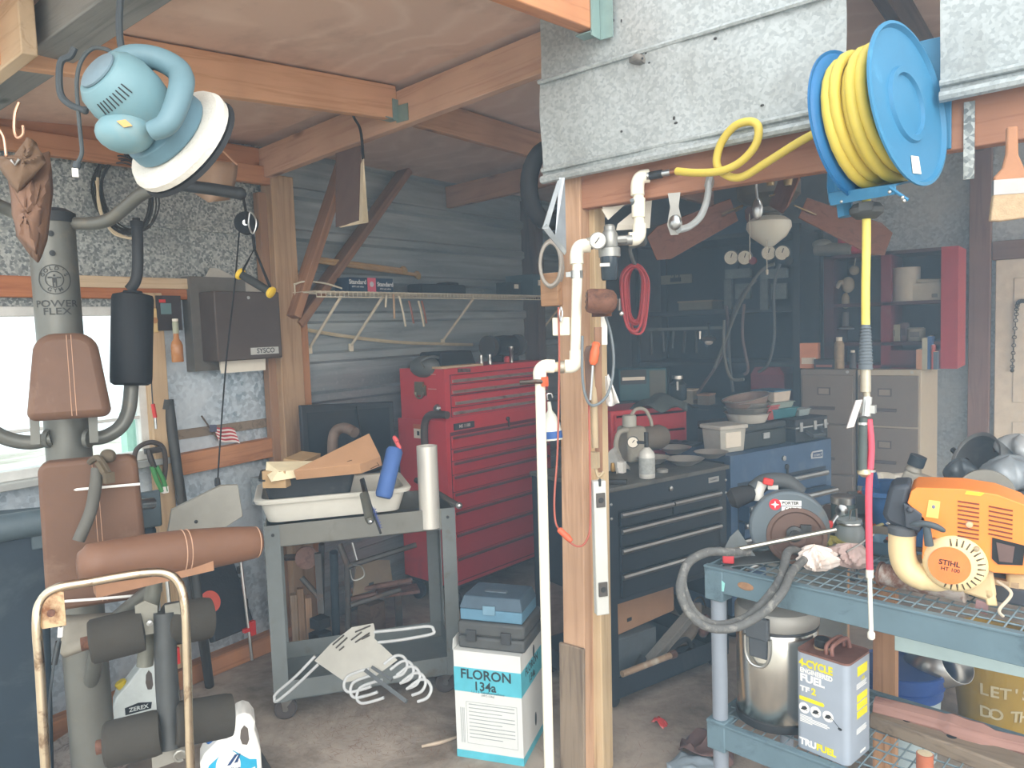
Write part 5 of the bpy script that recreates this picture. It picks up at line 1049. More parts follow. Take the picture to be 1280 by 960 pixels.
for k in range(5):
    for i in range(20):
        f = (k+i/20)/5; a = i*2*math.pi/20
        pts.append(far_+axr*(.02+.095*f)+(up_*math.cos(a)+fw_*math.sin(a))*.118)
t.p('inner_hose', B().tube(pts, .0135, 10), HY, par=hz_)
pb = V((0, 2.245, 0))
b = B().box((-.345, 2.243, 2.20), (.14, .012, .28)); t.p('mounting_plate', b, RB, bev=.002)
c1 = P(1040, 235, 1.93); c2 = P(1125, 238, 1.80)
b = quad(B(), P(1037, 160, 2.05), P(1050, 245, 1.93), P(1037, 252, 1.93), P(1034, 232, 1.95), .005)
quad(b, P(1036, 244, 1.92), P(1118, 233, 1.76), P(1118, 243, 1.76), P(1038, 257, 1.92), .006); quad(b, P(1036, 244, 1.92), P(1118, 233, 1.76), P(1150, 225, 1.95), P(1075, 235, 2.1), .005)
b.tube([P(1112, 234, 1.77), P(1135, 250, 1.74)], .004, 6).rod(far_, far_-axr*.05, .016, 10).tube([far_-axr*.04, far_-axr*.045-up_*.22], .02, 6).tube([P(1160, 160, 1.98), (-.30, 2.24, 2.12)], .02, 6).tube([P(1050, 240, 1.98), P(1060, 220, 2.1), (-.34, 2.24, 2.10)], .018, 6)
t.p('bracket', b, RB)
for x, y, d in ((1052, 252, 1.9), (1112, 240, 1.77), (1130, 251, 1.75), (1128, 247, 1.75), (1050, 235, 1.93)): t.p('bolt', B().ball(P(x, y, d-.01), .0045, 8, 5), STEELB)
t = T('air_hose', 'yellow air hose hanging from the reel with a stop ball and black grip', 'hose', P(1083, 440, 1.88), W=True)
hd = 1.88
t.p('stop_ball', B().lathe([(.0, -.02), (.024, -.018), (.038, -.006), (.040, .006), (.030, .018), (.014, .022), (0, .022)][::1], P(1083, 264, hd), (0, 0, 1), 24).box(P(1083, 258, hd-.03), (.03, .02, .022)), M((70, 72, 72), .7))
t.p('hose', B().tube(cr(pv((1083, 240, hd), (1083, 300, hd), (1082, 360, hd), (1082, 408, hd)), 6), .0102, 12), M((216, 200, 98), .5))
b = B().tube(pv((1082, 406, hd), (1082, 430, hd), (1082, 462, hd)), [.0105, .0135, .0165], 14)
for k in range(12): b.lathe([(.0125+.0004*k, -.0016), (.0135+.0004*k, 0), (.0125+.0004*k, .0016)], P(1082, 410+4*k, hd), (0, 0, 1), 14)
t.p('grip', b, M((92, 100, 106), .7))
t.p('fitting', B().tube(pv((1082, 462, hd), (1082, 490, hd)), [.012, .0125], 12).tube(pv((1083, 490, hd), (1084, 498, hd)), .008, 10), M((172, 164, 146), .4, .5))
t = T('blow_gun', 'steel tyre inflator gun with a red hose hanging from the air hose', 'air gun', P(1085, 600, 1.88), W=True)
t.p('body', B().tube(pv((1084, 496, hd), (1082, 520, hd)), .012, 12).box(P(1085, 511, hd), (.035, .02, .02)).rod(P(1078, 528, hd), P(1078, 531, hd), .012, 12), STEELB)
t.p('barrel', B().tube(pv((1079, 522, hd), (1078, 590, hd)), .0105, 12).mi(1).lathe([(.012, 0), (.016, .006), (.016, .012), (.006, .02), (0, .022)], P(1080, 586, hd), (0, 0, -1), 14), [M((72, 82, 80), .5), M((190, 178, 148), .35, .6)])
t.p('trigger', quad(B(), P(1070, 500, hd-.02), P(1079, 499, hd-.02), P(1068, 534, hd-.03), P(1058, 536, hd-.03), .006), M((176, 170, 168), .45, .3), bev=.002)
t.p('red_hose', B().tube(cr(pv((1086, 524, hd), (1089, 560, hd), (1086, 610, hd), (1086, 660, hd), (1087, 712, hd)), 6), .0082, 12), M((222, 78, 96), .5))
t.p('clip', B().lathe([(.009, -.004), (.013, -.003), (.013, .003), (.009, .004)], P(1088, 588, hd), (0, 0, 1), 12), STEEL)
t.p('chuck', B().tube(pv((1087, 712, hd), (1087, 722, hd)), .009, 10).tube(pv((1087, 722, hd), (1089, 792, hd)), .0055, 10).lathe([(.006, 0), (.009, .004), (.009, .016), (.006, .02)], P(1089, 799, hd), (0, 0, 1), 12), [M((224, 222, 210), .35, .2)])
# ---------------------------------------------------------------- under the front beam
t = T('curtain_hook', 'curved grey metal bracket with a round knob under the front beam', 'hook', P(862, 262, 2.3), W=True)
t.p('arm', B().tube(cr(pv((886, 228, 2.3), (884, 248, 2.28), (876, 270, 2.25), (862, 283, 2.22), (848, 287, 2.19)), 7), .0105, 10).tube(pv((888, 222, 2.32), (886, 232, 2.3)), .014, 8), M((172, 176, 176), .4, .4))
t.p('plate', B().plate([(-.012, -.10), (.01, -.1), (.022, -.07), (.012, -.02), (.018, .02), (-.018, .02), (-.012, -.02), (-.022, -.07)], .004, P(843, 250, 2.2), (.9, .3, 0), (0, 0, 1)), M((150, 148, 142), .4, .4)); t.p('knob', B().ball(P(844, 278, 2.17), (.02, .014, .022), 14, 8), STEEL)
t = T('ceiling_fan', 'old ceiling fan with a white glass globe and brown blades', 'ceiling fan', V((-1.13, 3.46, 2.0)), W=True)
fc = P(961, 282, 3.4)
t.p('rod', B().rod(fc+V((0, 0, .2)), V((fc.x, fc.y, 2.80)), .012, 10), metal((170, 150, 110), .4))
t.p('motor', B().lathe([(.03, .08), (.11, .10), (.135, .13), (.135, .19), (.10, .23), (.03, .25)], fc, (0, 0, 1), 24).lathe([(.045, .03), (.05, .08)], fc, (0, 0, 1), 16).mi(1).lathe([(.06, .045), (.066, .05), (.06, .056)], fc, (0, 0, 1), 16), [M((96, 92, 84), .5, .3), STEEL])
t.p('globe', B().lathe([(0, -.095), (.02, -.092), (.075, -.05), (.098, -.01), (.095, .015), (.07, .035), (.045, .042)], fc, (0, 0, 1), 28), M((206, 204, 192), .35, 0, .04))
for k, a in enumerate((28, 118, 208, 298)):
    d = V((math.cos(rad(a)), math.sin(rad(a)), (-.5, -.15, -.42, -.15)[k])); pz = V((-math.sin(rad(a)), math.cos(rad(a)), 0)); o_ = fc+V((0, 0, .14))
    poly = [(.16, -.055), (.50, -.085), (.56, -.06), (.56, .06), (.50, .085), (.16, .055)]
    bl = t.p('blade', B().plate(poly, .008, o_, d, pz*.35+V((0, 0, .9))), wood((110, 74, 62), (136, 96, 80), 0), bev=.002); t.p('blade_arm', B().plate([(.12, -.02), (.22, -.035), (.22, .035), (.12, .02)], .006, o_-V((0, 0, .006)), d, pz+V((0, 0, .22))), metal((150, 130, 96), .4), par=bl)
for dx, zb in ((-.065, -.13), (.01, -.20)): t.p('pull_chain', B().rod(fc+V((dx*.8, dx*.6-.06, .05)), fc+V((dx*.8, dx*.6-.06, zb)), .002, 4).lathe([(.005, 0), (.006, .02), (0, .024)], fc+V((dx*.8, dx*.6-.06, zb-.02)), (0, 0, 1), 8), M((176, 170, 156), .4))
t = T('hanging_spoon', 'shiny metal spoon hanging from the beam beside the fan globe', 'spoon', P(947, 255, 2.5), W=True)
t.p('bowl', B().ball(P(947, 261, 2.5), (.018, .012, .036), 14, 8), STEEL); t.p('stem', B().tube(cr([V((P(944, 210, 2.42).x, 2.29, 2.10))]+pv((944, 218, 2.42), (945, 235, 2.46), (947, 250, 2.5)), 4), .004, 6), STEEL)
b = B()
for x in (963, 985): b.rod(P(x, 222, 2.6), V((P(x, 222, 2.6).x, P(x, 222, 2.6).y, 2.84)), .008, 6).box(P(x, 214, 2.6), (.03, .03, .05)).lathe([(.012, 0), (.016, .02), (.01, .05)], P(x, 232, 2.6), (0, 0, 1), 12)
one('lamp_sockets', 'pair of old brass lamp sockets under the front beam', 'lamp socket', b, metal((150, 130, 96), .45))
t = T('paint_brush', 'wide paint brush with a tan wooden handle hanging at the right', 'paint brush', P(1262, 220, 1.75), W=True)
bd = 1.75; pb = P(1262, 215, bd); px_ = V((.94, .34, 0))
t.p('handle', B().plate([(-.010, .10), (.012, .10), (.014, .035), (.026, .005), (.045, -.012), (.045, -.022), (-.035, -.022), (-.034, -.01), (-.018, .008), (-.011, .04)], .014, pb, px_, (0, 0, 1)), M((164, 116, 84), .6), bev=.004)
t.p('ferrule', B().plate([(-.036, -.052), (.046, -.052), (.046, -.018), (-.036, -.018)], .02, pb-px_.cross(V((0, 0, 1)))*.003, px_, (0, 0, 1)), M((150, 148, 146), .4, .4))
t.p('bristles', B().plate([(-.042, -.110), (-.02, -.112), (.03, -.108), (.052, -.112), (.047, -.05), (-.036, -.05)], .018, pb-px_.cross(V((0, 0, 1)))*.002, px_, (0, 0, 1)), M((180, 156, 126), .9, 0, .15, 60, .4), bev=.003)
one('metal_strap', 'galvanised strap hanging down from the front beam by the brush', 'strap', B().box(V((P(1231, 204, 2.2).x, 2.247, P(1231, 204, 2.2).z)), (.024, .004, .19)), GALVD)
# ================================================================ the black tool cart
t = T('black_tool_cart', 'black five drawer tool cart with aluminium pulls right of the post', 'tool cart', (-1.562, 2.70, 0), 71.5)
BK = M((34, 42, 50), .5, 0, .14, 6, 0, (60, 64, 68), .68); BKD = M((28, 35, 42), .5, 0, .12)
L_, D_ = .74, .53
body = t.p('cabinet', B().bb((.0, 0, .47), (L_, D_, .955)).mi(1).bb((.055, -.001, .49), (L_-.055, 0, .87)), [BK, M((20, 24, 28), .6)], bev=.004)
t.p('top_surface', B().bb((-.012, -.012, .952), (L_+.012, D_, .972)), M((92, 92, 88), .6, .2, .16, 8, 0, (66, 64, 62), .55), bev=.004)
AL2 = metal((176, 178, 178), .35)
for x0, x1, z0, z1 in ((.06, L_/2-.004, .80, .862), (L_/2+.004, L_-.06, .80, .862), (.06, L_-.06, .715, .793), (.06, L_-.06, .605, .708), (.06, L_-.06, .495, .598)):
    d = t.p('drawer', B().bb((x0, -.014, z0), (x1, 0, z1)), BKD, bev=.003); pull(t, d, x0, x1, -.014, z1-.013, AL2, .012)
for x in (.02, L_-.02):
    for y in (.02, D_-.02): t.p('post', B().box((x, y, .29), (.042, .042, .42)), BK)
b = B().bb((0, 0, .06), (L_, D_, .068)); b.bb((0, 0, .06), (L_, .006, .15)).bb((0, D_-.006, .06), (L_, D_, .15)).bb((0, 0, .06), (.006, D_, .15)).bb((L_-.006, 0, .06), (L_, D_, .15)); t.p('lower_tray', b, BK)
t.p('name_badge', B().box((L_-.09, -.002, .915), (.07, .004, .024)).mi(1).text('U.S.GENERAL', .009, (L_-.09, -.0045, .915), bold=.02), [AL2, BLK], par=body)
t.p('lock', B().lathe([(.011, 0), (.011, .006), (.006, .008), (0, .008)], (L_*.5, 0, .915), (0, -1, 0), 14), AL2, par=body)
for x in (.012, L_-.012):
    for z in (.90, .84): t.p('bolt', B().lathe([(.007, 0), (.005, .004), (0, .005)], (x+.008, 0, z), (0, -1, 0), 8), AL2, par=body)
for x in (.05, L_-.05):
    for y in (.05, D_-.05): t.p('caster', B().lathe([(.01, -.012), (.026, -.012), (.03, 0), (.026, .012), (.01, .012)], (x, y, .03), (0, 1, 0), 16), BLKR)
CT = .973
def on(x, y, z=CT): return oZ(x, y, z)
t = T('refrigerant_can', 'small white and grey can with a pressure gauge on the black cart', 'can', on(809, 597))
b = B().lathe([(.033, 0), (.035, .003), (.035, .10), (.032, .112), (.016, .13), (.012, .134), (0, .134)], (0, 0, 0), (0, 0, 1), 24); b.mi(1).lathe([(.0353, .02), (.0353, .09)], (0, 0, 0), (0, 0, 1), 24)
t.p('can', b, [M((206, 206, 200), .4, .2), M((156, 160, 158), .5, 0, .3, 60)]); t.p('valve', B().rod((0, 0, .13), (0, 0, .20), .010, 10).box((-.03, -.01, .155), (.06, .012, .012)), BLK)
gq = V((-.055, -.02, .155)); gdir = V((.42, -1, .1)).normalized()
t.p('gauge', B().lathe([(.022, -.014), (.026, -.01), (.026, 0), (.022, .002)], gq, gdir, 20).mi(1).lathe([(.0225, .002), (.0225, .0026), (0, .0028)], gq, gdir, 20).mi(0).rod(gq+gdir*.003+V((-.008, 0, -.008)), gq+gdir*.003+V((.008, 0, .010)), .0018, 4), [BLK, PAPER])
t = T('air_pump', 'dusty cream air pump with a clear top and hose on the black cart', 'pump', on(790, 575), 60)
t.p('housing', B().box((0, 0, .085), (.13, .16, .17), None, (.8, .7)), M((150, 146, 134), .7, 0, .14, 9, 0, (116, 110, 100), .6), bev=.015); t.p('clear_cap', B().lathe([(.035, .17), (.035, .215), (.03, .225), (0, .225)], (-.01, 0, 0), (0, 0, 1), 18), M((170, 170, 160), .3)); t.p('motor', B().lathe([(.03, -.03), (.058, -.02), (.062, .10), (.05, .13), (0, .13)], (.07, 0, .10), (1, .1, 0), 20), M((106, 98, 88), .7)); t.p('hose', B().tube(cr([(0, 0, .22), (.03, 0, .25), (.08, 0, .245), (.11, 0, .20), (.12, 0, .16)], 5), .009, 8).tube(cr([(-.05, -.05, .16), (-.10, -.05, .15), (-.12, -.05, .09), (-.10, -.05, .03)], 5), .012, 8), M((160, 156, 144), .6))
SS = M((190, 188, 182), .28, .55, .08)
for i, (x, y, rr, lab) in enumerate(((818, 579, .075, 'small magnetic steel dish beside the white can'), (843, 566, .085, 'shallow steel dish at the back of the black cart top'), (856, 581, .088, 'widest shallow steel dish at the front edge of the black cart'), (889, 572, .082, 'shallow steel dish at the far corner of the black cart'))):
    p = on(x, y); t = T('steel_dish', lab, 'dish', p+V((0, 0, .0)), group='steel dishes on the black cart'); t.p('dish', B().cup([(rr*.45, 0), (rr*.5, .004), (rr*.85, .018), (rr, .030), (rr*1.04, .031)], (0, 0, 0), (0, 0, 1), 30, .002), SS); t.p('magnet_base', B().lathe([(rr*.4, .0005), (rr*.4, .004), (0, .004)], (0, 0, 0), (0, 0, 1), 20), BLKR)
o = one('lid', 'small grey jar lid on the black cart before the steel dishes', 'lid', B().lathe([(.026, 0), (.026, .012), (.022, .015), (0, .015)], on(828, 590), (0, 0, 1), 18), M((150, 150, 146), .4, .3))
o = one('black_bar_magnet', 'short black bar lying at the near end of the black cart', 'bar', B().box((0, 0, .010), (.085, .03, .02), (0, 0, 0)), BLK, bev=.003); o.location = on(771, 605); o.rotation_euler = (0, 0, rad(20))
t = T('plastic_pouch', 'crumpled clear plastic pouch with fittings at the end of the black cart', 'pouch', on(768, 588))
t.p('bag', B().sheet(9, 8, crump(lambda u, v: V((.11*(u-.5), .12*(v-.5), .004+.10*math.sin(3.14*u)*math.sin(3.14*v))), 4, .014)), M((176, 176, 172), .35, 0, .2, 20), sol=.002); t.p('fitting', B().lathe([(.01, 0), (.012, .01), (.008, .04), (0, .04)], (.02, -.05, .005), (0, 0, 1), 10), M((176, 140, 80), .35, .7)); t.p('white_socket', B().box((.055, -.03, .025), (.03, .03, .05)), WHITE)
# in its lower tray
def low(x, y, z=.07): return oZ(x, y, z)
BM = Matrix.Translation((-1.562, 2.70, 0)) @ Matrix.Rotation(rad(71.5), 4, 'Z')
def bl(x, y, z): return BM @ V((x, y, z))
t = T('parts_box', 'brown cardboard box under the drawers of the black cart', 'box', bl(.34, .26, .265), 78)
t.p('carton', B().box((0, 0, .09), (.42, .22, .18)), M((158, 122, 92), .85, 0, .08), bev=.003); t.p('tape', B().box((.211, 0, .09), (.002, .05, .14)), M((196, 170, 132), .5)); t.p('label_mark', B().box((-.12, -.111, .05), (.03, .002, .016)), BLK)
t = T('radiator_block', 'grey aluminium radiator block leaning in the black cart tray', 'radiator', bl(.235, .21, .0695), 71.5)
t.p('block', B().box((-.02, .02, .10), (.30, .26, .18)), M((78, 86, 92), .6, 0, .2), bev=.004)
b = B().plate([(0, 0), (.30, .17), (.30, .20), (.0, .03)], .05, (.0, -.12, .02)).plate([(0, -.045), (.30, .125), (.30, .155), (.0, -.015)], .05, (.0, -.12, .055)); t.p('end_tanks', b, M((148, 146, 140), .55, .3, .1, 80, .4))
t = T('oil_pipe', 'rusty tan pipe lying on the front edge of the lower tray', 'pipe', bl(.1, .0, .155), 71.5)
t.p('tube', B().rod((-.05, -.008, .012), (.26, -.008, .012), .014, 12), M((160, 136, 112), .6, .2, .2, 18, 0, (196, 190, 176), .6)); t.p('collar', B().rod((.24, -.008, .012), (.27, -.008, .012), .018, 12), RUSTM)
t = T('exhaust_manifold', 'dusty curved pipe casting at the far end of the black cart tray', 'casting', bl(.52, .12, .07), 71.5)
t.p('casting', B().tube(cr([(-.08, 0, .10), (0, -.02, .085), (.09, 0, .10), (.15, .02, .17), (.16, .03, .21)], 6), [.03]*7+[.034]*9+[.03]*9, 14), M((122, 112, 100), .85, 0, .2, 14, .2)); t.p('flange', B().ball((.15, -.03, .09), (.03, .02, .03)).ball((.165, -.03, .14), (.025, .02, .03)), RUST); t.p('ring', B().tube(cr([(.05, -.03, .18), (.08, -.03, .25), (.14, -.03, .26), (.17, -.03, .2)], 5), .004, 6), IRON)
t.p('hoses', B().tube(cr([(-.12, -.05, .06), (-.02, -.06, .03), (.06, -.05, .05)], 5), .014, 10).tube(cr([(-.2, -.06, .02), (-.1, -.07, .09), (.0, -.06, .1), (.05, -.05, .03)], 5), .012, 10), BLKR)
t = T('black_hose', 'black rubber hose end poking over the black cart tray', 'hose', bl(.08, .05, .07), 71.5); t.p('hose', B().tube(cr([(-.08, 0, .03), (0, -.01, .035), (.08, -.01, .06), (.15, 0, .10)], 5), .018, 12), BLKR); t.p('end', B().rod((-.085, 0, .03), (-.075, 0, .03), .020, 12), M((150, 136, 124), .6))
# small rubbish on the floor
one('red_wrapper', 'crumpled red and white wrapper on the floor by the cart', 'wrapper', B().sheet(6, 4, crump(lambda u, v: oZ(825, 902, .012)+V((.06*(u-.5), .04*(v-.5), .01*math.sin(5*u))), 5, .006)), M((200, 62, 60), .6, 0, .1, 30, 0, (220, 210, 204), .6), sol=.001)
one('blue_scrap', 'pale blue plastic scrap on the floor near the table leg', 'scrap', B().sheet(8, 6, crump(lambda u, v: oZ(868, 960, .02)+V((.18*(u-.5), .12*(v-.5), .02*math.sin(3*u))), 6, .010)), M((168, 184, 196), .6), sol=.002)
one('dark_rag', 'dark stained rag lying on the floor under the table end', 'rag', B().sheet(8, 6, crump(lambda u, v: oZ(885, 938, .03)+V((.2*(u-.5), .14*(v-.5), .03*math.sin(3*u))), 9, .02)), M((112, 88, 84), .9), sol=.004)
# ================================================================ behind: red box, blue chest
p = oZ(757, 545, .955); t = T('red_tool_box', 'small red tool chest standing behind the post', 'tool chest', (-2.06, 3.62, .0), 60)
t.p('cabinet', B().bb((0, 0, .3), (.5, .3, 1.17)), RC, bev=.005)
for z0, z1 in ((1.06, 1.15), (.96, 1.05), (.85, .95)): d = t.p('drawer', B().bb((.02, -.01, z0), (.48, 0, z1)), RC2, bev=.003); pull(t, d, .03, .47, -.01, z1-.012, metal((90, 40, 42), .5), .006)
t.p('stand', B().bb((.02, .02, 0), (.48, .28, .3)), BLK)
p = V((-1.86, 3.85, 1.172)); o = one('tool_pile', 'dark bundle of gloves and tools lying on the small red chest', 'gloves', B().sheet(12, 8, crump(lambda u, v: p+V((.30*(u-.5), .24*(v-.5), .01+.06*math.sin(3.14*u)*math.sin(3.14*v))), 2, .02)), M((74, 82, 80), .9, 0, .3, 20, .3), sol=.004)
t = T('battery_charger', 'teal and grey battery charger on the shelf behind the post', 'charger', oY(800, 505, 4.3)+V((-.0, 0, .03)), 40)
t.p('casing', B().box((0, 0, .10), (.30, .20, .20)), M((44, 88, 98), .5), bev=.01); t.p('front_panel', B().box((-.06, -.102, .15), (.16, .004, .09)).mi(1).box((-.06, -.105, .14), (.14, .004, .02)), [BLK, PAPER]); t.p('grille', B().box((.09, -.102, .1), (.10, .004, .17)), M((88, 92, 84), .6))
CB = M((60, 88, 122), .5, 0, .14, 6, 0, (88, 108, 132), .6); CBD = M((54, 80, 112), .5, 0, .12)
bx0 = V((-1.405, 3.66, 0))
t = T('blue_tool_chest', 'blue steel tool chest with partly open drawers behind the saw', 'tool chest', bx0, 69.5)
L3, D3 = .82, .46
cab = t.p('cabinet', B().bb((0, 0, .14), (L3, D3, .965)).mi(1).bb((.05, -.001, .16), (L3-.05, 0, .82)), [CB, M((30, 40, 54), .6)], bev=.005)
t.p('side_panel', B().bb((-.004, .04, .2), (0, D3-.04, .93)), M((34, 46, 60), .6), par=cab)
for i, (z0, z1) in enumerate(((.72, .80), (.63, .71), (.54, .62), (.40, .53), (.2, .39))):
    out = (-.012, -.07, -.04, -.012, -.012)[i]
    d = t.p('drawer', B().bb((.055, out, z0), (L3-.055, 0, z1)), CBD, bev=.003); pull(t, d, .055, L3-.055, out, z1-.014, AL2, .015)
t.p('badge', B().plate([(-.05, -.016), (.05, -.022), (.05, .022), (-.04, .022), (-.055, .005)], .003, (L3-.13, 0, .89)).mi(1).plate([(-.04, -.010), (.044, -.014), (.044, .014), (-.034, .015)], .004, (L3-.13, 0, .89)).mi(0).text('KOBALT', .018, (L3-.125, -.0045, .889), bold=.02), [M((190, 196, 200), .4, .4), M((44, 70, 110), .5)], par=cab)
t.p('lock', B().lathe([(.014, 0), (.014, .008), (0, .009)], (L3*.5, 0, .905), (0, -1, 0), 14).mi(1).lathe([(.016, 0), (.016, .006), (0, .007)], (L3*.53, 0, .855), (0, -1, 0), 14).box((L3*.53, -.006, .835), (.012, .008, .03)), [AL2, BLK], par=cab)
for x in (.06, L3-.06):
    for y in (.06, D3-.06): t.p('caster', B().lathe([(.02, -.016), (.06, -.016), (.066, 0), (.06, .016), (.02, .016)], (x, y, .067), (1, 0, 0), 18).box((x, y, .13), (.06, .06, .02)), BLKR)
UM = Matrix.Translation(bx0) @ Matrix.Rotation(rad(69.5), 4, 'Z'); UT = .967
def ub(x, y, z=UT): return UM @ V((x, y, z))
t = T('black_briefcase', 'black tool suitcase lying flat on the near end of the blue chest', 'case', ub(.35, .23), 69.5)
t.p('base', B().box((0, 0, .045), (.34, .33, .09)), M((46, 52, 52), .6, 0, .16), bev=.008); t.p('lid', B().box((0, 0, .108), (.34, .33, .034)), M((56, 60, 60), .6, 0, .16), bev=.008); t.p('latch', B().box((0, -.168, .06), (.05, .008, .03)), STEEL); t.p('tape', B().box((.165, -.06, .085), (.014, .12, .07)), M((112, 112, 104), .6))
t = T('latched_case', 'black hard case with steel latches at the far end of the blue chest', 'case', ub(.68, .17), 69.5)
t.p('base', B().box((0, 0, .04), (.28, .30, .08)), M((36, 42, 48), .6), bev=.006); t.p('lid', B().box((0, 0, .105), (.28, .30, .045)), M((46, 48, 52), .6), bev=.006); t.p('trim', B().box((0, -.0, .081), (.284, .304, .008)), AL2)
for x in (-.10, .02, .11): t.p('latch', B().box((x, -.154, .085), (.022, .01, .05)), AL2, bev=.002)
t.p('handle', B().tube([(-.06, -.152, .06), (-.05, -.19, .035), (.05, -.19, .035), (.06, -.152, .06)], .010, 8), DGREY)
t = T('white_food_tub', 'white lidded plastic tub with a label on the blue chest', 'tub', ub(.10, .13), 62)
t.p('tub', B().box((0, 0, .06), (.15, .13, .12), None, (1.12, 1.12)).mi(1).box((0, -.0715, .065), (.10, .008, .08)), [M((176, 176, 168), .5), PAPER], bev=.006); t.p('lid', B().box((0, 0, .13), (.185, .165, .022)), M((190, 188, 180), .45), bev=.006)
one('steel_tray_black', 'flat black tray with shiny sockets in front of the white tub', 'tray', B().box((0, 0, .008), (.20, .11, .016)).ball((.02, 0, .016), (.02, .02, .012), 10, 6).ball((-.04, .01, .016), (.02, .02, .01), 10, 6), BLK).location = oZ(852, 556, .967)
PT = UT+.126
for i in range(4):
    p = ub(.33, .17, PT+.028*i); t = T('metal_bowl', ['white enamel bowl at the bottom of the bowl stack', 'steel bowl second from the bottom of the bowl stack', 'steel bowl third from the bottom of the bowl stack', 'tilted dull bowl topmost of the stack on the blue chest'][i], 'bowl', p, group='stacked bowls on the black suitcase')
    rr = (.115, .112, .112, .120)[i]; t.p('bowl', B().cup([(rr*.8, 0), (rr*.86, .01), (rr, .05), (rr*1.05, .052)], (0, 0, 0), (0, 0, 1), 28, .002), [M((186, 184, 176), .5), STEELB, STEELB, M((146, 128, 120), .5, .3)][i])
    t.p('rim', B().tube([(rr*1.05*math.cos(a), rr*1.05*math.sin(a), .052) for a in [k*.3142 for k in range(20)]], .003, 6, True), STEELB)
    if i == 3: t.o.rotation_euler = (rad(8), rad(-7), 0)
for i, (x, z, w_, h_, c, lab) in enumerate(((.55, .13, .22, .055, (40, 104, 116), 'teal plastic tub lying under the clear one on the latched case'), (.53, .186, .20, .035, (132, 150, 146), 'greenish clear tub between the teal and the white tubs'), (.53, .222, .15, .065, (188, 178, 166), 'white square tub with a blue lid on top of the tub stack'), (.455, .13, .09, .08, (150, 62, 58), 'red plastic bowl between the bowl stack and the tubs'), (.72, .128, .10, .04, (140, 156, 160), 'small clear box at the far edge of the latched case'))):
    t = T('plastic_tub', lab, 'tub', ub(x, .17, UT+z), 69.5); t.p('tub', B().box((0, 0, h_*.45), (w_*.85, .14, h_*.9), None, (1.12, 1.1)), M(c, .5, 0, .1), bev=.005); t.p('lid', B().box((0, 0, h_*.95), (w_, .165, h_*.12)), M((70, 110, 140) if i == 2 else tuple(min(255, v+18) for v in c), .45), bev=.003)
# ================================================================ the dark rack at the back
SH = M((34, 44, 52), .6, 0, .14); SHB = M((42, 54, 64), .6, 0, .12)
RX0, RX1, RY, RY1 = -2.62, -1.465, 5.0, 5.5
t = T('steel_rack', 'tall dark steel storage rack filling the back corner', 'rack', ((RX0+RX1)/2, 5.25, 0), W=True)
for x in (RX0, RX1):
    for y in (RY, RY1): t.p('post', B().box((x, y, 1.12), (.045, .045, 2.24)), SH)
for z in (.45, 1.06, 1.36, 1.72, 2.22): t.p('shelf', B().bb((RX0, RY, z-.03), (RX1, RY1, z)), SHB)
t.p('back_panel', B().bb((RX0, RY1+.005, .1), (RX1, RY1+.015, 2.2)), M((28, 38, 48), .8)); t.p('side_panel', B().bb((RX1+.003, RY+.02, .1), (RX1+.01, RY1, 2.2)), SH)
t.p('lower_cabinet', B().bb((RX0+.03, RY+.03, .05), (RX1-.03, RY1-.02, 1.03)), M((40, 54, 68), .6))
def rk(x, y, dy=.1): return oY(x, y, RY+dy)
def rbox(name, label, cat, x0, y0, x1, y1, mats, dy=.08, dep=.22, extra=None, group=None):
    a, c_ = rk(x0, y1, dy), rk(x1, y0, dy); w_, h_ = abs(c_.x-a.x), abs(c_.z-a.z)
    t = T(name, label, cat, ((a.x+c_.x)/2, RY+dy+dep/2, a.z), group=group); t.p('body', B().box((0, 0, h_/2), (w_, dep, h_)), mats, bev=.004)
    if extra: extra(t, w_, h_, -dep/2)
    return t
def snap(t, z): t.o.location.z = z
def lidx(c): return lambda t, w_, h_, y: t.p('lid', B().box((0, 0, h_), (w_*1.05, abs(y)*2.05, .012)), c)
t = rbox('number_sign', 'narrow dark sign with the number 22 at the back of the rack', 'sign', 826, 342, 864, 356, M((120, 118, 104), .6), .30, .02); t.p('lettering', B().text('22', .075, (0, -.0105, .045), bold=.015), M((40, 46, 50), .6)); t.p('mount', B().box((0, .08, .03), (.08, .20, .03)), SH)
t = rbox('wooden_crate', 'pale flat box on the middle shelf of the rack', 'box', 848, 373, 890, 386, M((108, 110, 100), .8), .05, .2, lidx(M((126, 116, 100), .8))); snap(t, 1.722)
t = rbox('grey_carton', 'wide grey carton on top of the dark rack', 'box', 810, 290, 862, 316, M((74, 82, 84), .8), .05, .3, lidx(M((92, 98, 98), .8))); snap(t, 2.222)
t = rbox('blue_folder_stack', 'large dark blue carton standing on top of the rack', 'box', 886, 266, 950, 305, M((40, 66, 92), .8), .1, .3, lidx(M((48, 80, 108), .8))); snap(t, 2.222)
t = rbox('red_toolbox', 'red steel toolbox on the bench shelf of the rack', 'toolbox', 938, 425, 980, 466, M((110, 44, 54), .6), .02, .3, lambda t, w_, h_, y: (t.p('lid', B().plate([(-w_/2, 0), (w_/2, 0), (w_/2-.03, .05), (-w_/2+.03, .05)], abs(y)*2, (0, -y, h_-.003), (1, 0, 0), (0, 0, 1)), M((122, 50, 58), .6)), t.p('handle', B().tube([(-.06, 0, h_+.045), (-.05, 0, h_+.075), (.05, 0, h_+.075), (.06, 0, h_+.045)], .008, 8), BLK))); snap(t, 1.062)
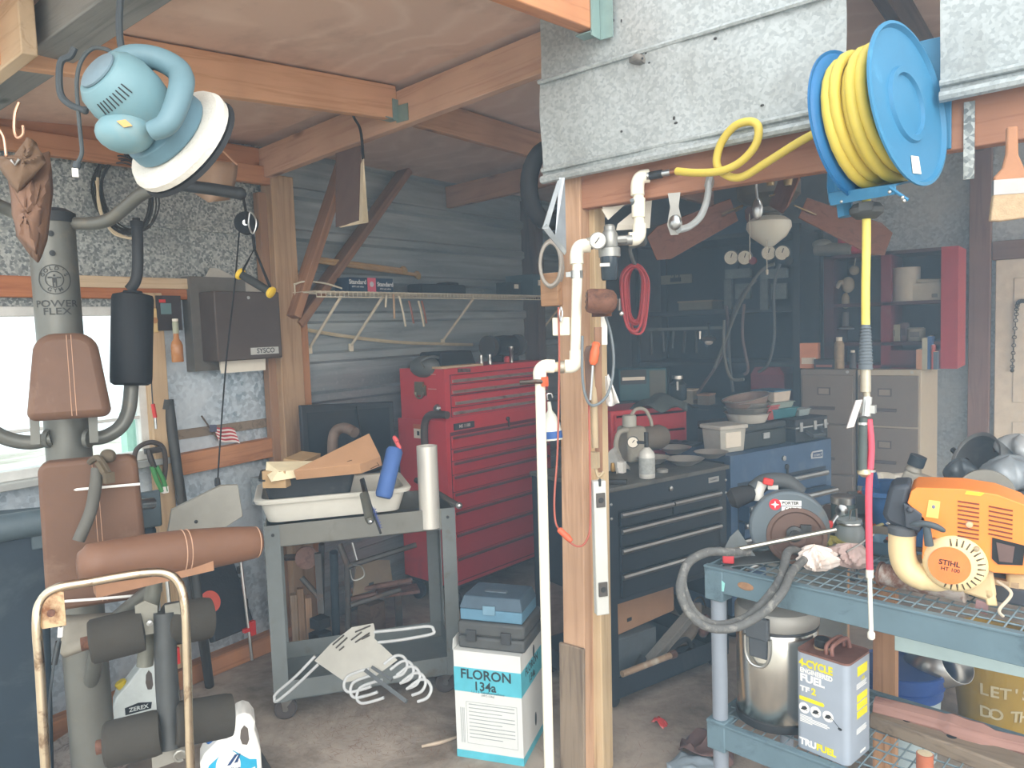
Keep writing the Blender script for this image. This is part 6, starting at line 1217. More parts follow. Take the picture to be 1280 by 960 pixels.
for i, (x0, x1, lab) in enumerate(((832, 855, 'left of two tan wood blocks on the lower rack shelf'), (857, 880, 'right of two tan wood blocks on the lower rack shelf'))):
    t = rbox('wood_block', lab, 'block', x0, 455, x1, 461, M((132, 120, 92), .8), .03, .12, lambda t, w_, h_, y: t.p('end_cap', B().box((0, y-.003, h_/2), (w_*.2, .006, h_*.7)), DARKW), group='tan blocks on the rack'); snap(t, 1.062)
t = rbox('caulk_box', 'cream box leaning low behind the white tub', 'box', 852, 488, 866, 506, M((150, 148, 132), .8), .02, .1, lidx(PAPER)); t = rbox('tan_carton', 'tan carton leaning low beside the cream box', 'box', 872, 494, 886, 512, M((128, 122, 108), .8), .01, .12, lidx(CARD))
# gauges and hoses
for i, (x, lab) in enumerate(((925, 'left'), (970, 'right'))):
    t = T('manifold_gauge', lab+' of two refrigerant gauge sets hung at the back', 'gauge set', rk(x, 360, -.02), W=True, group='gauge sets on the rack')
    for dx in (-11, 6):
        c = rk(x+dx+(2 if i else 0), 322-(6 if i else 0), -.05); t.p('dial', B().lathe([(.048, -.02), (.05, 0), (.046, .004)], c, (.1, -1, -.1), 22).mi(1).lathe([(.044, .004), (.044, .0046), (0, .005)], c, (.1, -1, -.1), 22).mi(2).rod(c+V((0, -.007, 0)), c+V((.01, -.008, .028)), .003, 4), [M((84, 92, 96), .4, .3), M((226, 226, 212), .5), BLK])
    t.p('manifold', B().box(rk(x-2, 342, -.02), (.17, .04, .06)).box(rk(x-14, 368, 0), (.05, .04, .20)).box(rk(x+4, 364, 0), (.10, .03, .10)), M((92, 104, 108), .5, .3, .25, 30)); t.p('valve_knob', B().lathe([(.024, 0), (.026, .02), (0, .022)], rk(x+17, 326, -.03), (0, -1, 0), 14), M((130, 48, 56), .5) if not i else BLK)
    t.p('hook', B().rod(rk(x-2, 335, 0), rk(x-2, 312, .1), .006, 6), SH)
HC = [M((96, 84, 84), .6), M((84, 92, 96), .6), M((104, 108, 104), .6)]
for i, q in enumerate((((908, 382), (910, 420), (900, 450), (880, 480), (872, 492)), ((945, 350), (925, 372), (912, 410), (912, 450), (916, 490)), ((968, 330), (950, 340), (925, 380), (905, 430), (893, 460)), ((930, 380), (928, 420), (935, 460), (930, 468)), ((975, 330), (970, 345), (967, 370), (968, 420), (960, 455), (948, 465)), ((905, 400), (905, 440), (913, 472), (930, 474)))):
    one('charging_hose', ['first tan charging hose sweeping down to the bench', 'grey charging hose dropping below the left gauge set', 'long pale charging hose curving from the right gauge set', 'short hose hanging between the gauge sets', 'hose hanging in front of the red toolbox', 'looped hose in front of the wood blocks'][i], 'hose', B().tube(cr([rk(x, y, (-.06-.025*i) if i != 4 else -.035) for x, y in q], 6), .010, 8), HC[i % 3], 'charging hoses on the rack')
t = T('shiny_fitting', 'small polished fitting glinting on the rack between the hoses', 'fitting', rk(886, 426, 0), W=True); t.p('shade', B().ball(rk(886, 424, 0), (.05, .05, .025), 12, 8), STEEL); t.p('bulb', B().ball(rk(886, 428, -.02), (.03, .03, .018), 10, 6), WHITE); t.p('arm', B().rod(rk(875, 414, 0), rk(875, 424, 0), .008, 6).rod(rk(886, 422, 0), rk(886, 405, .1), .006, 6), STEELB)
b = B()
for k in range(7): x = 800+k*14; b.mi(0).rod(rk(x, 414, .1), rk(x+random.uniform(-3, 3), 436+random.uniform(-6, 8), .1), .012, 6)
b.mi(1).box(rk(850, 411, .12), (.62, .03, .02))
one('hanging_tools', 'row of dark tools hanging from a rail inside the rack', 'tools', b, [M((64, 70, 74), .5, .3), M((108, 118, 122), .5)], 'hanging tools in the rack', 'stuff')
for i, (x0, y0, x1, y1, c, lab) in enumerate(((835, 470, 860, 500, (40, 52, 58), 'black canister standing on the floor shelf of the rack'), (822, 492, 842, 548, (44, 56, 60), 'dark bottle with a bright neck beside the pump'))):
    p = rk((x0+x1)/2, y1, -.6+.1*i); s_ = 4.2/950; h_ = (y1-y0)*s_
    t = T('dark_canister', lab, 'canister', p); t.p('body', B().lathe([(.05, 0), (.055, .01), (.055, h_*.75), (.03, h_*.88), (.03, h_), (0, h_)], (0, 0, 0), (0, 0, 1), 18), M(c, .4)); t.p('cap', B().lathe([(.035, h_), (.035, h_+.02), (0, h_+.02)], (0, 0, 0), (0, 0, 1), 14).rod((.02, -.05, h_*.5), (.02, -.05, h_*.9), .008, 8), STEELB)
# ================================================================ file cabinets and red shelves
FC = M((128, 120, 112), .6, 0, .07); FC_LIT = M((186, 178, 160), .6, 0, .06)  # right cabinet gets a paler copy: side light put into the colour
FY0 = 4.92
for i, (x0, x1) in enumerate(((-1.425, -1.10), (-1.09, -.745))):
    t = T('filing_cabinet', ('left' if i == 0 else 'right')+' of two tan four drawer filing cabinets at the back', 'filing cabinet', (x0, FY0, 0), group='tan filing cabinets'); w_ = x1-x0
    cb = t.p('cabinet', B().bb((0, .0, .02), (w_, .62, 1.32)), FC_LIT if i else FC, bev=.004)
    t.p('plinth', B().bb((.01, .02, 0), (w_-.01, .6, .02)), BLK)
    for k in range(4):
        z0 = .05+.312*k; d = t.p('drawer', B().bb((.012, -.018, z0), (w_-.012, 0, z0+.30)), FC, bev=.004)
        t.p('label_holder', B().box((w_*.45, -.021, z0+.20), (.075, .006, .048)).mi(1).box((w_*.45, -.025, z0+.20), (.06, .002, .034)), [M((96, 88, 82), .5, .3), M((150, 142, 130), .7)], par=d); t.p('handle', B().box((w_*.42, -.022, z0+.095), (.15, .012, .02)), M((92, 84, 80), .5, .2), par=d, bev=.003)
    t.p('lock', B().lathe([(.009, 0), (.009, .006), (0, .006)], (w_*.86, -.0, 1.305), (0, -1, 0), 10), STEEL, par=cb)
one('kraft_panel', 'tall cream panel standing on the right side of the filing cabinets', 'panel', B().bb((-.742, FY0+.02, .02), (-.735, FY0+.60, 1.31)), M((206, 196, 172), .7), bev=.001) if 0 else None
RS = M((112, 34, 44), .6, 0, .14); RSD = M((72, 42, 48), .7, 0, .14)
SY = 5.0; t = T('red_shelf_unit', 'dark red open shelf unit standing on the filing cabinets', 'shelf unit', (-1.0, 5.2, 1.322), W=True)
def sy(x, y, Y=SY): return oY(x, y, Y)
xl, xm, xr = sy(1030, 400).x, sy(1101, 400).x, sy(1176, 400).x
for x, mt in ((xl, RSD), (xm, RS), (xr, M((168, 44, 56), .5, 0, .1))): t.p('upright', B().bb((x, SY, 1.322), (x+.055 if x != xr else x+.085, SY+.36, 2.02)), mt)  # right upright in brighter red, the light on it painted in
for z in (1.322, 1.46, 1.70, 2.0): t.p('shelf', B().bb((xl, SY, z), (xr, SY+.36, z+.02)), RSD if z > 1.33 else RS)
t.p('back_panel', B().bb((xl, SY+.365, 1.33), (xr+.06, SY+.375, 2.02)), M((64, 62, 72), .8)); t.p('valance', B().bb((xm+.05, SY, 1.33), (xr, SY+.015, 1.43)), M((104, 48, 52), .6))
SZ = 1.721
p = sy(1133, 381, SY+.1); p.z = SZ; t = T('paper_towel_roll', 'white paper towel roll standing on the red shelf', 'paper roll', p); t.p('roll', B().lathe([(.02, 0), (.075, 0), (.075, .20), (.02, .20)], (0, 0, 0), (0, 0, 1), 24), M((176, 172, 162), .9)); t.p('core', B().lathe([(.02, -.0), (.02, .201), (.016, .201), (.016, 0)], (0, 0, 0), (0, 0, 1), 14), CARD)
p = sy(1158, 380, SY+.06); p.z = SZ; t = T('white_carton', 'low white carton beside the paper roll on the red shelf', 'box', p); t.p('carton', B().box((0, .04, .05), (.15, .12, .10)).mi(1).box((.045, -.021, .025), (.03, .002, .022)), [M((176, 172, 160), .8), M((110, 106, 100), .7)]); t.p('flap', B().box((.01, .04, .115), (.12, .1, .02), (4, 3, 0)), M((166, 162, 150), .8))
LZ = 1.342
for i, (x, w_, h_, c, lab) in enumerate(((1149, .03, .115, (196, 150, 120), 'short orange book at the left of the book row'), (1156, .028, .18, (176, 176, 156), 'tall cream book in the row by the red upright'), (1162, .022, .19, (56, 96, 150), 'tall blue book beside the cream one'), (1165, .014, .14, (196, 96, 84), 'thin red book beside the blue one'), (1169, .02, .10, (92, 112, 130), 'short grey blue book at the right of the row'))):
    p = sy(x, 455, SY-.06); p.z = 1.322; t = T('book', lab, 'book', p, group='books by the red upright'); t.p('cover', B().box((0, .05, h_/2), (w_, .11, h_)), M(c, .6)); t.p('pages', B().box((0, .05, h_/2+.002), (w_*.7, .1, h_*.99)), PAPER)
b = None
for i, (x, y, w_, h_, c, lab) in enumerate(((1115, 426, .10, .10, (150, 150, 130), 'cream carton on the low red shelf'), (1130, 426, .06, .11, (96, 72, 70), 'dark red can beside the cream carton'), (1145, 426, .10, .08, (150, 144, 130), 'tub of bottles at the right of the low red shelf'))):
    p = sy(x, y, SY+.12); p.z = 1.482; t = T('shelf_can', lab, 'can', p); t.p('body', B().lathe([(w_/2, 0), (w_/2, h_*.9), (w_*.4, h_), (0, h_)], (0, 0, 0), (0, 0, 1), 18) if i else B().box((0, 0, h_/2), (w_, .08, h_)), M(c, .6)); t.p('label_mark', B().box((0, -w_/2-.002, h_*.5), (w_*.5, .004, h_*.4)), M(tuple(int(v*.7) for v in c), .6))
for i, (x, w_, h_, c, lab) in enumerate(((1011, .11, .16, (214, 148, 112), 'orange and white parts carton on the left filing cabinet'), (1030, .12, .06, (48, 50, 56), 'low black box on the left filing cabinet'), (1049, .06, .19, (150, 132, 104), 'tan printed tall can on the filing cabinet'), (1066, .04, .11, (72, 72, 78), 'small dark bottle on the filing cabinet'))):
    p = sy(x, 460, SY-.03 if i != 1 else SY-.06); p.z = 1.322; t = T('carton' if i < 2 else 'spray_can', lab, 'box' if i < 2 else 'can', p)
    if i < 2: t.p('body', B().box((0, .03, h_/2), (w_, .06, h_)), M(c, .7)); t.p('print', B().box((0, -.002, h_*.3), (w_*.8, .004, h_*.25)), PAPER if i == 0 else M((150, 96, 84), .6))
    else: t.p('body', B().lathe([(w_/2, 0), (w_/2, h_*.8), (w_*.3, h_*.9), (w_*.3, h_), (0, h_)], (0, .0, 0), (0, 0, 1), 16), M(c, .5, 0, .3, 40)); t.p('cap', B().lathe([(w_*.31, h_*.9), (w_*.31, h_*1.02), (0, h_*1.02)], (0, 0, 0), (0, 0, 1), 12), PAPER)
p = sy(1058, 372, SY+.16); t = T('ornament', 'pale carved figurine hanging inside the left red shelf', 'ornament', p, W=True); t.p('figure', B().ball(sy(1068, 338, SY+.1), (.03, .03, .03)).ball(sy(1060, 356, SY+.1), (.04, .035, .05)).ball(sy(1057, 376, SY+.1), (.025, .025, .05)).tube(cr([sy(1060, 365, SY+.1), sy(1052, 352, SY+.08), sy(1046, 360, SY+.08)], 4), .014, 8).tube([sy(1066, 342, SY+.1), sy(1072, 310, SY+.1)], .004, 6), M((152, 144, 128), .7)); t.p('base', B().lathe([(.05, -.16), (.05, -.15), (.02, -.14), (.02, -.05)], sy(1057, 380, SY+.1), (0, 0, 1), 14), M((96, 96, 100), .6))
t = T('red_bundle', 'bright red jug among grey pipes on top of the red shelves', 'jug', sy(1055, 315, SY+.1)); t.o.location.z = 2.022; t.p('body', B().box((.05, 0, .09), (.15, .14, .18)), M((170, 40, 60), .6), bev=.02); t.p('pipes', B().rod((-.16, -.05, .05), (.06, -.06, .03), .04, 12).ball((-.12, -.05, .08), (.06, .04, .03)), M((126, 128, 122), .5, .4)); t.p('cap', B().lathe([(.02, 0), (.02, .03), (0, .03)], (.1, 0, .18), (0, 0, 1), 12), YEL)
# ================================================================ the utility shelf table at the right
TZ = .905
TB = M((100, 122, 132), .5, .1, .12, 9, 0, (72, 88, 98), .6); TP = M((134, 142, 152), .45, .1, .06)
t0 = V((-.905, 2.17, 0)); TR = -7.7
t = T('utility_table', 'grey post utility shelf with a wire deck along the shed front', 'table', t0, TR)
L4, D4 = 1.35, .46
TM = Matrix.Translation(t0) @ Matrix.Rotation(rad(TR), 4, 'Z')
def tb(x, y, z=TZ): return TM @ V((x, y, z))
for x in (.0, L4):
    for y in (.0, D4):
        lg = t.p('leg', B().lathe([(.0235, 0), (.0235, .86)], (x+.02, y+.02, 0), (0, 0, 1), 22), TP)
        for z in (.37, .845): t.p('corner_sleeve', B().box((x+.02, y+.02, z), (.062, .062, .095)), TB, par=lg, bev=.004)
t.p('foot_cap', B().lathe([(.027, 0), (.027, .02)], (.02, .02, 0), (0, 0, 1), 18), BLKR)
def deckf(z, nm):
    b = B()
    for y in (-.008, D4+.04): b.bb((-.01, y, z-.075), (L4+.05, y+.008, z))
    for x in (-.012, L4+.045): b.bb((x, -.008, z-.075), (x+.008, D4+.048, z))
    b.bb((-.012, -.012, z-.004), (L4+.05, .012, z+.004)).bb((-.012, D4+.03, z-.004), (L4+.05, D4+.05, z+.004))
    t.p(nm, b, TB, bev=.002)
    b = B()
    for k in range(int(L4/.034)): x = .02+k*.034; b.rod((x, 0, z-.004), (x, D4+.04, z-.004), .0025, 4)
    for k in range(10): y = .025+k*.05; b.rod((0, y, z-.008), (L4+.03, y, z-.008), .003, 4)
    t.p('wire_deck', b, M((120, 138, 146), .45, .2), smooth=0)
deckf(.90, 'upper_frame'); deckf(.41, 'lower_frame')
t.p('paint_chip', B().plate([(0, 0), (.03, .004), (.034, .03), (.016, .042), (.004, .02)], .001, (.025, -.0335 if 0 else -.0095, .83)), M((150, 210, 206), .5)); t.p('rust_patch', B().ball((.125, -.009, .865), (.026, .0015, .012), 14, 6), M((150, 116, 88), .9, 0, .3, 60))
one('galvanised_trough', 'galvanised metal trough edge with rust behind the table legs', 'trough', quad(B(), oY(1118, 772, 2.30), oY(1300, 800, 2.22), oY(1300, 852, 2.22), oY(1118, 813, 2.30), .012), M((176, 196, 196), .5, .2, .1, 8, 0, (150, 116, 84), .7, .04), bev=.002)
t = T('workbench', 'plank workbench on pine legs standing behind the utility shelf', 'workbench', (-.10, 2.92, 0), W=True)
t.p('bench_top', B().bb((-.82, 2.70, .862), (.7, 3.16, .895)), DARKW, bev=.004)
for q in ((-.529, 2.80), (.6, 2.78), (-.76, 3.11), (.6, 3.11)): t.p('leg', B().box((q[0], q[1], .431), (.07, .06, .862)), wood((150, 108, 78), (200, 156, 116), 2))
# ---------------------------------------------------------------- circular saw
p0, rz, s = face(975, 695, 2.36); p0.z = TZ+.002
t = T('circular_saw', 'grey and black circular saw with red levers on the table end', 'circular saw', p0, rz+4)
SG = M((92, 102, 108), .5, .1, .1, 9, 0, (112, 106, 98), .6); c = V((.022, -.035, .11))
b = B()
pl = [(c.x+.115*math.cos(rad(a)), c.z+.115*math.sin(rad(a))) for a in range(-20, 215, 9)]+[(c.x-.07, c.z-.055), (c.x+.08, c.z-.05)]
b.plate(pl, .045, (0, -.03, 0)); gd_ = t.p('upper_guard', b, SG, bev=.008)
t.p('lower_guard', B().lathe([(.088, -.004), (.09, .004), (.086, .020), (.075, .021), (.07, .017), (.03, .018), (.028, .026), (0, .026)], V((c.x+.02, -.058, c.z-.020)), (0, -1, 0), 36), M((104, 84, 76), .55, .4, .15, 9, 0, (126, 100, 84), .58))
t.p('blade', B().lathe([(.072, -.001), (.072, .001), (0, .001)], V((c.x+.014, -.072, c.z-.018)), (0, -1, 0), 40).mi(1).lathe([(.024, .001), (.024, .012), (.014, .016), (.014, .024), (0, .024)], V((c.x+.014, -.074, c.z-.012)), (0, -1, 0), 18).box(V((c.x+.046, -.08, c.z+.004)), (.03, .014, .026)), [M((120, 106, 98), .5, .5, .14, 12, 0, (126, 88, 72), .55), M((70, 72, 72), .5, .4)])
t.p('motor', B().lathe([(.03, -.02), (.05, 0), (.052, .10), (.04, .12), (0, .12)], c+V((-.02, .02, .02)), (-.2, 1, 0), 20), BLKR)
t.p('handle', B().tube(cr([(.06, .01, .20), (.02, .01, .235), (-.04, .01, .235), (-.075, -.005, .21)], 6), [.026]*19, 14).mi(1).tube(cr([(-.05, -.012, .235), (-.062, -.018, .21), (-.06, -.02, .185)], 5), .016, 10).box((-.02, -.02, .225), (.03, .012, .012)), [M((70, 74, 76), .6), M((190, 188, 182), .5)])
t.p('auxiliary_grip', B().tube([(-.075, -.01, .205), (-.10, -.015, .20), (-.135, -.02, .188), (-.150, -.02, .182)], [.022, .028, .033, .022], 16), BLKR)
for q in ((-.035, -.035, .245), (.125, -.035, .12)): t.p('lever', B().box(q, (.045, .02, .026) if q[0] > 0 else (.03, .016, .02), (0, 12, 0)), RED, bev=.004)
t.p('base_plate', B().box((.0, -.02, .012), (.34, .12, .004), (0, -9, 0)), M((120, 126, 126), .45, .6), bev=.001); t.p('bevel_quadrant', B().plate([(-.155, .005), (-.10, .02), (-.075, .02), (-.125, .10), (-.15, .075), (-.165, .04)], .006, (0, -.055, 0)), M((110, 116, 118), .5, .4)); t.p('red_knob', B().box((-.155, -.062, .012), (.034, .02, .036)), M((206, 70, 74), .5), bev=.004)
b = B().lathe([(.017, .0), (.017, .0015), (0, .0015)], (-.018, -.0755, .185), (0, -1, 0), 20).mi(1).box((.025, -.0755, .19), (.062, .002, .016)).box((.028, -.0755, .172), (.055, .002, .014)).mi(2).text('PORTER', .013, (.025, -.0772, .19), bold=.03).text('CABLE', .013, (.028, -.0772, .172), bold=.03).mi(1).plate([(-.012, 0), (-.003, .003), (0, .012), (.003, .003), (.012, 0), (.003, -.003), (0, -.012), (-.003, -.003)], .001, (-.018, -.077, .185))
t.p('maker_badge', b, [M((196, 44, 56), .5), WHITE, BLK], par=gd_)
# ---------------------------------------------------------------- hose loops, bar, jars, rags
one('grey_hose', 'stiff grey hose coiled over the table corner down past the leg', 'hose', B().tube(cr([P(x, y, d) for x, y, d in ((1000, 690, 2.27), (985, 690, 2.22), (975, 725, 2.12), (950, 758, 2.09), (925, 776, 2.08), (893, 781, 2.08), (868, 766, 2.09), (856, 742, 2.10), (853, 722, 2.11), (862, 702, 2.13), (885, 690, 2.17), (910, 690, 2.2), (935, 690, 2.26))], 7), .0125, 12).tube(cr([P(x, y, d) for x, y, d in ((1005, 700, 2.2), (990, 715, 2.12), (978, 740, 2.06), (955, 765, 2.05), (920, 784, 2.045), (885, 784, 2.05), (860, 764, 2.06), (850, 735, 2.07), (858, 706, 2.1))], 7), .0118, 12), M((96, 97, 96), .8, 0, .2, 60, .4, (138, 136, 130), .6), smooth=60)
one('steel_bar', 'long dull steel bar lying across the table front of the saw', 'bar', B().rod(P(905, 690, 2.24), P(1045, 662, 2.2), .0075, 8), metal((170, 168, 158), .4))
def rag(name, label, x, y, w_, h_, seed, col=(236, 222, 212)):
    p = oZ(x, y, TZ+.004)
    def base(u, v):
        a = 2*math.pi*u; r_ = math.sin(math.pi*v); k = 1+.28*math.sin(3*a+seed)+.24*abs(math.sin(5*a+7*v+seed))+.18*math.sin(11*a+13*v+seed)+.1*math.sin(17*a-19*v)
        return p+V((w_*.5*r_*k*math.cos(a), w_*.4*r_*k*math.sin(a), h_*.5*(1-math.cos(math.pi*v)*(1+.15*math.sin(4*a+seed)))))
    one(name, label, 'rag', B().sheet(60, 20, base), M(col, .95, 0, .12, 26, .3), 'crumpled rags on the table', smooth=30)
rag('crumpled_rag', 'crumpled pinkish white rag at the table edge beside the saw', 1018, 712, .085, .07, 1); rag('crumpled_rag', 'crumpled pinkish white rag next to the red air hose', 1064, 708, .095, .065, 4, (216, 190, 182))
t = T('glass_jar', 'clear glass jar with yellow contents between saw and rags', 'jar', oZ(1062, 690, TZ+.004)); t.p('glass', B().lathe([(.035, 0), (.042, .006), (.044, .07), (.036, .088), (.036, .105)], (0, 0, 0), (0, 0, 1), 24), glassy((206, 214, 214), .6, .1)); t.p('rings', B().lathe([(.0375, .09), (.039, .094), (.0375, .098)], (0, 0, 0), (0, 0, 1), 24).tube([(.0, 0, .10), (.005, 0, .135), (.02, 0, .14), (.022, 0, .10)], .003, 6), STEELB)
t.p('contents', B().lathe([(0, .004), (.036, .006), (.036, .03), (0, .035)], (0, 0, 0), (0, 0, 1), 18), M((120, 100, 84), .8))
rag('yellow_rag', 'yellow green rag lying behind the rags before the jar', 1036, 690, .11, .05, 7, (158, 150, 84))
t = T('socket_wrench', 'steel ratchet wrench standing tilted behind the saw blade', 'wrench', P(1040, 665, 2.4), W=True); t.p('handle', B().rod(P(1034, 664, 2.42), P(1051, 640, 2.42), .010, 10), STEEL); t.p('head', B().lathe([(.012, -.01), (.019, -.006), (.019, .006), (.012, .01), (0, .011)], P(1052, 638, 2.41), V((.1, -1, .1)), 18), STEEL)
t = T('thermos_can', 'dark green canister with a steel lid behind the saw', 'canister', oZ(1050, 672, TZ+.004)+V((.0, .04, 0))); t.p('body', B().lathe([(.036, 0), (.038, .004), (.038, .11), (.034, .118)], (0, 0, 0), (0, 0, 1), 22), M((70, 84, 84), .5)); t.p('lid', B().lathe([(.039, .11), (.039, .132), (.034, .136), (0, .136)], (0, 0, 0), (0, 0, 1), 22), STEELB)
t = T('rusty_pipe_cover', 'rust streaked steel sleeve lying on the table before the engine', 'sleeve', P(1155, 725, 1.97), W=True); a_, e_ = oZ(1100, 717, .936), oZ(1207, 739, .936); t.p('shell', B().tube([a_, e_], .030, 18), M((176, 166, 158), .6, .3, .12, 16, .1, (128, 92, 76), .55, .05)); t.p('flange', B().tube([a_, a_.lerp(e_, .03)], .034, 18), RUSTM)
for i, (x, y, w_, d_, h_, c, lab) in enumerate(((1112, 690, .12, .10, .04, (82, 110, 128), 'blue grey plastic dish of small parts behind the red hose'), (1102, 672, .10, .10, .05, (120, 112, 100), 'shallow tan dish of screws behind the jar'), (1085, 640, .14, .08, .07, (92, 96, 96), 'dark parts bin at the back of the table'))):
    p = oZ(x, y, TZ+.004); t = T('parts_dish', lab, 'dish', p, 12*i); t.p('dish', loft(B(), [ringv(w_*.4, d_*.4, 0, .02), ringv(w_*.5, d_*.5, h_, .02), ringv(w_*.47, d_*.47, h_, .02), ringv(w_*.38, d_*.38, .006, .02)]), M(c, .5))
    r = random.Random(i)
    for k in range(5): t.p('small_part', B().rod((r.uniform(-w_*.3, w_*.3), r.uniform(-d_*.25, d_*.25), h_*.7), (r.uniform(-w_*.3, w_*.3), r.uniform(-d_*.25, d_*.25), h_*1.15), .006, 6), [M((176, 96, 70), .6), STEELB, M((150, 140, 90), .6), IRON, WHITE][k])
one('paper_scrap', 'torn white paper scrap lying behind the engine housing', 'paper', B().sheet(8, 6, crump(lambda u, v: oZ(1112, 622, TZ+.05)+V((.10*(u-.5), .06*(v-.5), .09*(v))), 3, .012)), PAPER, sol=.001)
one('thin_rod', 'thin wire rod lying on the table behind the red hose', 'rod', B().tube([P(1058, 690, 2.15), P(1075, 680, 2.18), P(1092, 668, 2.2)], .003, 6), STEELB)
# ---------------------------------------------------------------- the trimmer engine
ORG = M((240, 140, 62), .4, 0, .05); CRM = M((228, 204, 156), .5, 0, .07, 6, 0, (206, 178, 128), .64)
TD = 2.01; p0, rz, s = face(1190, 742, TD); p0.z = TZ+.010
ek = TD/FPX
t = T('trimmer_engine', 'orange and cream two stroke trimmer engine lying on the table', 'engine', p0, rz)
X = lambda x: (x-1190)*ek
Zz = lambda y: (738-y)*ek
def pl(pts): return [(X(x), Zz(y)) for x, y in pts]
shr = [(1146, 607), (1152, 602), (1200, 600), (1235, 604), (1262, 614), (1270, 622), (1277, 650), (1279, 690), (1272, 695), (1232, 697), (1216, 690), (1200, 668), (1170, 662), (1160, 690), (1158, 690), (1160, 640), (1142, 622)]
sh_ = t.p('engine_shroud', B().plate(pl(shr), .15, (0, .06, 0)), ORG, bev=.012)
b = B()
for i in range(9): y = 615+i*5.2; b.box((X(1206), -.0905, Zz(y+1)), (.046, .004, .0035), (0, 5, 0))
for i in range(7): y = 619+i*5.4; b.box((X(1238), -.0905, Zz(y+1)), (.050, .004, .0035), (0, 8, 0))
for i in range(5): b.box((X(1226+7.5*i), -.05, Zz(606.0+2.0*i)), (.004, .05, .006))
for i in range(9): b.box((X(1266.5+.8*i), -.0900, Zz(630+6*i)), (.018, .005, .004), (0, -25, 0))
for i in range(9): b.box((X(1276.0+.3*i), -.02, Zz(633+6*i)), (.006, .09, .004))
t.p('cooling_slots', b, M((120, 60, 36), .7), par=sh_)
t.p('muffler_window', B().plate(pl([(1230, 655), (1262, 661), (1260, 684), (1236, 686), (1230, 680)]), .006, (0, -.087, 0)).mi(1).plate(pl([(1234, 660), (1252, 663), (1250, 682), (1237, 682)]), .008, (0, -.087, 0)), [BLKR, M((112, 92, 88), .4, .4)], par=sh_)
t.p('warning_sticker', B().plate(pl([(1165, 616), (1177, 617), (1175, 638), (1162, 637)]), .001, (0, -.0905, 0)).mi(1).ball((X(1170), -.0915, Zz(624)), (.004, .001, .005), 8, 6), [M((240, 206, 110), .5), M((120, 120, 150), .5)], par=sh_)
t.p('top_sticker', B().plate(pl([(1204, 602), (1222, 603), (1218, 607), (1202, 606)]), .002, (0, -.0892, 0)), YEL, par=sh_)
t.p('screw', B().lathe([(.009, 0), (.007, .005), (0, .006)], (X(1207), -.0905, Zz(642)), (0, -1, 0), 14), M((220, 176, 140), .4, .2), par=sh_)
fl = t.p('filter_housing', B().plate(pl([(1121, 606), (1128, 602), (1146, 600), (1142, 622), (1160, 636), (1160, 650), (1152, 664), (1118, 650), (1114, 640)]), .12, (0, .04, 0)), M((58, 64, 72), .55), bev=.012)
t.p('choke_cover', B().plate(pl([(1138, 622), (1150, 628), (1158, 634), (1156, 655), (1140, 652)]), .02, (0, -.075, 0)).ball((X(1145), -.1, Zz(629)), (.008, .008, .008), 10, 6), M((66, 72, 80), .5), par=fl, bev=.003)
t.p('starter_grip', B().tube(cr([(X(1146), -.12, Zz(645)), (X(1160), -.13, Zz(641)), (X(1172), -.13, Zz(643)), (X(1182), -.12, Zz(649))], 5), [.004, .0055, .007, .008, .008, .008, .008, .008, .008, .008, .008, .008, .0075, .007, .006, .004], 10).tube([(X(1163), -.125, Zz(644)), (X(1166), -.12, Zz(668))], [.009, .011], 10), M((72, 82, 88), .5))
tk = t.p('fuel_tank', B().tube(cr([(X(1136), -.06, Zz(660)), (X(1136), -.06, Zz(690)), (X(1143), -.06, Zz(709)), (X(1160), -.055, Zz(718)), (X(1185), -.05, Zz(720))], 6), [.033]*13+[.034]*6+[.03]*6, 20), CRM)
t.p('tank_cap', B().lathe([(.035, 0), (.035, .018), (.03, .022), (.022, .024), (0, .022)], (X(1136), -.06, Zz(664)), (0, 0, 1), 24), M((84, 88, 92), .6), par=tk)
t.p('crankcase', B().plate(pl([(1150, 700), (1215, 690), (1232, 700), (1236, 730), (1228, 736), (1196, 728), (1150, 720)]), .10, (0, .03, 0)).box((X(1258), .0, Zz(720)), (.05, .05, .06)), M((206, 182, 140), .6), bev=.008)
sc0 = V((X(1193), -.085, Zz(691))); R0 = 35*ek
st = t.p('starter_cover', B().lathe([(R0*.96, -.035), (R0, -.01), (R0*.98, .004), (R0*.86, .014), (R0*.6, .020), (0, .021)], sc0, (0, -1, 0), 40), CRM, smooth=50)
b = B()
for k in range(17):
    a = rad(100-13.2*k); d_ = V((math.cos(a), 0, math.sin(a))); b.tube([sc0+V((0, -.0195, 0))+d_*R0*.66, sc0+V((0, -.012, 0))+d_*R0*.88], .0022, 4)
t.p('cover_slots', b, M((84, 72, 54), .7), par=st)
b = B().lathe([(R0*.64, .018), (R0*.64, .0225), (0, .0235)], sc0+V((X(1190-6), 0, -.002)), (0, -1, 0), 32).mi(1).text('STIHL', .0185, sc0+V((X(1190-6), -.0238, .004)), (1, 0, -.1), (.1, 0, 1), .025).text('HT 100', .0135, sc0+V((X(1190-5), -.0238, -.012)), (1, 0, -.1), (.1, 0, 1), .012)
t.p('maker_disc', b, [M((236, 126, 66), .45), M((60, 42, 34), .6)], par=st)
t.p('cover_screw', B().lathe([(.007, 0), (.006, .006), (0, .007)], sc0+V((R0*.62, -.014, R0*.62)), (0, -1, 0), 10), M((176, 160, 130), .4, .3), par=st)
t.p('skid_foot', B().plate(pl([(1222, 720), (1232, 720), (1237, 740), (1226, 741)]), .05, (0, -.02, 0)), CRM, bev=.004)
b = B().tube(cr([(X(1236), -.05, Zz(712)), (X(1250), -.07, Zz(722)), (X(1238), -.09, Zz(740)), (X(1242), -.09, Zz(748))], 6), .004, 6); t.p('fuel_line', b, M((196, 184, 164), .6))
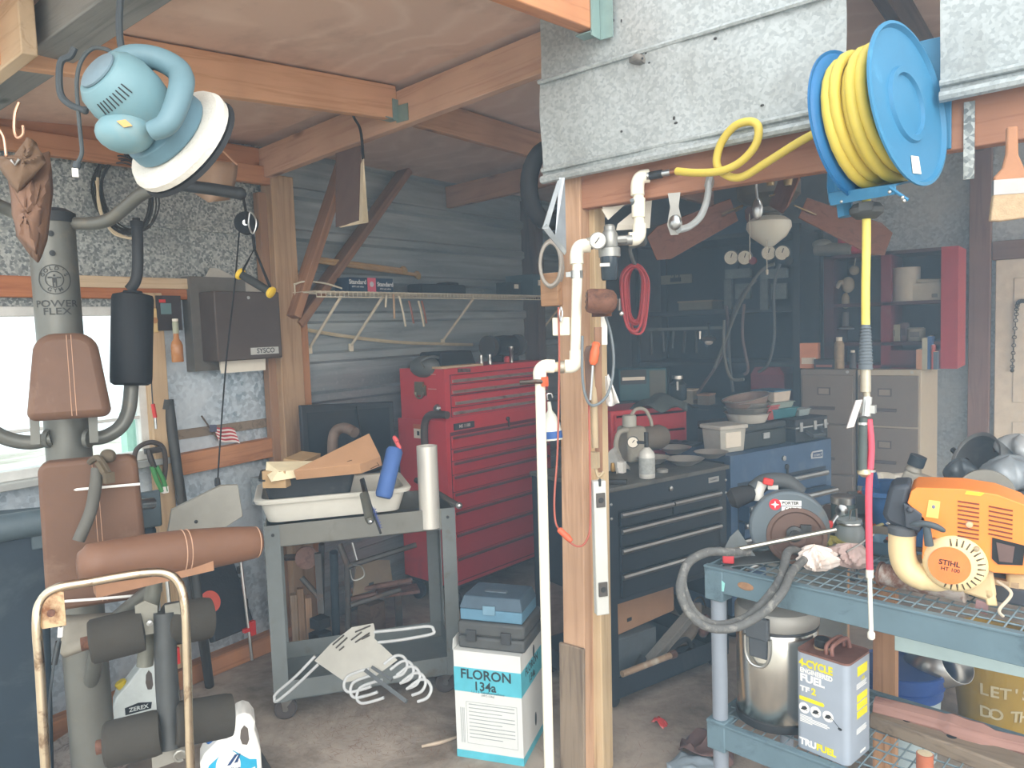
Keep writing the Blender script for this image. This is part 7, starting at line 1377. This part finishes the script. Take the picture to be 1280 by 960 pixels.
t = T('dark_bracket', 'dark steel bracket with a wooden piece at the table right edge', 'bracket', oZ(1262, 745, TZ+.004), TR); t.p('bracket', B().box((0, 0, .02), (.12, .12, .04)).box((-.02, -.02, .05), (.10, .03, .03)), M((70, 74, 82), .6), bev=.003); t.p('wood_piece', B().box((.0, -.045, .046), (.06, .02, .016)), PALE); t.p('pink_tab', B().box((-.04, -.10, -.01), (.028, .004, .035), (20, 10, 0)), M((176, 140, 140), .7))
# ---------------------------------------------------------------- pots and bins at the back right
ZB = .8955
bp_ = V((-.43, 2.80, ZB)); t = T('blue_basin', 'blue plastic basin behind the orange engine', 'basin', bp_); t.p('basin', loft(B(), [ringv(.12, .10, 0, .06), ringv(.15, .12, .15, .06), ringv(.16, .13, .155, .06), ringv(.16, .13, .17, .06), ringv(.14, .11, .165, .06), ringv(.11, .09, .01, .06)]), M((52, 92, 138), .5, 0, .1)); t.p('flap', B().plate([(-.04, 0), (.04, 0), (.03, .06), (-.03, .055)], .006, (-.15, -.02, .165), (1, -.4, 0), (-.1, 0, 1)), M((40, 74, 120), .5))
t = T('oil_bottle', 'grey translucent bottle with a dark cap leaning in the blue basin', 'bottle', bp_+V((-.03, .0, .09))); t.o.rotation_euler = (0, rad(18), 0); t.p('bottle', B().box((0, 0, .07), (.13, .07, .13), None, (.8, .8)).lathe([(.03, .13), (.022, .15), (.022, .165)], (-.03, 0, 0), (0, 0, 1), 16), M((150, 146, 136), .4), bev=.01); t.p('cap', B().lathe([(.026, .155), (.026, .19), (0, .19)], (-.03, 0, 0), (0, 0, 1), 16), M((48, 58, 66), .5))
t = T('steel_pot', 'dull steel cooking pot tipped on its side at the right', 'pot', P(1222, 575, 2.5), W=True); a_ = P(1232, 582, 2.55); ax_ = V((-.55, -.55, .35)).normalized(); t.p('pot', B().cup([(.02, -.10), (.075, -.095), (.092, -.07), (.095, .04), (.103, .045)], a_, ax_, 30, .003), M((136, 138, 138), .38, .6, .1, 8, 0, (166, 164, 158), .6)); t.p('handle', B().tube([a_+ax_.cross(V((0, 0, 1)))*.095, a_+ax_.cross(V((0, 0, 1)))*.17+V((0, 0, .03))], .010, 8), BLK)
one('grinding_disc', 'grey grinding disc standing behind the engine shroud', 'disc', B().lathe([(.078, -.01), (.08, 0), (.078, .01), (.02, .012), (0, .006)], P(1232, 620, 2.28), (.1, -1, .15), 32), M((132, 130, 122), .7))
for i, (x, y, d, w_, h_, c, seed, lab) in enumerate(((1262, 592, 2.35, .16, .10, (140, 148, 154), 2, 'crumpled silver grey plastic bag near the right edge'), (1275, 560, 2.5, .12, .08, (176, 180, 182), 5, 'shiny white foil crumpled at the right edge'), (1200, 590, 2.62, .10, .08, (104, 112, 118), 8, 'dark grey bag stuffed behind the tipped pot'))):
    p = P(x, y, d)
    def base(u, v, p=p, w_=w_, h_=h_, seed=seed):
        a = 2*math.pi*u; r_ = math.sin(math.pi*v); k = 1+.22*math.sin(3*a+seed)+.15*math.sin(5*a+6*v)
        return p+V((w_*.5*r_*k*math.cos(a), w_*.5*r_*k*math.sin(a), -h_*.55*math.cos(math.pi*v)*(1+.1*math.sin(3*a))))
    one('plastic_bag', lab, 'bag', B().sheet(30, 12, base), M(c, .35, .2, .16, 14), None, smooth=60)
t = T('plastic_canister', 'square grey plastic canister at the right end behind the engine', 'canister', V((-.06, 2.62, ZB)), 10); t.p('body', B().box((0, 0, .09), (.16, .16, .18), None, (1.05, 1.05)), M((150, 152, 150), .5), bev=.01); t.p('lid', B().box((0, 0, .185), (.18, .18, .02)), M((164, 166, 164), .45), bev=.005)
t = T('wood_handled_tool', 'dark brown tool handle lying over the heap at the right', 'tool', P(1250, 558, 2.6), W=True); t.p('handle', B().rod(P(1240, 560, 2.62), P(1262, 553, 2.6), .016, 10), M((92, 72, 66), .7)); t.p('head', B().box(P(1268, 552, 2.58), (.05, .03, .03)), BLK)
t = T('support_crate', 'grey crate supporting the heap at the right end of the table', 'crate', V((-.13, 2.83, ZB)), 6); t.p('crate', loft(B(), [ringv(.13, .10, 0, .02), ringv(.14, .11, .16, .02), ringv(.13, .10, .16, .02), ringv(.12, .09, .01, .02)]), M((92, 98, 104), .6)); t.p('rim', loft(B(), [ringv(.145, .115, .15, .02), ringv(.145, .115, .165, .02), ringv(.13, .1, .165, .02), ringv(.13, .1, .15, .02)]), M((100, 106, 112), .6))
# ---------------------------------------------------------------- on the lower deck
LZ2 = .415
p = oZ(955, 915, LZ2)+V((.0, .125, 0)); t = T('pedal_bin', 'round stainless steel pedal bin with a grey lid under the table', 'bin', p)
t.p('body', B().lathe([(.118, 0), (.121, .004), (.121, .30), (.118, .305), (0, .305)], (0, 0, 0), (0, 0, 1), 40), metal((206, 204, 196), .24, (176, 170, 160), .62, 5))
t.p('base_ring', B().lathe([(.124, 0), (.125, .004), (.124, .022), (.12, .024)], (0, 0, 0), (0, 0, 1), 40), BLK); t.p('seam', B().lathe([(.1215, .296), (.1235, .300), (.1215, .304)], (0, 0, 0), (0, 0, 1), 40), BLK)
ld = t.p('lid', B().lathe([(.122, .306), (.125, .31), (.125, .345), (.118, .356), (.08, .366), (0, .370)], (0, 0, 0), (0, 0, 1), 40), M((150, 148, 142), .5, .3, .1, 9))
ha = V((-.12, -.99, 0)).normalized(); hx = V((-ha.y, ha.x, 0)); hx = hx if hx.x > 0 else -hx
t.p('lid_hinge', B().plate([(-.035, 0), (.035, 0), (.035, .065), (-.035, .065)], .02, ha*.117+V((0, 0, .285)), hx, (0, 0, 1)).plate([(-.028, 0), (.028, 0), (.03, .06), (-.03, .06)], .012, ha*.117+V((0, 0, .225)), hx, (0, 0, 1)), M((74, 78, 82), .6), bev=.004)
hb = ha*.132; t.p('carry_handle', B().tube(cr([hb+hx*-.038+V((0, 0, .29)), hb+hx*-.036+V((0, 0, .235)), hb+hx*-.018+V((0, 0, .205)), hb+hx*.018+V((0, 0, .205)), hb+hx*.036+V((0, 0, .235)), hb+hx*.038+V((0, 0, .29))], 6), .0045, 8), STEELB)
# fuel can
pa, pb, pc = oZ(995, 932, LZ2), oZ(1062, 960, LZ2), oZ(1099, 935, LZ2)
d = pb-pa; rz = math.degrees(math.atan2(d.y, d.x)); w_ = d.length*.98; dp = (pc-pb).length*.92; h_ = .283
t = T('fuel_can', 'grey four cycle fuel can with a rusty top on the lower shelf', 'fuel can', pa, rz)
# rounded rectangular body
b = B(); ring = [V((w_/2+v.x, dp/2+v.y, 0)) for v in ringv(w_/2, dp/2, 0, .018)]
loft(b, [[v+V((0, 0, z)) for v in ring] for z in (0, h_)])
bd = t.p('body', b, M((162, 172, 184), .38, .25, .05))
t.p('top', loft(B(), [[v+V((0, 0, h_)) for v in ring], [v+V((0, 0, h_+.006)) for v in ring], [V((w_/2+(v.x-w_/2)*.95, dp/2+(v.y-dp/2)*.95, h_+.004)) for v in ring]]), M((124, 88, 78), .7, .2, .16, 24, .1, (160, 126, 100), .66))
t.p('cap', B().lathe([(.020, 0), (.0215, .003), (.0215, .022), (.019, .025), (0, .025)], (.048, dp*.45, h_+.006), (0, 0, 1), 22).mi(1).lathe([(.024, 0), (.024, .004), (.02, .005)], (.048, dp*.45, h_+.004), (0, 0, 1), 22), [BLK, M((176, 150, 120), .5, .3)])
for k in range(2): t.p('carry_handle', B().tube(cr([(w_*.50+.016*k, dp*.22, h_+.004), (w_*.50+.016*k, dp*.26, h_+.030), (w_*.55+.016*k, dp*.7, h_+.036), (w_*.57+.016*k, dp*.8, h_+.006)], 5), .006, 8), M((136, 96, 86), .6, .3))
YL = M((222, 208, 40), .5); yq = -.0008
b = B().mi(0).text('4-CYCLE', .031, (.012, yq, h_-.028), bold=.04, al='LEFT', wide=.82).mi(1).text('ENGINEERED', .019, (.014, yq, h_-.050), bold=.035, al='LEFT', wide=.85).text('FUEL', .030, (.014, yq, h_-.072), bold=.04, al='LEFT', wide=1.1).text('TF', .020, (.014, yq, h_-.104), bold=.04, al='LEFT', wide=1.3).mi(0).text('2', .026, (.048, yq, h_-.104), bold=.04, al='LEFT')
b.plate([(.012, h_-.138), (.082, h_-.138), (.086, h_-.133), (.082, h_-.127), (.012, h_-.127)], .0008, (0, 0, 0))
for x in (.026, .060, .096):
    b.mi(1).lathe([(.0155, 0), (.0155, .0008), (0, .0008)], (x, 0, h_-.160), (0, -1, 0), 22).mi(2)
    b.plate([(x-.010, h_-.166), (x+.002, h_-.166), (x+.010, h_-.158), (x+.004, h_-.153), (x-.004, h_-.156)], .0012, (0, 0, 0)).rod((x-.006, -.001, h_-.156), (x+.010, -.001, h_-.166), .001, 4)
b.tube([(.10, -.001, h_-.155), (.128, -.001, h_-.180)], .0008, 4).ball((.13, -.001, h_-.183), (.006, .001, .004), 8, 5)
b.mi(1)
for i in range(5): z = h_-.184-.0045*i; b.bb((.013, -.0006, z), (.10-(.05 if i == 4 or i == 0 else .006*(i % 2)), 0, z+.0022))
b.text('TRU', .026, (.012, yq, .022), bold=.045, al='LEFT', wide=1.0).mi(0).text('FUEL', .026, (.062, yq, .022), bold=.045, al='LEFT', wide=1.0)
t.p('front_print', b, [YL, WHITE, BLK], par=bd)
b = B(); sx = w_+.0006
def sp(y0, z0, y1, z1): b.bb((sx-.0012, y0, z0), (sx, y1, z1))
b.mi(0); sp(dp*.38, h_-.045, dp*.80, h_-.018)
for z in (.098, .122, .146): sp(dp*.36, h_-z-.02, dp*.80, h_-z)
b.text('110', .014, (sx, dp*.6, h_-.058), (0, 1, 0), (0, 0, 1), .03).mi(1)
for i in range(8): z = h_-.068-.0042*i if i < 4 else h_-.18-.0042*i; b.bb((sx-.001, dp*.34, z), (sx, dp*.78-.004*(i % 3), z+.0018))
sp(dp*.5, .012, dp*.72, .018)
t.p('side_print', b, [YL, WHITE], par=bd)
# lumber at the front of the lower deck
wd = wood((140, 112, 102), (176, 148, 136)); 
t = T('weathered_beam', 'weathered grey wooden beam with bolt holes lying at the lower right', 'beam', P(1150, 905, 1.95), W=True)
def longbox(p, q, w_, h_):
    d = (q-p); L = d.length; m = frame(p, d, V((0, 0, 1)).cross(d)); b = B().at(m).box((L/2, 0, 0), (L, w_, h_)); b.at(); return b
p, q = oZ(1090, 905, .42), oZ(1300, 985, .42); t.p('timber', longbox(p+V((0, .045, .006)), q+V((0, .045, .006)), .09, .045), OLD, bev=.006)
for f in (.22, .5): c = p.lerp(q, f)+V((0, .045, .0287)); t.p('bolt_hole', B().lathe([(.013, 0), (.013, .002), (0, .002)], c, (0, 0, 1), 14), BLKR)
p2, q2 = oZ(1092, 893, .44), oZ(1300, 950, .44)
one('reddish_timber', 'reddish split timber lying behind the weathered beam', 'timber', B().tube(cr([p2+V((0, .03, .01)), p2.lerp(q2, .4)+V((0, .025, .015)), p2.lerp(q2, .62)+V((0, .02, .008)), q2+V((0, .03, .01))], 6), [.034]*8+[.042]*6+[.03]*5, 8), wood((136, 98, 90), (178, 138, 126)))
t = T('copper_pipe_cap', 'short orange pipe stub with a pale end at the bottom edge', 'pipe', oZ(1156, 962, .42)); t.p('pipe', B().lathe([(.021, 0), (.021, .045), (.018, .046), (0, .046)], (0, 0, 0), (0, 0, 1), 18), M((176, 104, 76), .6)); t.p('end', B().lathe([(.0185, .0465), (0, .048)], (0, 0, 0), (0, 0, 1), 18), M((206, 190, 160), .6))
# buckets behind
t = T('blue_bucket', 'white bucket with blue bands standing behind the pine stake', 'bucket', V((-.526, 3.06, 0))); t.p('pail', B().cup([(.12, 0), (.138, .33)], (0, 0, 0), (0, 0, 1), 30, .004), M((172, 190, 196), .45)); t.p('blue_band', B().lathe([(.138, .24), (.140, .242), (.143, .315), (.15, .318), (.15, .335), (.142, .338), (.136, .33)], (0, 0, 0), (0, 0, 1), 30).lathe([(.142, .275), (.147, .278), (.142, .281)], (0, 0, 0), (0, 0, 1), 30), M((36, 72, 140), .4)); t.p('contents', B().lathe([(.125, .31), (0, .31)], (0, 0, 0), (0, 0, 1), 20), DGREY)
t = T('sheet_metal_roll', 'shiny roll of sheet metal lying over the blue bucket', 'sheet metal', P(1160, 845, 2.45), W=True); a_, e_ = P(1138, 852, 2.92), P(1196, 838, 2.74); t.p('sheet', B().tube([a_+V((0, .02, .02)), e_+V((0, .02, .02))], .072, 30, cap=False), metal((198, 198, 196), .3, (186, 186, 186), .6, 4), sol=.003)
t = T('yellow_bucket', 'big yellow bucket lettered in white at the lower right edge', 'bucket', V((-.245, 3.40, 0))); t.p('pail', B().cup([(.125, 0), (.135, .1), (.168, .37), (.175, .375), (.175, .395)], (0, 0, 0), (0, 0, 1), 40, .005), M((172, 142, 48), .5, 0, .08))
b = B()
def onbucket(s_, z, size, a0):
    for i, ch in enumerate(s_):
        a = rad(a0+i*size*210); dv = V((math.cos(a), math.sin(a), 0)); tx = V((-math.sin(a), math.cos(a), 0))
        b.text(ch, size, dv*(.1235+.12*z+.002)+V((0, 0, z)), tx, (V((0, 0, 1))+dv*.11), .02)
onbucket("LET'S", .225, .062, 258); onbucket('DO THIS', .135, .062, 260)
t.p('lettering', b, M((206, 196, 160), .6)); t.p('bail', B().tube([(.172*math.cos(rad(a)), .172*math.sin(rad(a)), .35-.03*math.sin(rad(a-180))) for a in range(180, 361, 12)], .004, 6), STEELB)
t = T('dark_board', 'dark dusty board lying on the floor before the yellow bucket', 'board', P(1225, 905, 2.1), W=True); t.p('board', quad(B(), oZ(1180, 925, .03), oZ(1290, 965, .03), oZ(1300, 945, .03), oZ(1195, 912, .03), .03), M((92, 88, 92), .9, 0, .14)); t.p('edge', quad(B(), oZ(1180, 926, .02), oZ(1290, 966, .02), oZ(1290, 970, .02), oZ(1180, 930, .02), .02), DARKW)
one('dark_bottle', 'dark bottle standing behind the fuel can at the lower shelf', 'bottle', B().lathe([(.03, 0), (.032, .01), (.032, .10), (.014, .14), (.014, .17), (0, .17)], V((-.60, 2.46, LZ2)), (0, 0, 1), 18), M((40, 48, 52), .4))
t = T('dusty_sheet', 'dusty grey sheet standing behind the stainless bin', 'panel', V((-.84, 2.95, 0))); t.p('sheet', B().box((0, 0, .42), (.30, .015, .72)), M((128, 130, 126), .7, 0, .14, 8, 0, (150, 140, 110), .62)); t.p('frame', B().box((0, -.01, .05), (.30, .02, .1)), DARKW)
